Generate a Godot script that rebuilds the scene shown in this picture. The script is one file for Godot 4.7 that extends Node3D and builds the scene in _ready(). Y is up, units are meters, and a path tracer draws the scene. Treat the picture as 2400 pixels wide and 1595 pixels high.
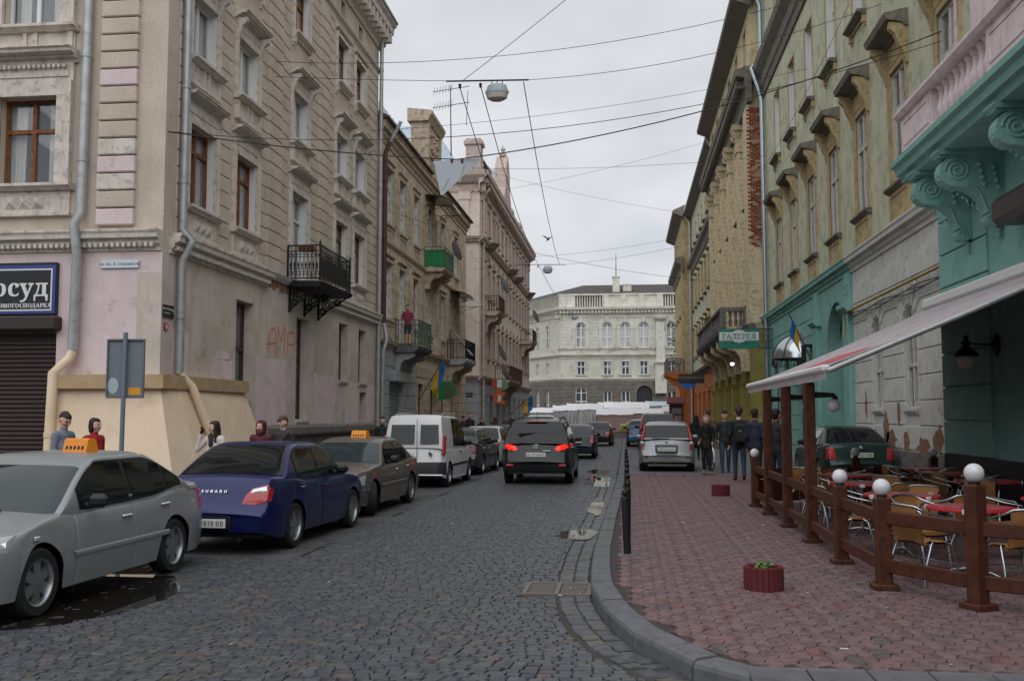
extends Node3D

# ---------------------------------------------------------------- mesh builder
class MB:
	var v := PackedVector3Array()
	var n := PackedVector3Array()
	var c := PackedColorArray()
	var col := Color(1, 1, 1)
	var usec := false
	func t3(a: Vector3, b: Vector3, d: Vector3, na: Vector3, nb: Vector3, nd: Vector3) -> void:
		v.append(a); v.append(d); v.append(b)
		n.append(na); n.append(nd); n.append(nb)
		if usec:
			c.append(col); c.append(col); c.append(col)
	func tri(a: Vector3, b: Vector3, d: Vector3) -> void:
		var m := (b - a).cross(d - a)
		if m.length_squared() < 1e-16:
			return
		m = m.normalized()
		t3(a, b, d, m, m, m)
	func quad(a: Vector3, b: Vector3, d: Vector3, e: Vector3) -> void:
		tri(a, b, d); tri(a, d, e)
	func box(p: Vector3, s: Vector3, b := Basis()) -> void:
		var x := b.x * s.x * 0.5
		var y := b.y * s.y * 0.5
		var z := b.z * s.z * 0.5
		quad(p - x - y + z, p + x - y + z, p + x + y + z, p - x + y + z)
		quad(p + x - y - z, p - x - y - z, p - x + y - z, p + x + y - z)
		quad(p + x - y + z, p + x - y - z, p + x + y - z, p + x + y + z)
		quad(p - x - y - z, p - x - y + z, p - x + y + z, p - x + y - z)
		quad(p - x + y + z, p + x + y + z, p + x + y - z, p - x + y - z)
		quad(p - x - y - z, p + x - y - z, p + x - y + z, p - x - y + z)
	func ab(x0: float, x1: float, y0: float, y1: float, z0: float, z1: float) -> void:
		box(Vector3((x0 + x1) / 2, (y0 + y1) / 2, (z0 + z1) / 2), Vector3(x1 - x0, y1 - y0, z1 - z0))
	func cbox(p: Vector3, s: Vector3, r: float, b := Basis()) -> void:   # chamfered box
		var h := s * 0.5
		r = minf(r, minf(h.x, minf(h.y, h.z)) * 0.9)
		var f := func(q: Vector3) -> Vector3: return p + b * q
		for ax in 3:
			for sg: float in [-1.0, 1.0]:
				var i := (ax + 1) % 3
				var j := (ax + 2) % 3
				var k := []
				for e in [[-1, -1], [1, -1], [1, 1], [-1, 1]]:
					var q := Vector3()
					q[ax] = h[ax] * sg
					q[i] = (h[i] - r) * e[0]
					q[j] = (h[j] - r) * e[1]
					k.append(f.call(q))
				if sg > 0:
					quad(k[0], k[1], k[2], k[3])
				else:
					quad(k[3], k[2], k[1], k[0])
		for ax in 3:
			var i := (ax + 1) % 3
			var j := (ax + 2) % 3
			for si: float in [-1.0, 1.0]:
				for sj: float in [-1.0, 1.0]:
					var q1 := Vector3(); var q2 := Vector3()
					q1[i] = h[i] * si; q1[j] = (h[j] - r) * sj
					q2[i] = (h[i] - r) * si; q2[j] = h[j] * sj
					var e := Vector3(); e[ax] = h[ax] - r
					quad(f.call(q1 + e), f.call(q1 - e), f.call(q2 - e), f.call(q2 + e))
					_fix(n.size() - 6, p)
		for sx: float in [-1.0, 1.0]:
			for sy: float in [-1.0, 1.0]:
				for sz: float in [-1.0, 1.0]:
					tri(f.call(Vector3(h.x * sx, (h.y - r) * sy, (h.z - r) * sz)), f.call(Vector3((h.x - r) * sx, h.y * sy, (h.z - r) * sz)), f.call(Vector3((h.x - r) * sx, (h.y - r) * sy, h.z * sz)))
					_fix(n.size() - 3, p)
	func _fix(from: int, centre: Vector3) -> void:   # turn faces away from a centre
		var k := from
		while k + 2 < v.size():
			if n[k].dot(v[k] - centre) < 0:
				var q := v[k + 1]
				v[k + 1] = v[k + 2]; v[k + 2] = q
				for i in 3:
					n[k + i] = -n[k + i]
			k += 3
	func grid(g: Array, loop := false, flip := false) -> void:   # rows of points, smooth
		var R := g.size()
		var K: int = g[0].size()
		var nr := []
		for i in R:
			var row := PackedVector3Array()
			for j in K:
				var a: Vector3 = g[mini(i + 1, R - 1)][j] - g[maxi(i - 1, 0)][j]
				var j1 := j + 1
				var j0 := j - 1
				if loop:
					j1 = (j + 1) % K; j0 = (j - 1 + K) % K
				else:
					j1 = mini(j1, K - 1); j0 = maxi(j0, 0)
				var b: Vector3 = g[i][j1] - g[i][j0]
				var m := b.cross(a)
				if m.length_squared() < 1e-14:
					var ii := i + 1 if i == 0 else i - 1
					m = (g[ii][j1] - g[ii][j0]).cross(a)
				if m.length_squared() < 1e-14:
					m = Vector3.UP
				m = m.normalized()
				row.append(-m if flip else m)
			nr.append(row)
		for i in R - 1:
			for j in (K if loop else K - 1):
				var k := (j + 1) % K
				var a: Vector3 = g[i][j]; var b: Vector3 = g[i][k]; var d: Vector3 = g[i + 1][k]; var e: Vector3 = g[i + 1][j]
				if flip:
					t3(a, e, d, nr[i][j], nr[i + 1][j], nr[i + 1][k]); t3(a, d, b, nr[i][j], nr[i + 1][k], nr[i][k])
				else:
					t3(a, b, d, nr[i][j], nr[i][k], nr[i + 1][k]); t3(a, d, e, nr[i][j], nr[i + 1][k], nr[i + 1][j])
	func lathe(p: Array, seg: int, o := Vector3.ZERO, b := Basis(), caps := true) -> void:   # p: [r, y] from bottom to top
		var g := []
		for q in p:
			var row := PackedVector3Array()
			for k in seg:
				var t := TAU * k / seg
				row.append(o + b * Vector3(q[0] * cos(t), q[1], -q[0] * sin(t)))
			g.append(row)
		var from := 0
		for k in range(1, p.size()):          # sharp bends start a new smooth piece
			var turn := 0.0
			if k < p.size() - 1:
				turn = absf(Vector2(p[k][0] - p[k - 1][0], p[k][1] - p[k - 1][1]).angle_to(Vector2(p[k + 1][0] - p[k][0], p[k + 1][1] - p[k][1])))
			if turn > 0.75 or k == p.size() - 1:
				grid(g.slice(from, k + 1), true)
				from = k
		for e in [0, p.size() - 1]:
			if caps and p[e][0] > 0.0005:
				var cc := o + b * Vector3(0, p[e][1], 0)
				for k in seg:
					if e == 0:
						tri(cc, g[e][(k + 1) % seg], g[e][k])
					else:
						tri(cc, g[e][k], g[e][(k + 1) % seg])
	func tube(path: Array, r: float, seg := 6, r2 := -1.0) -> void:
		if r2 < 0:
			r2 = r
		var g := []
		var up := Vector3.UP
		for i in path.size():
			var d: Vector3 = (path[mini(i + 1, path.size() - 1)] - path[maxi(i - 1, 0)]).normalized()
			if absf(d.dot(up)) > 0.98:
				up = Vector3(0.3, 0.1, 0.95).normalized()
			var s := d.cross(up).normalized()
			var w := s.cross(d).normalized()
			up = w
			var rr := lerpf(r, r2, float(i) / maxf(1, path.size() - 1))
			var row := PackedVector3Array()
			for k in seg:
				var t := TAU * k / seg
				row.append(path[i] + s * cos(t) * rr + w * sin(t) * rr)
			g.append(row)
		grid(g, true)
		for k in range(1, seg - 1):
			tri(g[0][0], g[0][k + 1], g[0][k])
			var l: int = g.size() - 1
			tri(g[l][0], g[l][k], g[l][k + 1])
	func ext(p: PackedVector2Array, z0: float, z1: float, x := Transform3D()) -> void:   # extruded outline
		var q := p.duplicate()
		if Geometry2D.is_polygon_clockwise(q):
			q.reverse()
		var id := Geometry2D.triangulate_polygon(q)
		for k in range(0, id.size(), 3):
			var a := q[id[k]]; var b := q[id[k + 1]]; var d := q[id[k + 2]]
			if (b - a).cross(d - a) < 0:
				var w := b
				b = d; d = w
			tri(x * Vector3(a.x, a.y, z1), x * Vector3(b.x, b.y, z1), x * Vector3(d.x, d.y, z1))
			tri(x * Vector3(a.x, a.y, z0), x * Vector3(d.x, d.y, z0), x * Vector3(b.x, b.y, z0))
		for k in q.size():
			var a := q[k]; var b := q[(k + 1) % q.size()]
			quad(x * Vector3(a.x, a.y, z0), x * Vector3(b.x, b.y, z0), x * Vector3(b.x, b.y, z1), x * Vector3(a.x, a.y, z1))
	func add(o: MB, x := Transform3D()) -> void:
		for k in o.v.size():
			v.append(x * o.v[k])
			n.append((x.basis * o.n[k]).normalized())
			if usec:
				c.append(o.c[k] if o.usec else col)
	func mesh() -> ArrayMesh:
		var a := []
		a.resize(Mesh.ARRAY_MAX)
		a[Mesh.ARRAY_VERTEX] = v
		a[Mesh.ARRAY_NORMAL] = n
		if usec:
			a[Mesh.ARRAY_COLOR] = c
		var m := ArrayMesh.new()
		if v.size():
			m.add_surface_from_arrays(Mesh.PRIMITIVE_TRIANGLES, a)
		return m

# ---------------------------------------------------------------- nodes
var taken := {}
var M := {}
var cache := {}
var rng := RandomNumberGenerator.new()

func numbered(s: String) -> String:
	var k: int = taken.get(s, 0)
	taken[s] = k + 1
	return s if k == 0 else "%s_%03d" % [s, k]

func tag(o: Node, label: String, category: String, group := "") -> void:
	o.set_meta("label", label)
	o.set_meta("category", category)
	if group:
		o.set_meta("group", group)

func thing(called: String, label: String, category: String, at := Vector3.ZERO, yaw := 0.0, group := "") -> Node3D:
	var o := Node3D.new()
	o.name = numbered(called)
	add_child(o)
	o.position = at
	o.rotation.y = yaw
	tag(o, label, category, group)
	return o

func part(called: String, m: Variant, mat: Material, parent: Node, x := Transform3D()) -> MeshInstance3D:
	var o := MeshInstance3D.new()
	o.name = called
	o.mesh = m.mesh() if m is MB else m
	o.material_override = mat
	parent.add_child(o, true)
	o.transform = x
	return o

func solo(called: String, m: Variant, mat: Material, label: String, category: String, at := Vector3.ZERO, yaw := 0.0, group := "") -> MeshInstance3D:
	var o := part(numbered(called), m, mat, self, Transform3D(Basis(Vector3.UP, yaw), at))
	tag(o, label, category, group)
	return o

func setting(called: String, m: Variant, mat: Material) -> MeshInstance3D:
	var o := part(called, m, mat, self)
	o.set_meta("kind", "structure")
	return o

func at(x: float, y: float, z: float) -> Transform3D:
	return Transform3D(Basis(), Vector3(x, y, z))

func dup(o: Node3D, pos: Vector3, yaw: float, label: String, group := "") -> Node3D:
	var s := String(o.name)
	if s.length() > 4 and s[-4] == "_" and s.right(3).is_valid_int():
		s = s.left(-4)
	var c := o.duplicate() as Node3D
	c.name = numbered(s)
	add_child(c)
	c.position = pos
	c.rotation = Vector3(0, yaw, 0)
	tag(c, label, o.get_meta("category"), group if group else o.get_meta("group", ""))
	return c

func text_mesh(s: String, size: float, depth := 0.01, font := "Droid Sans", bold := false) -> TextMesh:
	var t := TextMesh.new()
	var f := SystemFont.new()
	f.font_names = PackedStringArray([font])
	if bold:
		f.font_weight = 700
	t.font = f
	t.text = s
	t.font_size = 48
	t.pixel_size = size / 34.0     # size is about the height of a capital
	t.depth = depth
	t.curve_step = 2.0
	return t

# ---------------------------------------------------------------- materials
func sm(c: Color, rough := 0.8, metal := 0.0) -> StandardMaterial3D:
	var m := StandardMaterial3D.new()
	m.albedo_color = c
	m.roughness = rough
	m.metallic = metal
	return m

func nz(sd: int, freq: float, oct := 4, type := FastNoiseLite.TYPE_SIMPLEX_SMOOTH) -> FastNoiseLite:
	var f := FastNoiseLite.new()
	f.seed = sd
	f.frequency = freq
	f.noise_type = type
	f.fractal_octaves = oct
	return f

func hx(s: String) -> Color:
	return Color.html(s)

# weathered surface: two base tones, blotches of a third colour with an outline, thin streaks and specks
func grime(sd: int, a: Color, b: Color, stain: Color, amount: float, rough := 0.9, tile := 4.0, streak := 0.25, relief := 0.6, size := 384) -> StandardMaterial3D:
	var n1 := nz(sd, 3.0 / size).get_seamless_image(size, size).get_data()
	var n2 := nz(sd + 1, 6.0 / size, 5).get_seamless_image(size, size).get_data()
	var n3 := nz(sd + 2, 60.0 / size, 3).get_seamless_image(size, size).get_data()
	var n4 := nz(sd + 3, 14.0 / size, 3).get_seamless_image(size, size).get_data()
	var px := PackedByteArray()
	px.resize(size * size * 3)
	var hp := PackedByteArray()
	hp.resize(size * size)
	var k := 0
	var thr := 1.0 - amount * 0.8
	for y in size:
		var ys := (y / 7) * size
		for x in size:
			var i := y * size + x
			var f := n3[i] / 255.0
			var t := clampf(n1[i] / 255.0 * 1.6 - 0.3, 0, 1)
			var s := smoothstep(thr - 0.07, thr + 0.07, n2[i] / 255.0 + (f - 0.5) * 0.22)
			var q := n4[(ys + x) % (size * size)] / 255.0
			var st := smoothstep(0.55, 0.85, q) * streak
			var w := maxf(s * 0.62, st * 0.8)
			var g := 0.955 + 0.09 * f
			px[k] = clampi(int(lerpf(lerpf(a.r, b.r, t), stain.r, w) * g * 255.0), 0, 255)
			px[k + 1] = clampi(int(lerpf(lerpf(a.g, b.g, t), stain.g, w) * g * 255.0), 0, 255)
			px[k + 2] = clampi(int(lerpf(lerpf(a.b, b.b, t), stain.b, w) * g * 255.0), 0, 255)
			hp[i] = clampi(int(f * 60 + n2[i] * 0.5 - s * 50 + 20), 0, 255)
			k += 3
	var m := StandardMaterial3D.new()
	m.albedo_texture = ImageTexture.create_from_image(Image.create_from_data(size, size, false, Image.FORMAT_RGB8, px))
	m.roughness = rough
	m.metallic_specular = 0.35
	m.uv1_triplanar = true
	m.uv1_world_triplanar = true
	m.uv1_scale = Vector3.ONE / tile
	if relief > 0:
		m.heightmap_enabled = true
		m.heightmap_scale = relief * 0.25
		m.heightmap_texture = ImageTexture.create_from_image(Image.create_from_data(size, size, false, Image.FORMAT_L8, hp))
	return m

func like(m: StandardMaterial3D, tint: Color) -> StandardMaterial3D:
	var c := m.duplicate() as StandardMaterial3D
	c.albedo_color = tint
	return c
# ---------------------------------------------------------------- facades: local x along the wall, y up, z outwards
const ALONG := Basis(Vector3(0, 0, 1), Vector3(0, 1, 0), Vector3(-1, 0, 0))

func mould(mb: MB, u0: float, u1: float, prof: Array) -> void:   # prof: [out, y] outline swept along x
	var p := PackedVector2Array()
	for q in prof:
		p.append(Vector2(q[0], q[1]))
	mb.ext(p, -u1, -u0, Transform3D(ALONG, Vector3.ZERO))

func cornice_profile(y0: float, y1: float, out: float) -> Array:
	var h := y1 - y0
	return [[-0.02, y0], [out * 0.15, y0], [out * 0.18, y0 + h * 0.2], [out * 0.42, y0 + h * 0.32], [out * 0.45, y0 + h * 0.5], [out * 0.85, y0 + h * 0.58], [out * 0.88, y0 + h * 0.78], [out, y0 + h * 0.9], [out, y1], [-0.02, y1]]

func wall_mesh(U: float, V0: float, V1: float, ops: Array, depth := 0.32) -> MB:
	var mb := MB.new()
	var us := [0.0, U]
	var vs := [V0, V1]
	for o in ops:
		us.append_array([o[0], o[1]])
		vs.append_array([o[2], o[3]])
		if o.size() > 4:
			vs.append(o[3] - (o[1] - o[0]) / 2)
	us.sort(); vs.sort()
	for j in vs.size() - 1:
		if vs[j + 1] - vs[j] < 0.001:
			continue
		var from := -1.0
		for i in us.size() - 1:
			if us[i + 1] - us[i] < 0.0001:
				continue
			var cu: float = (us[i] + us[i + 1]) / 2
			var cv: float = (vs[j] + vs[j + 1]) / 2
			var hole := false
			for o in ops:
				if cu > o[0] and cu < o[1] and cv > o[2] and cv < o[3]:
					hole = true
					break
			if not hole and from < 0:
				from = us[i]
			if from >= 0 and (hole or i == us.size() - 2 or us[i + 1] >= U - 0.0001):
				var to: float = us[i] if hole else us[i + 1]
				mb.quad(Vector3(from, vs[j], 0), Vector3(to, vs[j], 0), Vector3(to, vs[j + 1], 0), Vector3(from, vs[j + 1], 0))
				from = -1.0
	for o in ops:
		var a := Vector3(o[0], o[2], 0)
		var top: float = o[3]
		var d := Vector3(0, 0, -depth)
		if o.size() > 4:
			var r: float = (o[1] - o[0]) / 2
			var cx: float = (o[0] + o[1]) / 2
			top = o[3] - r
			var N := 14
			for k in N:
				var t0 := PI - PI * k / N
				var t1 := PI - PI * (k + 1) / N
				var p := Vector3(cx + r * cos(t0), top + r * sin(t0), 0)
				var q := Vector3(cx + r * cos(t1), top + r * sin(t1), 0)
				mb.quad(p, q, Vector3(q.x, o[3], 0), Vector3(p.x, o[3], 0))
				mb.quad(p + d, q + d, q, p)
		else:
			mb.quad(Vector3(o[0], top, 0), Vector3(o[0], top, 0) + d, Vector3(o[1], top, 0) + d, Vector3(o[1], top, 0))
		var b := Vector3(o[1], o[2], 0)
		var at_ := Vector3(o[0], top, 0)
		var bt := Vector3(o[1], top, 0)
		mb.quad(a + d, a, at_, at_ + d)
		mb.quad(b, b + d, bt + d, bt)
		mb.quad(a, b, b + d, a + d)
	return mb

func shell(parent: Node, U: float, H: float, D: float, mat: Material, roof: Material, h0 := 0.0, near_end := true) -> void:
	var mb := MB.new()
	if near_end:
		mb.quad(Vector3(0, h0, -D), Vector3(0, h0, 0), Vector3(0, H, 0), Vector3(0, H, -D))
	mb.quad(Vector3(U, h0, 0), Vector3(U, h0, -D), Vector3(U, H, -D), Vector3(U, H, 0))
	mb.quad(Vector3(U, h0, -D), Vector3(0, h0, -D), Vector3(0, H, -D), Vector3(U, H, -D))
	part("wall", mb, mat, parent)
	var r := MB.new()
	r.quad(Vector3(0, H, 0), Vector3(U, H, 0), Vector3(U, H + 1.6, -D * 0.5), Vector3(0, H + 1.6, -D * 0.5))
	r.quad(Vector3(U, H, -D), Vector3(0, H, -D), Vector3(0, H + 1.6, -D * 0.5), Vector3(U, H + 1.6, -D * 0.5))
	r.tri(Vector3(0, H, -D), Vector3(0, H, 0), Vector3(0, H + 1.6, -D * 0.5))
	r.tri(Vector3(U, H, 0), Vector3(U, H, -D), Vector3(U, H + 1.6, -D * 0.5))
	part("roof", r, roof, parent)

func courses(wall: Node, u0: float, u1: float, v0: float, v1: float, pitch: float, proud: float, ops: Array, margin: float, mats: Array, gap := 0.028, split := 0.0) -> void:
	var v := v0
	var row := 0
	while v + pitch * 0.6 < v1:
		var t := minf(v + pitch - gap, v1)
		var cuts := []
		for o in ops:
			if o[3] + margin * 0.6 > v and o[2] - margin * 0.6 < t:
				cuts.append([o[0] - margin, o[1] + margin])
		cuts.sort_custom(func(p, q): return p[0] < q[0])
		var spans := []
		var s := u0
		for q in cuts:
			if q[0] - s > 0.12:
				spans.append([s, q[0]])
			s = maxf(s, q[1])
		if u1 - s > 0.12:
			spans.append([s, u1])
		for q in spans:
			var a: float = q[0]
			while a < q[1] - 0.1:
				var b: float = q[1]
				if split > 0:
					b = minf(q[1], a + split * rng.randf_range(0.8, 1.25))
					if q[1] - b < split * 0.4:
						b = q[1]
				var w := snappedf(b - a - (0.02 if split > 0 else 0.0), 0.01)
				var key := "course%.2f_%.3f_%.3f" % [w, t - v, proud]
				if not cache.has(key):
					var mb := MB.new()
					mb.cbox(Vector3(0, 0, 0), Vector3(w, t - v, proud * 2), minf(0.012, proud * 0.5))
					cache[key] = mb.mesh()
				part("block" if split > 0 else "course", cache[key], mats[rng.randi() % mats.size()], wall, at((a + b) / 2, (v + t) / 2, 0))
				a = b
		v += pitch
		row += 1

func frame_mesh(w: float, h: float, cols: int, tr: float, arch: bool, bar := 0.06) -> ArrayMesh:
	var key := "frame%.2f_%.2f_%d_%.2f_%s_%.2f" % [w, h, cols, tr, arch, bar]
	if cache.has(key):
		return cache[key]
	var mb := MB.new()
	var hs := h - w / 2 if arch else h
	var d := 0.07
	mb.ab(-w / 2, -w / 2 + bar, 0, hs, -d, 0)
	mb.ab(w / 2 - bar, w / 2, 0, hs, -d, 0)
	mb.ab(-w / 2 + bar, w / 2 - bar, 0, bar, -d, -0.002)
	if arch:
		var N := 12
		for k in N:
			var t0 := PI * k / N
			var t1 := PI * (k + 1) / N
			var p := PackedVector2Array([Vector2(cos(t0), sin(t0)) * w / 2, Vector2(cos(t1), sin(t1)) * w / 2, Vector2(cos(t1), sin(t1)) * (w / 2 - bar), Vector2(cos(t0), sin(t0)) * (w / 2 - bar)])
			mb.ext(p, -d, 0, at(0, hs, 0))
		mb.ab(-w / 2 + bar, w / 2 - bar, hs - bar / 2, hs + bar / 2, -d, -0.003)
	else:
		mb.ab(-w / 2 + bar, w / 2 - bar, h - bar, h, -d, -0.002)
	if tr > 0:
		mb.ab(-w / 2 + bar, w / 2 - bar, h * tr - bar * 0.7, h * tr + bar * 0.7, -d, 0.012)
	for k in range(1, cols):
		var x := -w / 2 + w * k / cols
		mb.ab(x - bar * 0.75, x + bar * 0.75, bar, (h - bar * 1.2) if not arch else h - bar, -d, 0.006)
	cache[key] = mb.mesh()
	return cache[key]

func boxm(w: float, h: float, d: float) -> ArrayMesh:
	var key := "box%.3f_%.3f_%.3f" % [w, h, d]
	if not cache.has(key):
		var mb := MB.new()
		mb.box(Vector3.ZERO, Vector3(w, h, d))
		cache[key] = mb.mesh()
	return cache[key]

# a window in an opening of width w and height h whose sill is at (u, v)
func win(parent: Node, u: float, v: float, w: float, h: float, o := {}) -> MeshInstance3D:
	var back: float = o.get("back", 0.16)
	var cols: int = o.get("cols", 2)
	var tr: float = o.get("tr", 0.66)
	var arch: bool = o.get("arch", false)
	var bar: float = o.get("bar", 0.06)
	var f := part("window", frame_mesh(w, h, cols, tr, arch, bar), o.get("fm", M.white_paint), parent, at(u, v, -back))
	var hs := h - w / 2 if arch else h
	var rows := []
	if tr > 0:
		rows = [[bar, hs * 1.0 * tr if not arch else h * tr], [h * tr, hs]] if h * tr < hs - 0.1 else [[bar, hs]]
	else:
		rows = [[bar, hs]]
	for r in rows:
		for k in cols:
			var pw := w / cols - bar * 1.2
			var ph: float = r[1] - r[0] - bar * 0.8
			var x := -w / 2 + w * (k + 0.5) / cols
			var b := Basis.from_euler(Vector3(rng.randf_range(-0.012, 0.012), rng.randf_range(-0.015, 0.015), 0))
			part("pane", boxm(snappedf(pw, 0.01), snappedf(ph, 0.01), 0.006), M.glass, f, Transform3D(b, Vector3(x, (r[0] + r[1]) / 2, -0.045)))
	if arch:
		var key := "half%.2f" % w
		if not cache.has(key):
			var p := PackedVector2Array()
			for k in 13:
				p.append(Vector2(cos(PI * k / 12), sin(PI * k / 12)) * (w / 2 - bar * 0.6))
			var mb := MB.new()
			mb.ext(p, -0.003, 0.003)
			cache[key] = mb.mesh()
		part("pane", cache[key], M.glass, f, at(0, hs, -0.045))
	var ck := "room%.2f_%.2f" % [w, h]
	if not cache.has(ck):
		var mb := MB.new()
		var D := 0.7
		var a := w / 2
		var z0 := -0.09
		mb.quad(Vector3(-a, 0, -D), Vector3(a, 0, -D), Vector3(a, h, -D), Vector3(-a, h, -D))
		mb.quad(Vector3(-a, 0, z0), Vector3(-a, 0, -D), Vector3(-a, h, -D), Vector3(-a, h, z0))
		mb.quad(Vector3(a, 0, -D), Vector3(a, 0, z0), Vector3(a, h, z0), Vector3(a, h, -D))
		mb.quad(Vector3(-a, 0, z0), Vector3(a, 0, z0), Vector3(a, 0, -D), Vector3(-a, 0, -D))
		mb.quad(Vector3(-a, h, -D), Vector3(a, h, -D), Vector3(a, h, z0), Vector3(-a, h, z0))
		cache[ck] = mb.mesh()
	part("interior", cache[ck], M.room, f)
	if o.has("jamb"):
		for sg: float in [1.0, -1.0]:
			part("jamb", boxm(0.012, snappedf(h, 0.01), snappedf(back - 0.004, 0.001)), o.jamb, f, at(sg * (w / 2 - 0.006), h / 2, back / 2))
	var cu: int = o.get("curt", 0)
	if cu > 0:
		var mb := MB.new()
		var sides := [[-w / 2 + 0.04, -w / 2 + w * 0.3], [w / 2 - w * 0.3, w / 2 - 0.04]] if cu == 1 else [[-w / 2 + 0.04, w / 2 - 0.04]]
		for s in sides:
			var g := []
			for r in [0.05, h - 0.05 if not arch else hs]:
				var row := PackedVector3Array()
				var N := 14
				for k in N + 1:
					row.append(Vector3(lerpf(s[0], s[1], float(k) / N), r, -0.16 + 0.02 * sin(k * 1.9 + r)))
				g.append(row)
			mb.grid(g)
		part("curtain", mb, M.curtain, f)
	if o.get("sill", 0.0) > 0:
		var sw: float = w + 2 * o.get("sillw", 0.15)
		var key := "sill%.2f_%.2f" % [sw, o.sill]
		if not cache.has(key):
			var mb := MB.new()
			mould(mb, -sw / 2, sw / 2, [[-0.3, -0.02], [-0.3, 0.03], [o.sill, 0.0], [o.sill, -0.06], [o.sill * 0.7, -0.09], [o.sill * 0.5, -0.13], [-0.02, -0.13]])
			cache[key] = mb.mesh()
		part("sill", cache[key], o.get("sm", M.trim), f, at(0, 0, back))
	return f

# trim around a window, on the wall plane: architrave, hood, apron
func surround(f: Node3D, w: float, h: float, back: float, o := {}) -> void:
	var s: float = o.get("s", 0.16)
	var d: float = o.get("d", 0.05)
	var hood: float = o.get("hood", 0.0)       # how far the hood stands out
	var hy: float = o.get("hy", 0.3)           # height of the frieze
	var key := "sur" + str([snappedf(w, 0.01), snappedf(h, 0.01), o])
	if not cache.has(key):
		var mb := MB.new()
		mb.ab(-w / 2 - s, -w / 2, 0, h, -0.02, d)
		mb.ab(w / 2, w / 2 + s, 0, h, -0.02, d)
		mb.ab(-w / 2 - s * 1.0, w / 2 + s * 1.0, h, h + s, -0.02, d * 1.06)
		mb.ab(-w / 2 - s * 1.15, -w / 2 - s * 0.85, 0, h + s, -0.02, d * 1.5)
		mb.ab(w / 2 + s * 0.85, w / 2 + s * 1.15, 0, h + s, -0.02, d * 1.5)
		if hood > 0:
			var y := h + s
			var W := w / 2 + s * 1.15
			if hy > 0.05:
				mb.ab(-W, W, y, y + hy, -0.02, d * 0.7)
				mb.ab(-W + 0.1, W - 0.1, y + hy * 0.25, y + hy * 0.75, -0.02, d * 0.95)
			mould(mb, -W - 0.08, W + 0.08, cornice_profile(y + hy, y + hy + o.get("hh", 0.18), hood))
			if o.get("br", false):
				for q: float in [-1.0, 1.0]:
					var p := PackedVector2Array([Vector2(0, y + hy), Vector2(hood * 0.85, y + hy), Vector2(hood * 0.8, y + hy - 0.1), Vector2(hood * 0.45, y + hy - 0.2), Vector2(hood * 0.3, y + hy - 0.38), Vector2(0.05, y + hy - 0.5), Vector2(0, y + hy - 0.5)])
					mb.ext(p, -(q * (W - 0.07)) - 0.06, -(q * (W - 0.07)) + 0.06, Transform3D(ALONG, Vector3.ZERO))
		cache[key] = mb.mesh()
	part("surround", cache[key], o.get("m", M.trim), f, at(0, 0, back))

func apron(f: Node3D, w: float, back: float, hgt: float, kind: int, m: Material) -> void:   # panel below a window
	var key := "apron%.2f_%.2f_%d" % [w, hgt, kind]
	if not cache.has(key):
		var mb := MB.new()
		var a := w / 2 + 0.14
		mb.ab(-a, a, -hgt, -0.131, -0.02, 0.05)
		if kind == 1:      # three little pyramids
			mb.ab(-a - 0.03, a + 0.03, -hgt - 0.06, -hgt, -0.02, 0.12)
			for k in 3:
				var c := Vector3(-0.3 + 0.3 * k, -hgt * 0.5 - 0.07, 0.05)
				var q := [c + Vector3(-0.14, -0.14, 0.002), c + Vector3(0.14, -0.14, 0.002), c + Vector3(0.14, 0.14, 0.002), c + Vector3(-0.14, 0.14, 0.002)]
				for i in 4:
					mb.tri(q[i], q[(i + 1) % 4], c + Vector3(0, 0, 0.09))
		elif kind == 2:    # balusters in panels
			for x: float in [-a + 0.08, -0.12, 0.12, a - 0.08]:
				mb.ab(x - 0.05, x + 0.05, -hgt + 0.04, -0.14, 0.045, 0.1)
			mb.ab(-a, a, -hgt - 0.05, -hgt + 0.04, -0.02, 0.11)
		elif kind == 3:    # framed panel
			for q in [[-a, a, -0.24, -0.14], [-a, a, -hgt, -hgt + 0.09], [-a, -a + 0.09, -hgt + 0.09, -0.24], [a - 0.09, a, -hgt + 0.09, -0.24]]:
				mb.ab(q[0], q[1], q[2], q[3], 0.045, 0.075)
		else:              # two small brackets under the sill
			mb = MB.new()
			for x: float in [-a + 0.02, a - 0.02]:
				mb.ab(x - 0.06, x + 0.06, -0.36, -0.131, -0.02, 0.11)
				mb.ab(x - 0.04, x + 0.04, -0.44, -0.36, -0.02, 0.06)
			mb.ab(-a + 0.08, a - 0.08, -0.2, -0.131, -0.02, 0.07)
		cache[key] = mb.mesh()
	part("apron", cache[key], m, f, at(0, 0, back))

func pipe(parent: Node, pts: Array, r: float, m: Material, called := "downpipe") -> MeshInstance3D:
	var mb := MB.new()
	mb.tube(pts, r, 10)
	for k in pts.size() - 1:
		var L: float = pts[k].distance_to(pts[k + 1])
		if L < 1.5:
			continue
		var N := int(L / 2.0)
		for i in range(1, N + 1):
			var c: Vector3 = pts[k].lerp(pts[k + 1], (i - 0.5) / N)
			mb.lathe([[r, -0.05], [r + 0.014, -0.045], [r + 0.014, 0.045], [r, 0.05]], 10, c)
	return part(called, mb, m, parent)

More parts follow.
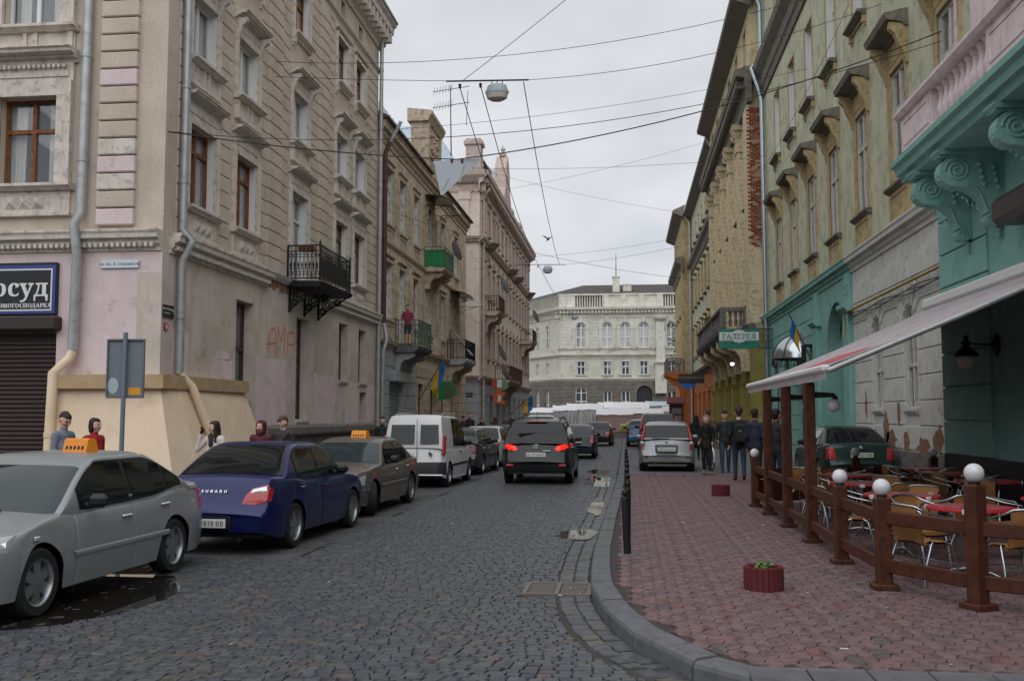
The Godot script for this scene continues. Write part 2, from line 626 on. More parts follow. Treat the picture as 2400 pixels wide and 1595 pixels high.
# iron balcony rail along a list of corner points (top-level thing's own axes)
func iron_rail(pts: Array, h: float, step: float, r: float) -> MB:
	var mb := MB.new()
	var up := Vector3(0, h, 0)
	for k in pts.size():
		mb.box(pts[k] + up * 0.5, Vector3(r * 3, h, r * 3))
		if k == pts.size() - 1:
			break
		var a: Vector3 = pts[k]
		var b: Vector3 = pts[k + 1]
		mb.tube([a + up, b + up], r * 1.5, 6)
		mb.tube([a + Vector3(0, 0.08, 0), b + Vector3(0, 0.08, 0)], r * 1.2, 6)
		mb.tube([a + up * 0.84, b + up * 0.84], r, 5)
		var N := int(a.distance_to(b) / step)
		for i in range(1, N):
			var c := a.lerp(b, float(i) / N)
			mb.tube([c + Vector3(0, 0.08, 0), c + up], r * 0.8, 4)
	return mb
# ---------------------------------------------------------------- the scene
func _ready() -> void:
	rng.seed = 7
	var cam := Camera3D.new()
	cam.name = "camera"
	add_child(cam)
	cam.position = Vector3(0, 1.85, 0)
	cam.rotation = Vector3(deg_to_rad(4.339), deg_to_rad(6.627), 0)
	cam.fov = 38.247
	cam.near = 0.1
	cam.far = 1500.0
	cam.current = true
	var we := WorldEnvironment.new()
	we.name = "world_environment"
	var e := Environment.new()
	e.background_mode = Environment.BG_SKY
	var sky := Sky.new()
	sky.sky_material = overcast()
	e.sky = sky
	e.tonemap_mode = Environment.TONE_MAPPER_LINEAR
	e.tonemap_exposure = 1.5
	e.sdfgi_enabled = true
	e.ssao_enabled = true
	e.ssil_enabled = true
	we.environment = e
	add_child(we)
	var sun := DirectionalLight3D.new()
	sun.name = "veiled_sun"
	sun.light_energy = 0.42
	sun.light_angular_distance = 90.0
	sun.light_color = Color(0.98, 0.985, 1.0)
	sun.shadow_enabled = true
	add_child(sun)
	sun.rotation = Vector3(deg_to_rad(-48), deg_to_rad(4), 0)
	materials()
	ground()
	house_behind()
	left_corner_house()
	left_second_house()
	left_pink_house()
	right_teal_house()
	right_green_house()
	right_yellow_house()
	right_far_house()
	far_palace()
	market()
	cars()
	cafe()
	street_things()
	signs()
	wires()
	people()

func overcast() -> PanoramaSkyMaterial:
	var W := 1024
	var H := 512
	var im := Image.create(W, H, false, Image.FORMAT_RGBF)
	var n := nz(11, 1.0, 5)
	var n2 := nz(23, 1.0, 4)
	for y in H:
		var el := PI * (0.5 - (y + 0.5) / H)
		for x in W:
			var az := TAU * (x + 0.5) / W
			var col: Color
			if el > -0.02:
				var s := sin(maxf(el, 0.02))
				var d := Vector3(cos(az), 0, sin(az)) * cos(el)
				var q := Vector2(d.x, d.z) / (s + 0.22)
				var a := n.get_noise_2d(q.x * 0.9, q.y * 0.9)
				var b := n2.get_noise_2d(q.x * 3.2, q.y * 3.2)
				var L := 0.51 + 0.105 * a + 0.045 * b
				var k := clampf(a * 0.8 + 0.5, 0, 1)
				col = Color(L * lerpf(0.90, 0.985, k), L * lerpf(0.955, 1.0, k), L * lerpf(1.04, 1.02, k))
			else:
				col = Color(0.16, 0.16, 0.165)
			im.set_pixel(x, y, col)
	var p := PanoramaSkyMaterial.new()
	p.panorama = ImageTexture.create_from_image(im)
	return p

func materials() -> void:
	var g := StandardMaterial3D.new()
	g.transparency = BaseMaterial3D.TRANSPARENCY_ALPHA
	g.albedo_color = Color(0.55, 0.6, 0.62, 0.12)
	g.roughness = 0.02
	g.metallic_specular = 0.6
	M.glass = g
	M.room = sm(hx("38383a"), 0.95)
	M.curtain = sm(hx("c9c6bf"), 0.9)
	M.curtain.backlight_enabled = true
	M.curtain.backlight = Color(0.2, 0.2, 0.2)
	M.white_paint = sm(hx("d6d6d4"), 0.45)
	M.old_white = grime(61, hx("cbc9c2"), hx("b5b1a8"), hx("8f8779"), 0.3, 0.7, 1.2, 0.2, 0.2, 256)
	M.brown_wood = grime(62, hx("8a5632"), hx("6e4226"), hx("4d3020"), 0.3, 0.5, 0.8, 0.3, 0.2, 256)
	M.dark_frame = sm(hx("3b302b"), 0.5)
	M.dark_iron = sm(hx("1c1d1f"), 0.55, 0.3)
	M.rust_iron = grime(63, hx("4a3b36"), hx("5c463c"), hx("6e4430"), 0.4, 0.8, 0.6, 0.2, 0.2, 256)
	M.green_iron = grime(64, hx("3d5a50"), hx("4c665b"), hx("2f403a"), 0.3, 0.7, 0.7, 0.2, 0.2, 256)
	M.zinc = grime(65, hx("b3b5b3"), hx("a0a3a3"), hx("8d8980"), 0.3, 0.42, 1.5, 0.2, 0.15, 256)
	M.zinc.metallic = 0.4
	M.tin_roof = grime(66, hx("b4c0c8"), hx("a3b0b9"), hx("7f8a92"), 0.3, 0.5, 3.0, 0.4, 0.2, 256)
	M.rust_roof = grime(67, hx("5e4a44"), hx("4a3b37"), hx("7a4a36"), 0.4, 0.8, 1.6, 0.4, 0.4, 256)
	M.dark_roof = grime(68, hx("55524e"), hx("474440"), hx("3a3733"), 0.3, 0.85, 3.0, 0.3, 0.3, 256)
	M.beige = grime(1, hx("c6b9aa"), hx("b8ab9b"), hx("a2968a"), 0.22, 0.92, 5.0, 0.22, 0.5)
	M.beige_low = grime(2, hx("cbc0b4"), hx("bcb1a5"), hx("a2978b"), 0.28, 0.92, 4.0, 0.35, 0.6)
	M.trim = grime(3, hx("d2cabf"), hx("c3bbb0"), hx("9a948c"), 0.33, 0.9, 1.6, 0.3, 0.6)
	M.pinkwall = grime(4, hx("d6c5c4"), hx("cdbbb9"), hx("b39f9b"), 0.2, 0.92, 3.0, 0.12, 0.4, 256)
	M.cream = grime(5, hx("e2cdb2"), hx("dac4a8"), hx("c9b497"), 0.22, 0.9, 3.0, 0.12, 0.4, 256)
	M.cream_cap = grime(6, hx("b89e7b"), hx("ab9270"), hx("957e60"), 0.25, 0.9, 2.0, 0.15, 0.4, 256)
	M.tan = grime(7, hx("cdbca6"), hx("bbaa93"), hx("8f8070"), 0.4, 0.95, 3.6, 0.45, 0.9)
	M.tan_trim = grime(8, hx("bfae98"), hx("ad9c87"), hx("837668"), 0.42, 0.95, 1.8, 0.4, 0.9, 256)
	M.grey_block = grime(9, hx("a3a4a5"), hx("97989a"), hx("838486"), 0.25, 0.9, 2.2, 0.2, 0.4, 256)
	M.pink = grime(10, hx("d7c8bd"), hx("cbbcb1"), hx("b1a399"), 0.3, 0.92, 4.0, 0.3, 0.5)
	M.pink_trim = grime(12, hx("bfaea3"), hx("b09f94"), hx("82766d"), 0.38, 0.92, 2.0, 0.35, 0.6, 256)
	M.teal = grime(13, hx("82aea4"), hx("78a39a"), hx("69938a"), 0.24, 0.8, 3.0, 0.15, 0.4, 256)
	M.rose = grime(15, hx("e3d3d3"), hx("d9c8c8"), hx("b3a2a1"), 0.3, 0.88, 2.0, 0.3, 0.5, 256)
	M.green = grime(16, hx("c6c3a8"), hx("b7b8a0"), hx("979e86"), 0.42, 0.95, 4.5, 0.4, 0.8)
	M.ochre = grime(17, hx("bda880"), hx("ab9772"), hx("80745a"), 0.38, 0.95, 2.0, 0.4, 0.7, 256)
	M.hood = grime(18, hx("807a6f"), hx("6f6a60"), hx("55524a"), 0.36, 0.95, 1.4, 0.4, 0.8, 256)
	M.white_wall = grime(19, hx("cccdc5"), hx("bfc0b8"), hx("a39e93"), 0.28, 0.93, 3.0, 0.3, 0.7)
	M.bare = grime(20, hx("8f6f55"), hx("7c5d47"), hx("a48b72"), 0.4, 0.98, 0.9, 0.1, 1.6, 256)
	M.stone = grime(21, hx("7c7a76"), hx("6a6763"), hx("555250"), 0.4, 0.95, 1.2, 0.2, 1.0, 256)
	M.yellow = grime(22, hx("cdbf9b"), hx("c0b28f"), hx("968c70"), 0.36, 0.95, 4.0, 0.4, 0.8)
	M.yellow_trim = grime(24, hx("d1c2a3"), hx("c2b394"), hx("968b74"), 0.4, 0.95, 2.0, 0.4, 0.8, 256)
	M.olive = grime(25, hx("9c9250"), hx("8e8548"), hx("746d42"), 0.26, 0.9, 3.0, 0.2, 0.5, 256)
	M.orange = grime(26, hx("b06a3a"), hx("a46035"), hx("8a5432"), 0.25, 0.9, 3.0, 0.2, 0.5, 256)
	M.palace = grime(27, hx("d2cfc3"), hx("c5c2b6"), hx("a5a399"), 0.3, 0.92, 8.0, 0.25, 0.5)
	M.palace_low = grime(28, hx("7d766f"), hx("706a63"), hx("5c5751"), 0.35, 0.95, 6.0, 0.3, 0.6)
	M.mortar = sm(hx("403c38"), 0.98)
	M.asphalt = grime(29, hx("555354"), hx("4b494a"), hx("3c3b3c"), 0.4, 0.8, 3.0, 0.0, 0.8)
	M.slab = grime(30, hx("69676a"), hx("5f5d5f"), hx("504e4f"), 0.35, 0.85, 2.0, 0.0, 0.6, 256)
	M.kerb = grime(31, hx("6c6c6f"), hx("616164"), hx("4f4e52"), 0.3, 0.8, 0.9, 0.0, 0.7, 256)
	M.oak = grime(32, hx("5b3526"), hx("4a2b20"), hx("331f19"), 0.34, 0.5, 0.6, 0.6, 0.5, 256)
	M.chrome = sm(hx("c8ccd0"), 0.22, 1.0)
	M.alu = sm(hx("b9bdc2"), 0.3, 1.0)
	M.black_plastic = sm(hx("17181a"), 0.5)
	M.rubber = sm(hx("1a1a1b"), 0.85)
	M.planter_red = grime(73, hx("6b3133"), hx("5c2a2c"), hx("4a2526"), 0.3, 0.9, 0.5, 0.2, 0.4, 128)
	M.grate_iron = sm(hx("6f6862"), 0.6, 0.2)
	M.globe = sm(hx("d8d6da"), 0.25)
	M.water = sm(hx("25221f"), 0.02)
	M.water.metallic_specular = 0.55
# ---------------------------------------------------------------- ground
func gy(z: float) -> float:      # the street climbs gently to the square at its end
	return 0.0 * z

func sheet(pts: Array, y: float) -> MB:
	var mb := MB.new()
	var p := PackedVector2Array()
	for q in pts:
		p.append(Vector2(q[0], -q[1]))
	mb.ext(p, -0.12, 0.0, Transform3D(Basis(Vector3(1, 0, 0), Vector3(0, 0, -1), Vector3(0, 1, 0)), Vector3(0, y, 0)))
	return mb

var kerb_line := [[2.0, -6.0], [1.45, -6.28], [0.95, -6.62], [0.49, -7.11], [0.12, -7.8], [-0.12, -8.6], [-0.28, -9.5], [-0.38, -10.4], [-0.42, -11.5], [-0.44, -13.0], [-0.4, -17.0], [-0.34, -21.0], [-0.26, -29.2]]

func kerb_x(z: float) -> float:
	for k in kerb_line.size() - 1:
		var a = kerb_line[k]
		var b = kerb_line[k + 1]
		if z <= a[1] and z >= b[1]:
			return lerpf(a[0], b[0], (z - a[1]) / (b[1] - a[1]))
	return -0.26 if z < -20 else 2.05

func sweep_stone(a: Vector3, b: Vector3, na: Vector3, nb: Vector3, prof: Array) -> MB:   # a kerb stone between two cross sections
	var mb := MB.new()
	var g := []
	for s in [[a, na], [b, nb]]:
		var row := []
		for q in prof:
			row.append(s[0] + s[1] * q[0] + Vector3(0, q[1], 0))
		g.append(row)
	var K := prof.size()
	for k in K:
		mb.quad(g[0][k], g[0][(k + 1) % K], g[1][(k + 1) % K], g[1][k])
	for k in range(1, K - 1):
		mb.tri(g[0][0], g[0][k + 1], g[0][k])
		mb.tri(g[1][0], g[1][k], g[1][k + 1])
	mb._fix(0, (a + b) / 2 + (na + nb) * 0.07)
	return mb

func visible_px(p: Vector3) -> bool:
	var cam := get_node("camera") as Camera3D
	var q := cam.transform.affine_inverse() * p
	if q.z > -0.5:
		return false
	var t := tan(deg_to_rad(cam.fov) / 2)
	return absf(q.y / -q.z) < t * 0.99 and absf(q.x / -q.z) < t * 1.505

func ground() -> void:
	var g := MB.new()
	g.quad(Vector3(-400, -0.3, 60), Vector3(400, -0.3, 60), Vector3(400, -0.3, -700), Vector3(-400, -0.3, -700))
	setting("ground", g, M.asphalt)
	var mb := MB.new()
	var zs := [8.0, -4.0, -30.0, -68.0, -72.0, -78.0, -84.0, -90.0, -96.0, -100.0, -104.0, -200.0]
	for k in zs.size() - 1:
		var x0 := -60.0 if zs[k] > -15 or zs[k] < -95 else -30.0
		mb.quad(Vector3(x0, gy(zs[k]) - 0.02, zs[k]), Vector3(60, gy(zs[k]) - 0.02, zs[k]), Vector3(60, gy(zs[k + 1]) - 0.02, zs[k + 1]), Vector3(x0, gy(zs[k + 1]) - 0.02, zs[k + 1]))
	var road := setting("road", mb, M.mortar)
	# cobbles
	var protos := []
	for k in 4:
		var c := MB.new()
		c.cbox(Vector3(0, -0.045, 0), Vector3(1, 0.09, 1) * Vector3(0.15, 1, 0.1), 0.008)
		for i in c.v.size():
			var h := hash(Vector4(snappedf(c.v[i].x, 0.001), snappedf(c.v[i].y, 0.001), snappedf(c.v[i].z, 0.001), k))
			c.v[i] += Vector3((h % 100) / 100.0 - 0.5, ((h / 100) % 100) / 200.0 - 0.25, ((h / 10000) % 100) / 100.0 - 0.5) * 0.011
		for i in range(0, c.v.size(), 3):
			var m := (c.v[i + 2] - c.v[i]).cross(c.v[i + 1] - c.v[i]).normalized()
			c.n[i] = m; c.n[i + 1] = m; c.n[i + 2] = m
		protos.append(c.mesh())
	var tones := []
	var cm := sm(Color.WHITE, 0.5)
	cm.vertex_color_use_as_albedo = true
	cm.metallic_specular = 0.45
	var bump := grime(71, Color.WHITE, hx("d8d8d8"), hx("a8a8a8"), 0.35, 0.5, 0.7, 0.0, 0.35, 256)
	cm.albedo_texture = bump.albedo_texture
	cm.uv1_triplanar = true
	cm.uv1_world_triplanar = true
	cm.uv1_scale = Vector3.ONE * 1.3
	cm.heightmap_enabled = true
	cm.heightmap_scale = 0.35
	cm.heightmap_texture = bump.heightmap_texture
	var lin := [Color(0.072, 0.077, 0.089), Color(0.078, 0.082, 0.093), Color(0.066, 0.071, 0.084), Color(0.086, 0.089, 0.098), Color(0.075, 0.078, 0.086), Color(0.096, 0.097, 0.102), Color(0.118, 0.086, 0.082), Color(0.106, 0.093, 0.079)]
	for c: Color in lin:
		var m := cm.duplicate() as StandardMaterial3D
		m.vertex_color_use_as_albedo = false
		m.albedo_color = c.linear_to_srgb()
		tones.append(m)
	var warp := nz(91, 0.35, 2)
	var lay := []          # [transform, tone, proto]
	var z := -5.3
	var row := 0
	while z > -78.0:
		var far := z < -11.0
		var dz := 0.096 if not far else 0.104
		var xl := -4.4 + 0.12 * sin(z * 1.3) if z < -12.5 else (-5.6 if z > -8.5 else -7.8)
		if z < -48:
			xl = -6.5
		var xr := (kerb_x(z) - 0.365) if z > -29.2 else -0.3
		if z > -6.6:
			xr = 1.5
		var x := xl + rng.randf() * 0.15
		while x < xr - 0.05:
			var L := rng.randf_range(0.1, 0.16)
			if x + L > xr:
				L = maxf(xr - x, 0.06)
			var amp := lerpf(0.30, 0.05, smoothstep(-9.0, -14.0, z))
			var X := x + L / 2
			var w0 := warp.get_noise_2d(X, z * 0.6) * amp
			var w1 := warp.get_noise_2d(X + 0.2, z * 0.6) * amp
			var grate := X > -1.12 and X < -0.38 and z > -11.03 and z < -10.25
			if not grate:
				var tone := rng.randi() % 6 if rng.randf() > 0.06 else 6 + rng.randi() % 2
				if far and tone > 5 and rng.randf() < 0.7:
					tone = rng.randi() % 5
				var b := Basis(Vector3.UP, atan2(-(w1 - w0), 0.2) + rng.randf_range(-0.04, 0.04)) * Basis(Vector3.RIGHT, rng.randf_range(-0.02, 0.02)) * Basis(Vector3.BACK, rng.randf_range(-0.02, 0.02))
				b = b.scaled_local(Vector3((L - 0.009) / 0.15, 1, (dz - 0.008) / 0.1))
				lay.append([Transform3D(b, Vector3(X, rng.randf_range(-0.004, 0.004) + gy(z), z + w0 * (1.0 if z > -10.2 else 1.0))), tone, rng.randi() % 4])
			x += L
		z -= dz
		row += 1
	# two rows of gutter setts along the kerb
	z = -7.0
	while z > -29.0:
		var D := rng.randf_range(0.15, 0.24)
		for k in 2:
			var X := kerb_x(z) - 0.11 - 0.17 * k
			var slope := kerb_x(z - 0.2) - kerb_x(z + 0.2)
			if not (X < -0.38 and z > -11.03 and z < -10.25):
				var b := Basis(Vector3.UP, atan2(-slope, 0.4) + rng.randf_range(-0.03, 0.03)).scaled_local(Vector3(1.02, 1, (D - 0.014) / 0.1))
				lay.append([Transform3D(b, Vector3(X, -0.006 + rng.randf_range(-0.006, 0.004), z - D / 2)), [1, 3, 4, 5, 7][rng.randi() % 5], rng.randi() % 4])
		z -= D
	var single := 0
	var rest := [[], [], [], []]
	for q in lay:
		if single < 300 and q[0].origin.z < -6.6 and visible_px(q[0].origin):
			part("cobblestone", protos[q[2]], tones[q[1]], road, q[0])
			single += 1
		else:
			rest[q[2]].append(q)
	for k in 4:
		spread("cobbles", protos[k], cm, rest[k], lin, road)
	# parking lane worn smooth along the houses
	var lane := MB.new()
	lane.ab(-7.3, -4.3, -0.1, -0.004, -60, -12.0)
	setting("parking_lane", lane, M.asphalt)
	var walk := sheet([[-30, -12.5], [-7.3, -12.5], [-7.3, -100], [-30, -100]], 0.12)
	setting("pavement_left", walk, M.slab)
	# raised pavement of red interlocking blocks
	var edge := []
	for q in kerb_line:
		edge.append([q[0] + 0.1, q[1]])
	var poly := edge.duplicate()
	poly.append_array([[7.5, -29.2], [7.5, -4.0], [2.2, -4.0]])
	var side := setting("pavement", sheet(poly, 0.108), M.mortar)
	var pv := paver_mesh()
	var pm := []
	var plin := [Color(0.205, 0.130, 0.130), Color(0.212, 0.132, 0.131), Color(0.198, 0.132, 0.131), Color(0.216, 0.132, 0.130), Color(0.202, 0.136, 0.134), Color(0.150, 0.122, 0.118), Color(0.215, 0.108, 0.104)]
	var pc := cm.duplicate() as StandardMaterial3D
	pc.roughness = 0.72
	pc.metallic_specular = 0.3
	for c: Color in plin:
		var m := pc.duplicate() as StandardMaterial3D
		m.vertex_color_use_as_albedo = false
		m.albedo_color = c.linear_to_srgb()
		pm.append(m)
	var all := []
	var j := 0
	var pz := -7.12
	while pz > -28.7:
		var i := j % 2
		while i < 70:
			var x := -0.6 + i * 0.115
			var inner := kerb_x(pz) + 0.33
			if x > inner and x < 6.4:
				var tone := rng.randi() % 5
				if rng.randf() < 0.04 + 0.2 * clampf(warp.get_noise_2d(x * 2.0 + 40.0, pz * 2.0), 0.0, 1.0):
					tone = 5 + rng.randi() % 2
				all.append([Transform3D(Basis(Vector3.UP, rng.randf_range(-0.015, 0.015)) * Basis(Vector3.RIGHT, rng.randf_range(-0.012, 0.012)) * Basis(Vector3.BACK, rng.randf_range(-0.012, 0.012)), Vector3(x, 0.13 + rng.randf_range(-0.003, 0.003), pz)), tone, 0])
			i += 2
		pz -= 0.138
		j += 1
	single = 0
	var more := []
	for q in all:
		if single < 300 and visible_px(q[0].origin):
			part("paving_block", pv, pm[q[1]], side, q[0])
			single += 1
		else:
			more.append(q)
	spread("paving", pv, pc, more, plin, side)
	# grey border at the near edge
	var x := 0.8
	while x < 7.0:
		var mb2 := MB.new()
		mb2.cbox(Vector3(0, 0.06, 0), Vector3(0.39, 0.14, 0.065), 0.008)
		part("edging", mb2, M.kerb, side, at(x + 0.2, 0.003, -7.0 + rng.randf_range(-0.003, 0.003)))
		for r in 2:
			var s := MB.new()
			s.cbox(Vector3(0, 0.06, 0), Vector3(0.39, 0.14, 0.3), 0.008)
			part("slab", s, M.slab, side, at(x + 0.2 + 0.2 * r, rng.randf_range(0.0, 0.004), -6.81 + 0.31 * r))
		x += 0.4
	# kerb stones
	var prof := [[0.0, -0.1], [0.0, 0.085], [0.012, 0.115], [0.045, 0.132], [0.215, 0.137], [0.215, -0.1]]
	var cv := Curve3D.new()
	for q in kerb_line:
		cv.add_point(Vector3(q[0], 0, q[1]))
	var kb := Node3D.new()
	kb.name = "kerb"
	kb.set_meta("kind", "structure")
	add_child(kb)
	var s := 0.0
	var T := cv.get_baked_length()
	while s < T - 0.2:
		var L := rng.randf_range(0.7, 1.05)
		if s > 3.1 and s < 5.0:
			L = rng.randf_range(0.4, 0.6)
		var a := cv.sample_baked(s + 0.008)
		var b := cv.sample_baked(minf(s + L - 0.008, T))
		var n0 := Vector3.UP.cross(cv.sample_baked(s + 0.15) - cv.sample_baked(maxf(s - 0.15, 0))).normalized()
		var n1 := Vector3.UP.cross(cv.sample_baked(minf(s + L + 0.15, T)) - cv.sample_baked(minf(s + L - 0.15, T - 0.2))).normalized()
		if n0.x < 0:
			n0 = -n0
		if n1.x < 0:
			n1 = -n1
		var dy := Vector3(0, rng.randf_range(-0.012, 0.006), 0)
		part("kerbstone", sweep_stone(a + dy, b + dy, n0, n1, prof), M.kerb, kb)
		s += L
	z = -29.25
	while z > -72.0:
		part("kerbstone", sweep_stone(Vector3(-0.26, 0.0, z), Vector3(-0.26, 0.0, z - 1.1), Vector3.RIGHT, Vector3.RIGHT, prof), M.kerb, kb)
		z -= 1.12
	x = -0.05
	while x < 5.4:
		part("kerbstone", sweep_stone(Vector3(x, 0.02 + rng.randf_range(-0.01, 0.01), -29.1), Vector3(x + 0.85, 0.02, -29.1), Vector3(0, 0, -1), Vector3(0, 0, -1), prof), M.kerb, kb)
		x += 0.87
	var rear := MB.new()
	rear.ab(-0.12, 7.5, -0.1, 0.13, -72, -29.2)
	var rs := setting("pavement_slabs", rear, M.mortar)
	z = -29.4
	while z > -50:
		x = -0.1
		while x < 6.0:
			var w := 0.75
			var m := MB.new()
			m.cbox(Vector3.ZERO, Vector3(w - 0.012, 0.05, 0.736), 0.006)
			part("slab", m, M.slab if rng.randf() < 0.6 else M.kerb, rs, Transform3D(Basis(Vector3.RIGHT, rng.randf_range(-0.006, 0.006)), Vector3(x + w / 2, 0.118 + rng.randf_range(-0.004, 0.004), z - 0.375)))
			x += w
		z -= 0.75
	drain()
	litter()
	puddle("puddle", "shallow puddle on cobbles by kerb mirroring pale sky", [[-0.55, -14.9], [-0.85, -14.85], [-1.0, -15.0], [-1.1, -15.2], [-1.05, -15.4], [-1.0, -15.8], [-0.75, -16.1], [-0.5, -16.0]])
	puddle("puddle", "wide dirty puddle in the broken gutter behind the bollards", [[-0.5, -25.6], [-0.9, -25.9], [-1.2, -26.9], [-0.95, -27.8], [-1.25, -28.6], [-0.9, -30.2], [-0.55, -30.6], [-0.45, -28]])
	puddle("puddle", "small wet patch in the gutter setts", [[-0.5, -18.6], [-0.72, -18.9], [-0.78, -20.1], [-0.7, -21.8], [-0.52, -22.2]])
	puddle("puddle", "thin puddle on the cobbles ahead of the bollards", [[-0.7, -31.2], [-1.3, -31.8], [-1.1, -33.5], [-0.8, -34.5], [-0.55, -33]])
	puddle("puddle", "dark puddle under the silver taxi", [[-4.65, -9.3], [-4.85, -8.6], [-5.4, -8.05], [-6.6, -8.0], [-6.8, -10.6], [-5.4, -11.0], [-5.0, -10.6], [-4.7, -10.0]])

func spread(called: String, m: Mesh, mat: Material, list: Array, lin: Array, parent: Node) -> void:
	var mm := MultiMesh.new()
	mm.transform_format = MultiMesh.TRANSFORM_3D
	mm.use_colors = true
	mm.mesh = m
	mm.instance_count = list.size()
	for k in list.size():
		mm.set_instance_transform(k, list[k][0])
		mm.set_instance_color(k, lin[list[k][1]])
	var o := MultiMeshInstance3D.new()
	o.name = called
	o.multimesh = mm
	o.material_override = mat
	o.set_meta("kind", "stuff")
	parent.add_child(o, true)

func paver_mesh() -> ArrayMesh:
	var a := 0.23
	var b := 0.276
	var p := PackedVector2Array()
	var tips := [Vector2(a / 2, 0), Vector2(0, b / 2), Vector2(-a / 2, 0), Vector2(0, -b / 2)]
	for k in 4:
		var A: Vector2 = tips[k]
		var B: Vector2 = tips[(k + 1) % 4]
		var d := (B - A)
		var nn := Vector2(d.y, -d.x).normalized()
		for i in 6:
			var t := i / 6.0
			var sg := -1.0 if k % 2 == 0 else 1.0
			p.append((A + d * t + nn * sg * 0.02 * sin(TAU * t)) * 0.952)
	var mb := MB.new()
	var N := p.size()
	for k in N:
		var u := p[k]
		var w := p[(k + 1) % N]
		var ui := u * 0.94
		var wi := w * 0.94
		mb.quad(Vector3(u.x, -0.06, -u.y), Vector3(w.x, -0.06, -w.y), Vector3(w.x, -0.006, -w.y), Vector3(u.x, -0.006, -u.y))
		mb.quad(Vector3(u.x, -0.006, -u.y), Vector3(w.x, -0.006, -w.y), Vector3(wi.x, 0, -wi.y), Vector3(ui.x, 0, -ui.y))
		mb.tri(Vector3(0, 0, 0), Vector3(ui.x, 0, -ui.y), Vector3(wi.x, 0, -wi.y))
	return mb.mesh()

func puddle(called: String, label: String, pts: Array) -> void:
	var cv := PackedVector2Array()
	var n := pts.size()
	for k in n:
		var p0 := Vector2(pts[(k + n - 1) % n][0], -pts[(k + n - 1) % n][1])
		var p1 := Vector2(pts[k][0], -pts[k][1])
		var p2 := Vector2(pts[(k + 1) % n][0], -pts[(k + 1) % n][1])
		var p3 := Vector2(pts[(k + 2) % n][0], -pts[(k + 2) % n][1])
		for i in 5:
			cv.append(p1.cubic_interpolate(p2, p0, p3, i / 5.0) + Vector2(rng.randf_range(-0.03, 0.03), rng.randf_range(-0.03, 0.03)))
	var mb := MB.new()
	mb.ext(cv, -0.02, 0.0, Transform3D(Basis(Vector3(1, 0, 0), Vector3(0, 0, -1), Vector3(0, 1, 0)), Vector3(0, 0.0, 0)))
	var o := solo(called, mb, M.water, label, "puddle")
	o.position.y = 0.004

func drain() -> void:
	var t := thing("drain_grate", "rusty cast iron drain grate set in cobbles by the kerb", "drain", Vector3(-0.74, 0.0, -10.64))
	var f := MB.new()
	for q in [[-0.36, 0.36, -0.36, -0.31], [-0.36, 0.36, 0.31, 0.36], [-0.36, -0.31, -0.31, 0.31], [0.31, 0.36, -0.31, 0.31], [-0.025, 0.025, -0.31, 0.31]]:
		f.ab(q[0], q[1], -0.06, 0.008, q[2], q[3])
	part("frame", f, M.grate_iron, t)
	for s: float in [-0.17, 0.17]:
		var gr := MB.new()
		for k in 13:
			gr.box(Vector3(s, -0.015, -0.29 + 0.048 * k), Vector3(0.27, 0.03, 0.022))
		part("grating", gr, M.grate_iron, t)
	var pit := MB.new()
	pit.ab(-0.31, 0.31, -0.019, -0.014, -0.31, 0.31)
	part("pit", pit, M.black_plastic, t)

func litter() -> void:       # scraps of paper, butts and leaves
	var mb := MB.new()
	mb.usec = true
	for k in 150:
		var z := rng.randf_range(-7.2, -26.0)
		var x := rng.randf_range(0.1, 2.4)
		var y := 0.134
		if k % 3 == 0:
			x = kerb_x(z) - rng.randf_range(0.03, 0.5)
			y = 0.004
		elif k % 7 == 0:
			x = rng.randf_range(-4.0, -0.8)
			y = 0.006
		mb.col = [Color(0.5, 0.5, 0.48), Color(0.25, 0.2, 0.1), Color(0.12, 0.09, 0.05), Color(0.55, 0.5, 0.42)][k % 4]
		var s := rng.randf_range(0.008, 0.02) * (2.0 if k % 11 == 0 else 1.0)
		mb.box(Vector3(x, y, z), Vector3(s * 2.0, 0.004, s), Basis(Vector3.UP, rng.randf() * TAU) * Basis(Vector3.RIGHT, rng.randf_range(-0.3, 0.3)))
	var m := sm(Color.WHITE, 0.9)
	m.vertex_color_use_as_albedo = true
	var o := part("litter", mb, m, self)
	tag(o, "scattered scraps of paper and dry leaves on the ground", "litter")
	o.set_meta("kind", "stuff")
# ---------------------------------------------------------------- houses along the left side
func dentils(mb: MB, u0: float, u1: float, y: float, h: float, out: float, step: float) -> void:
	var u := u0
	while u < u1:
		mb.ab(u, u + step * 0.55, y, y + h, 0.0, out)
		u += step

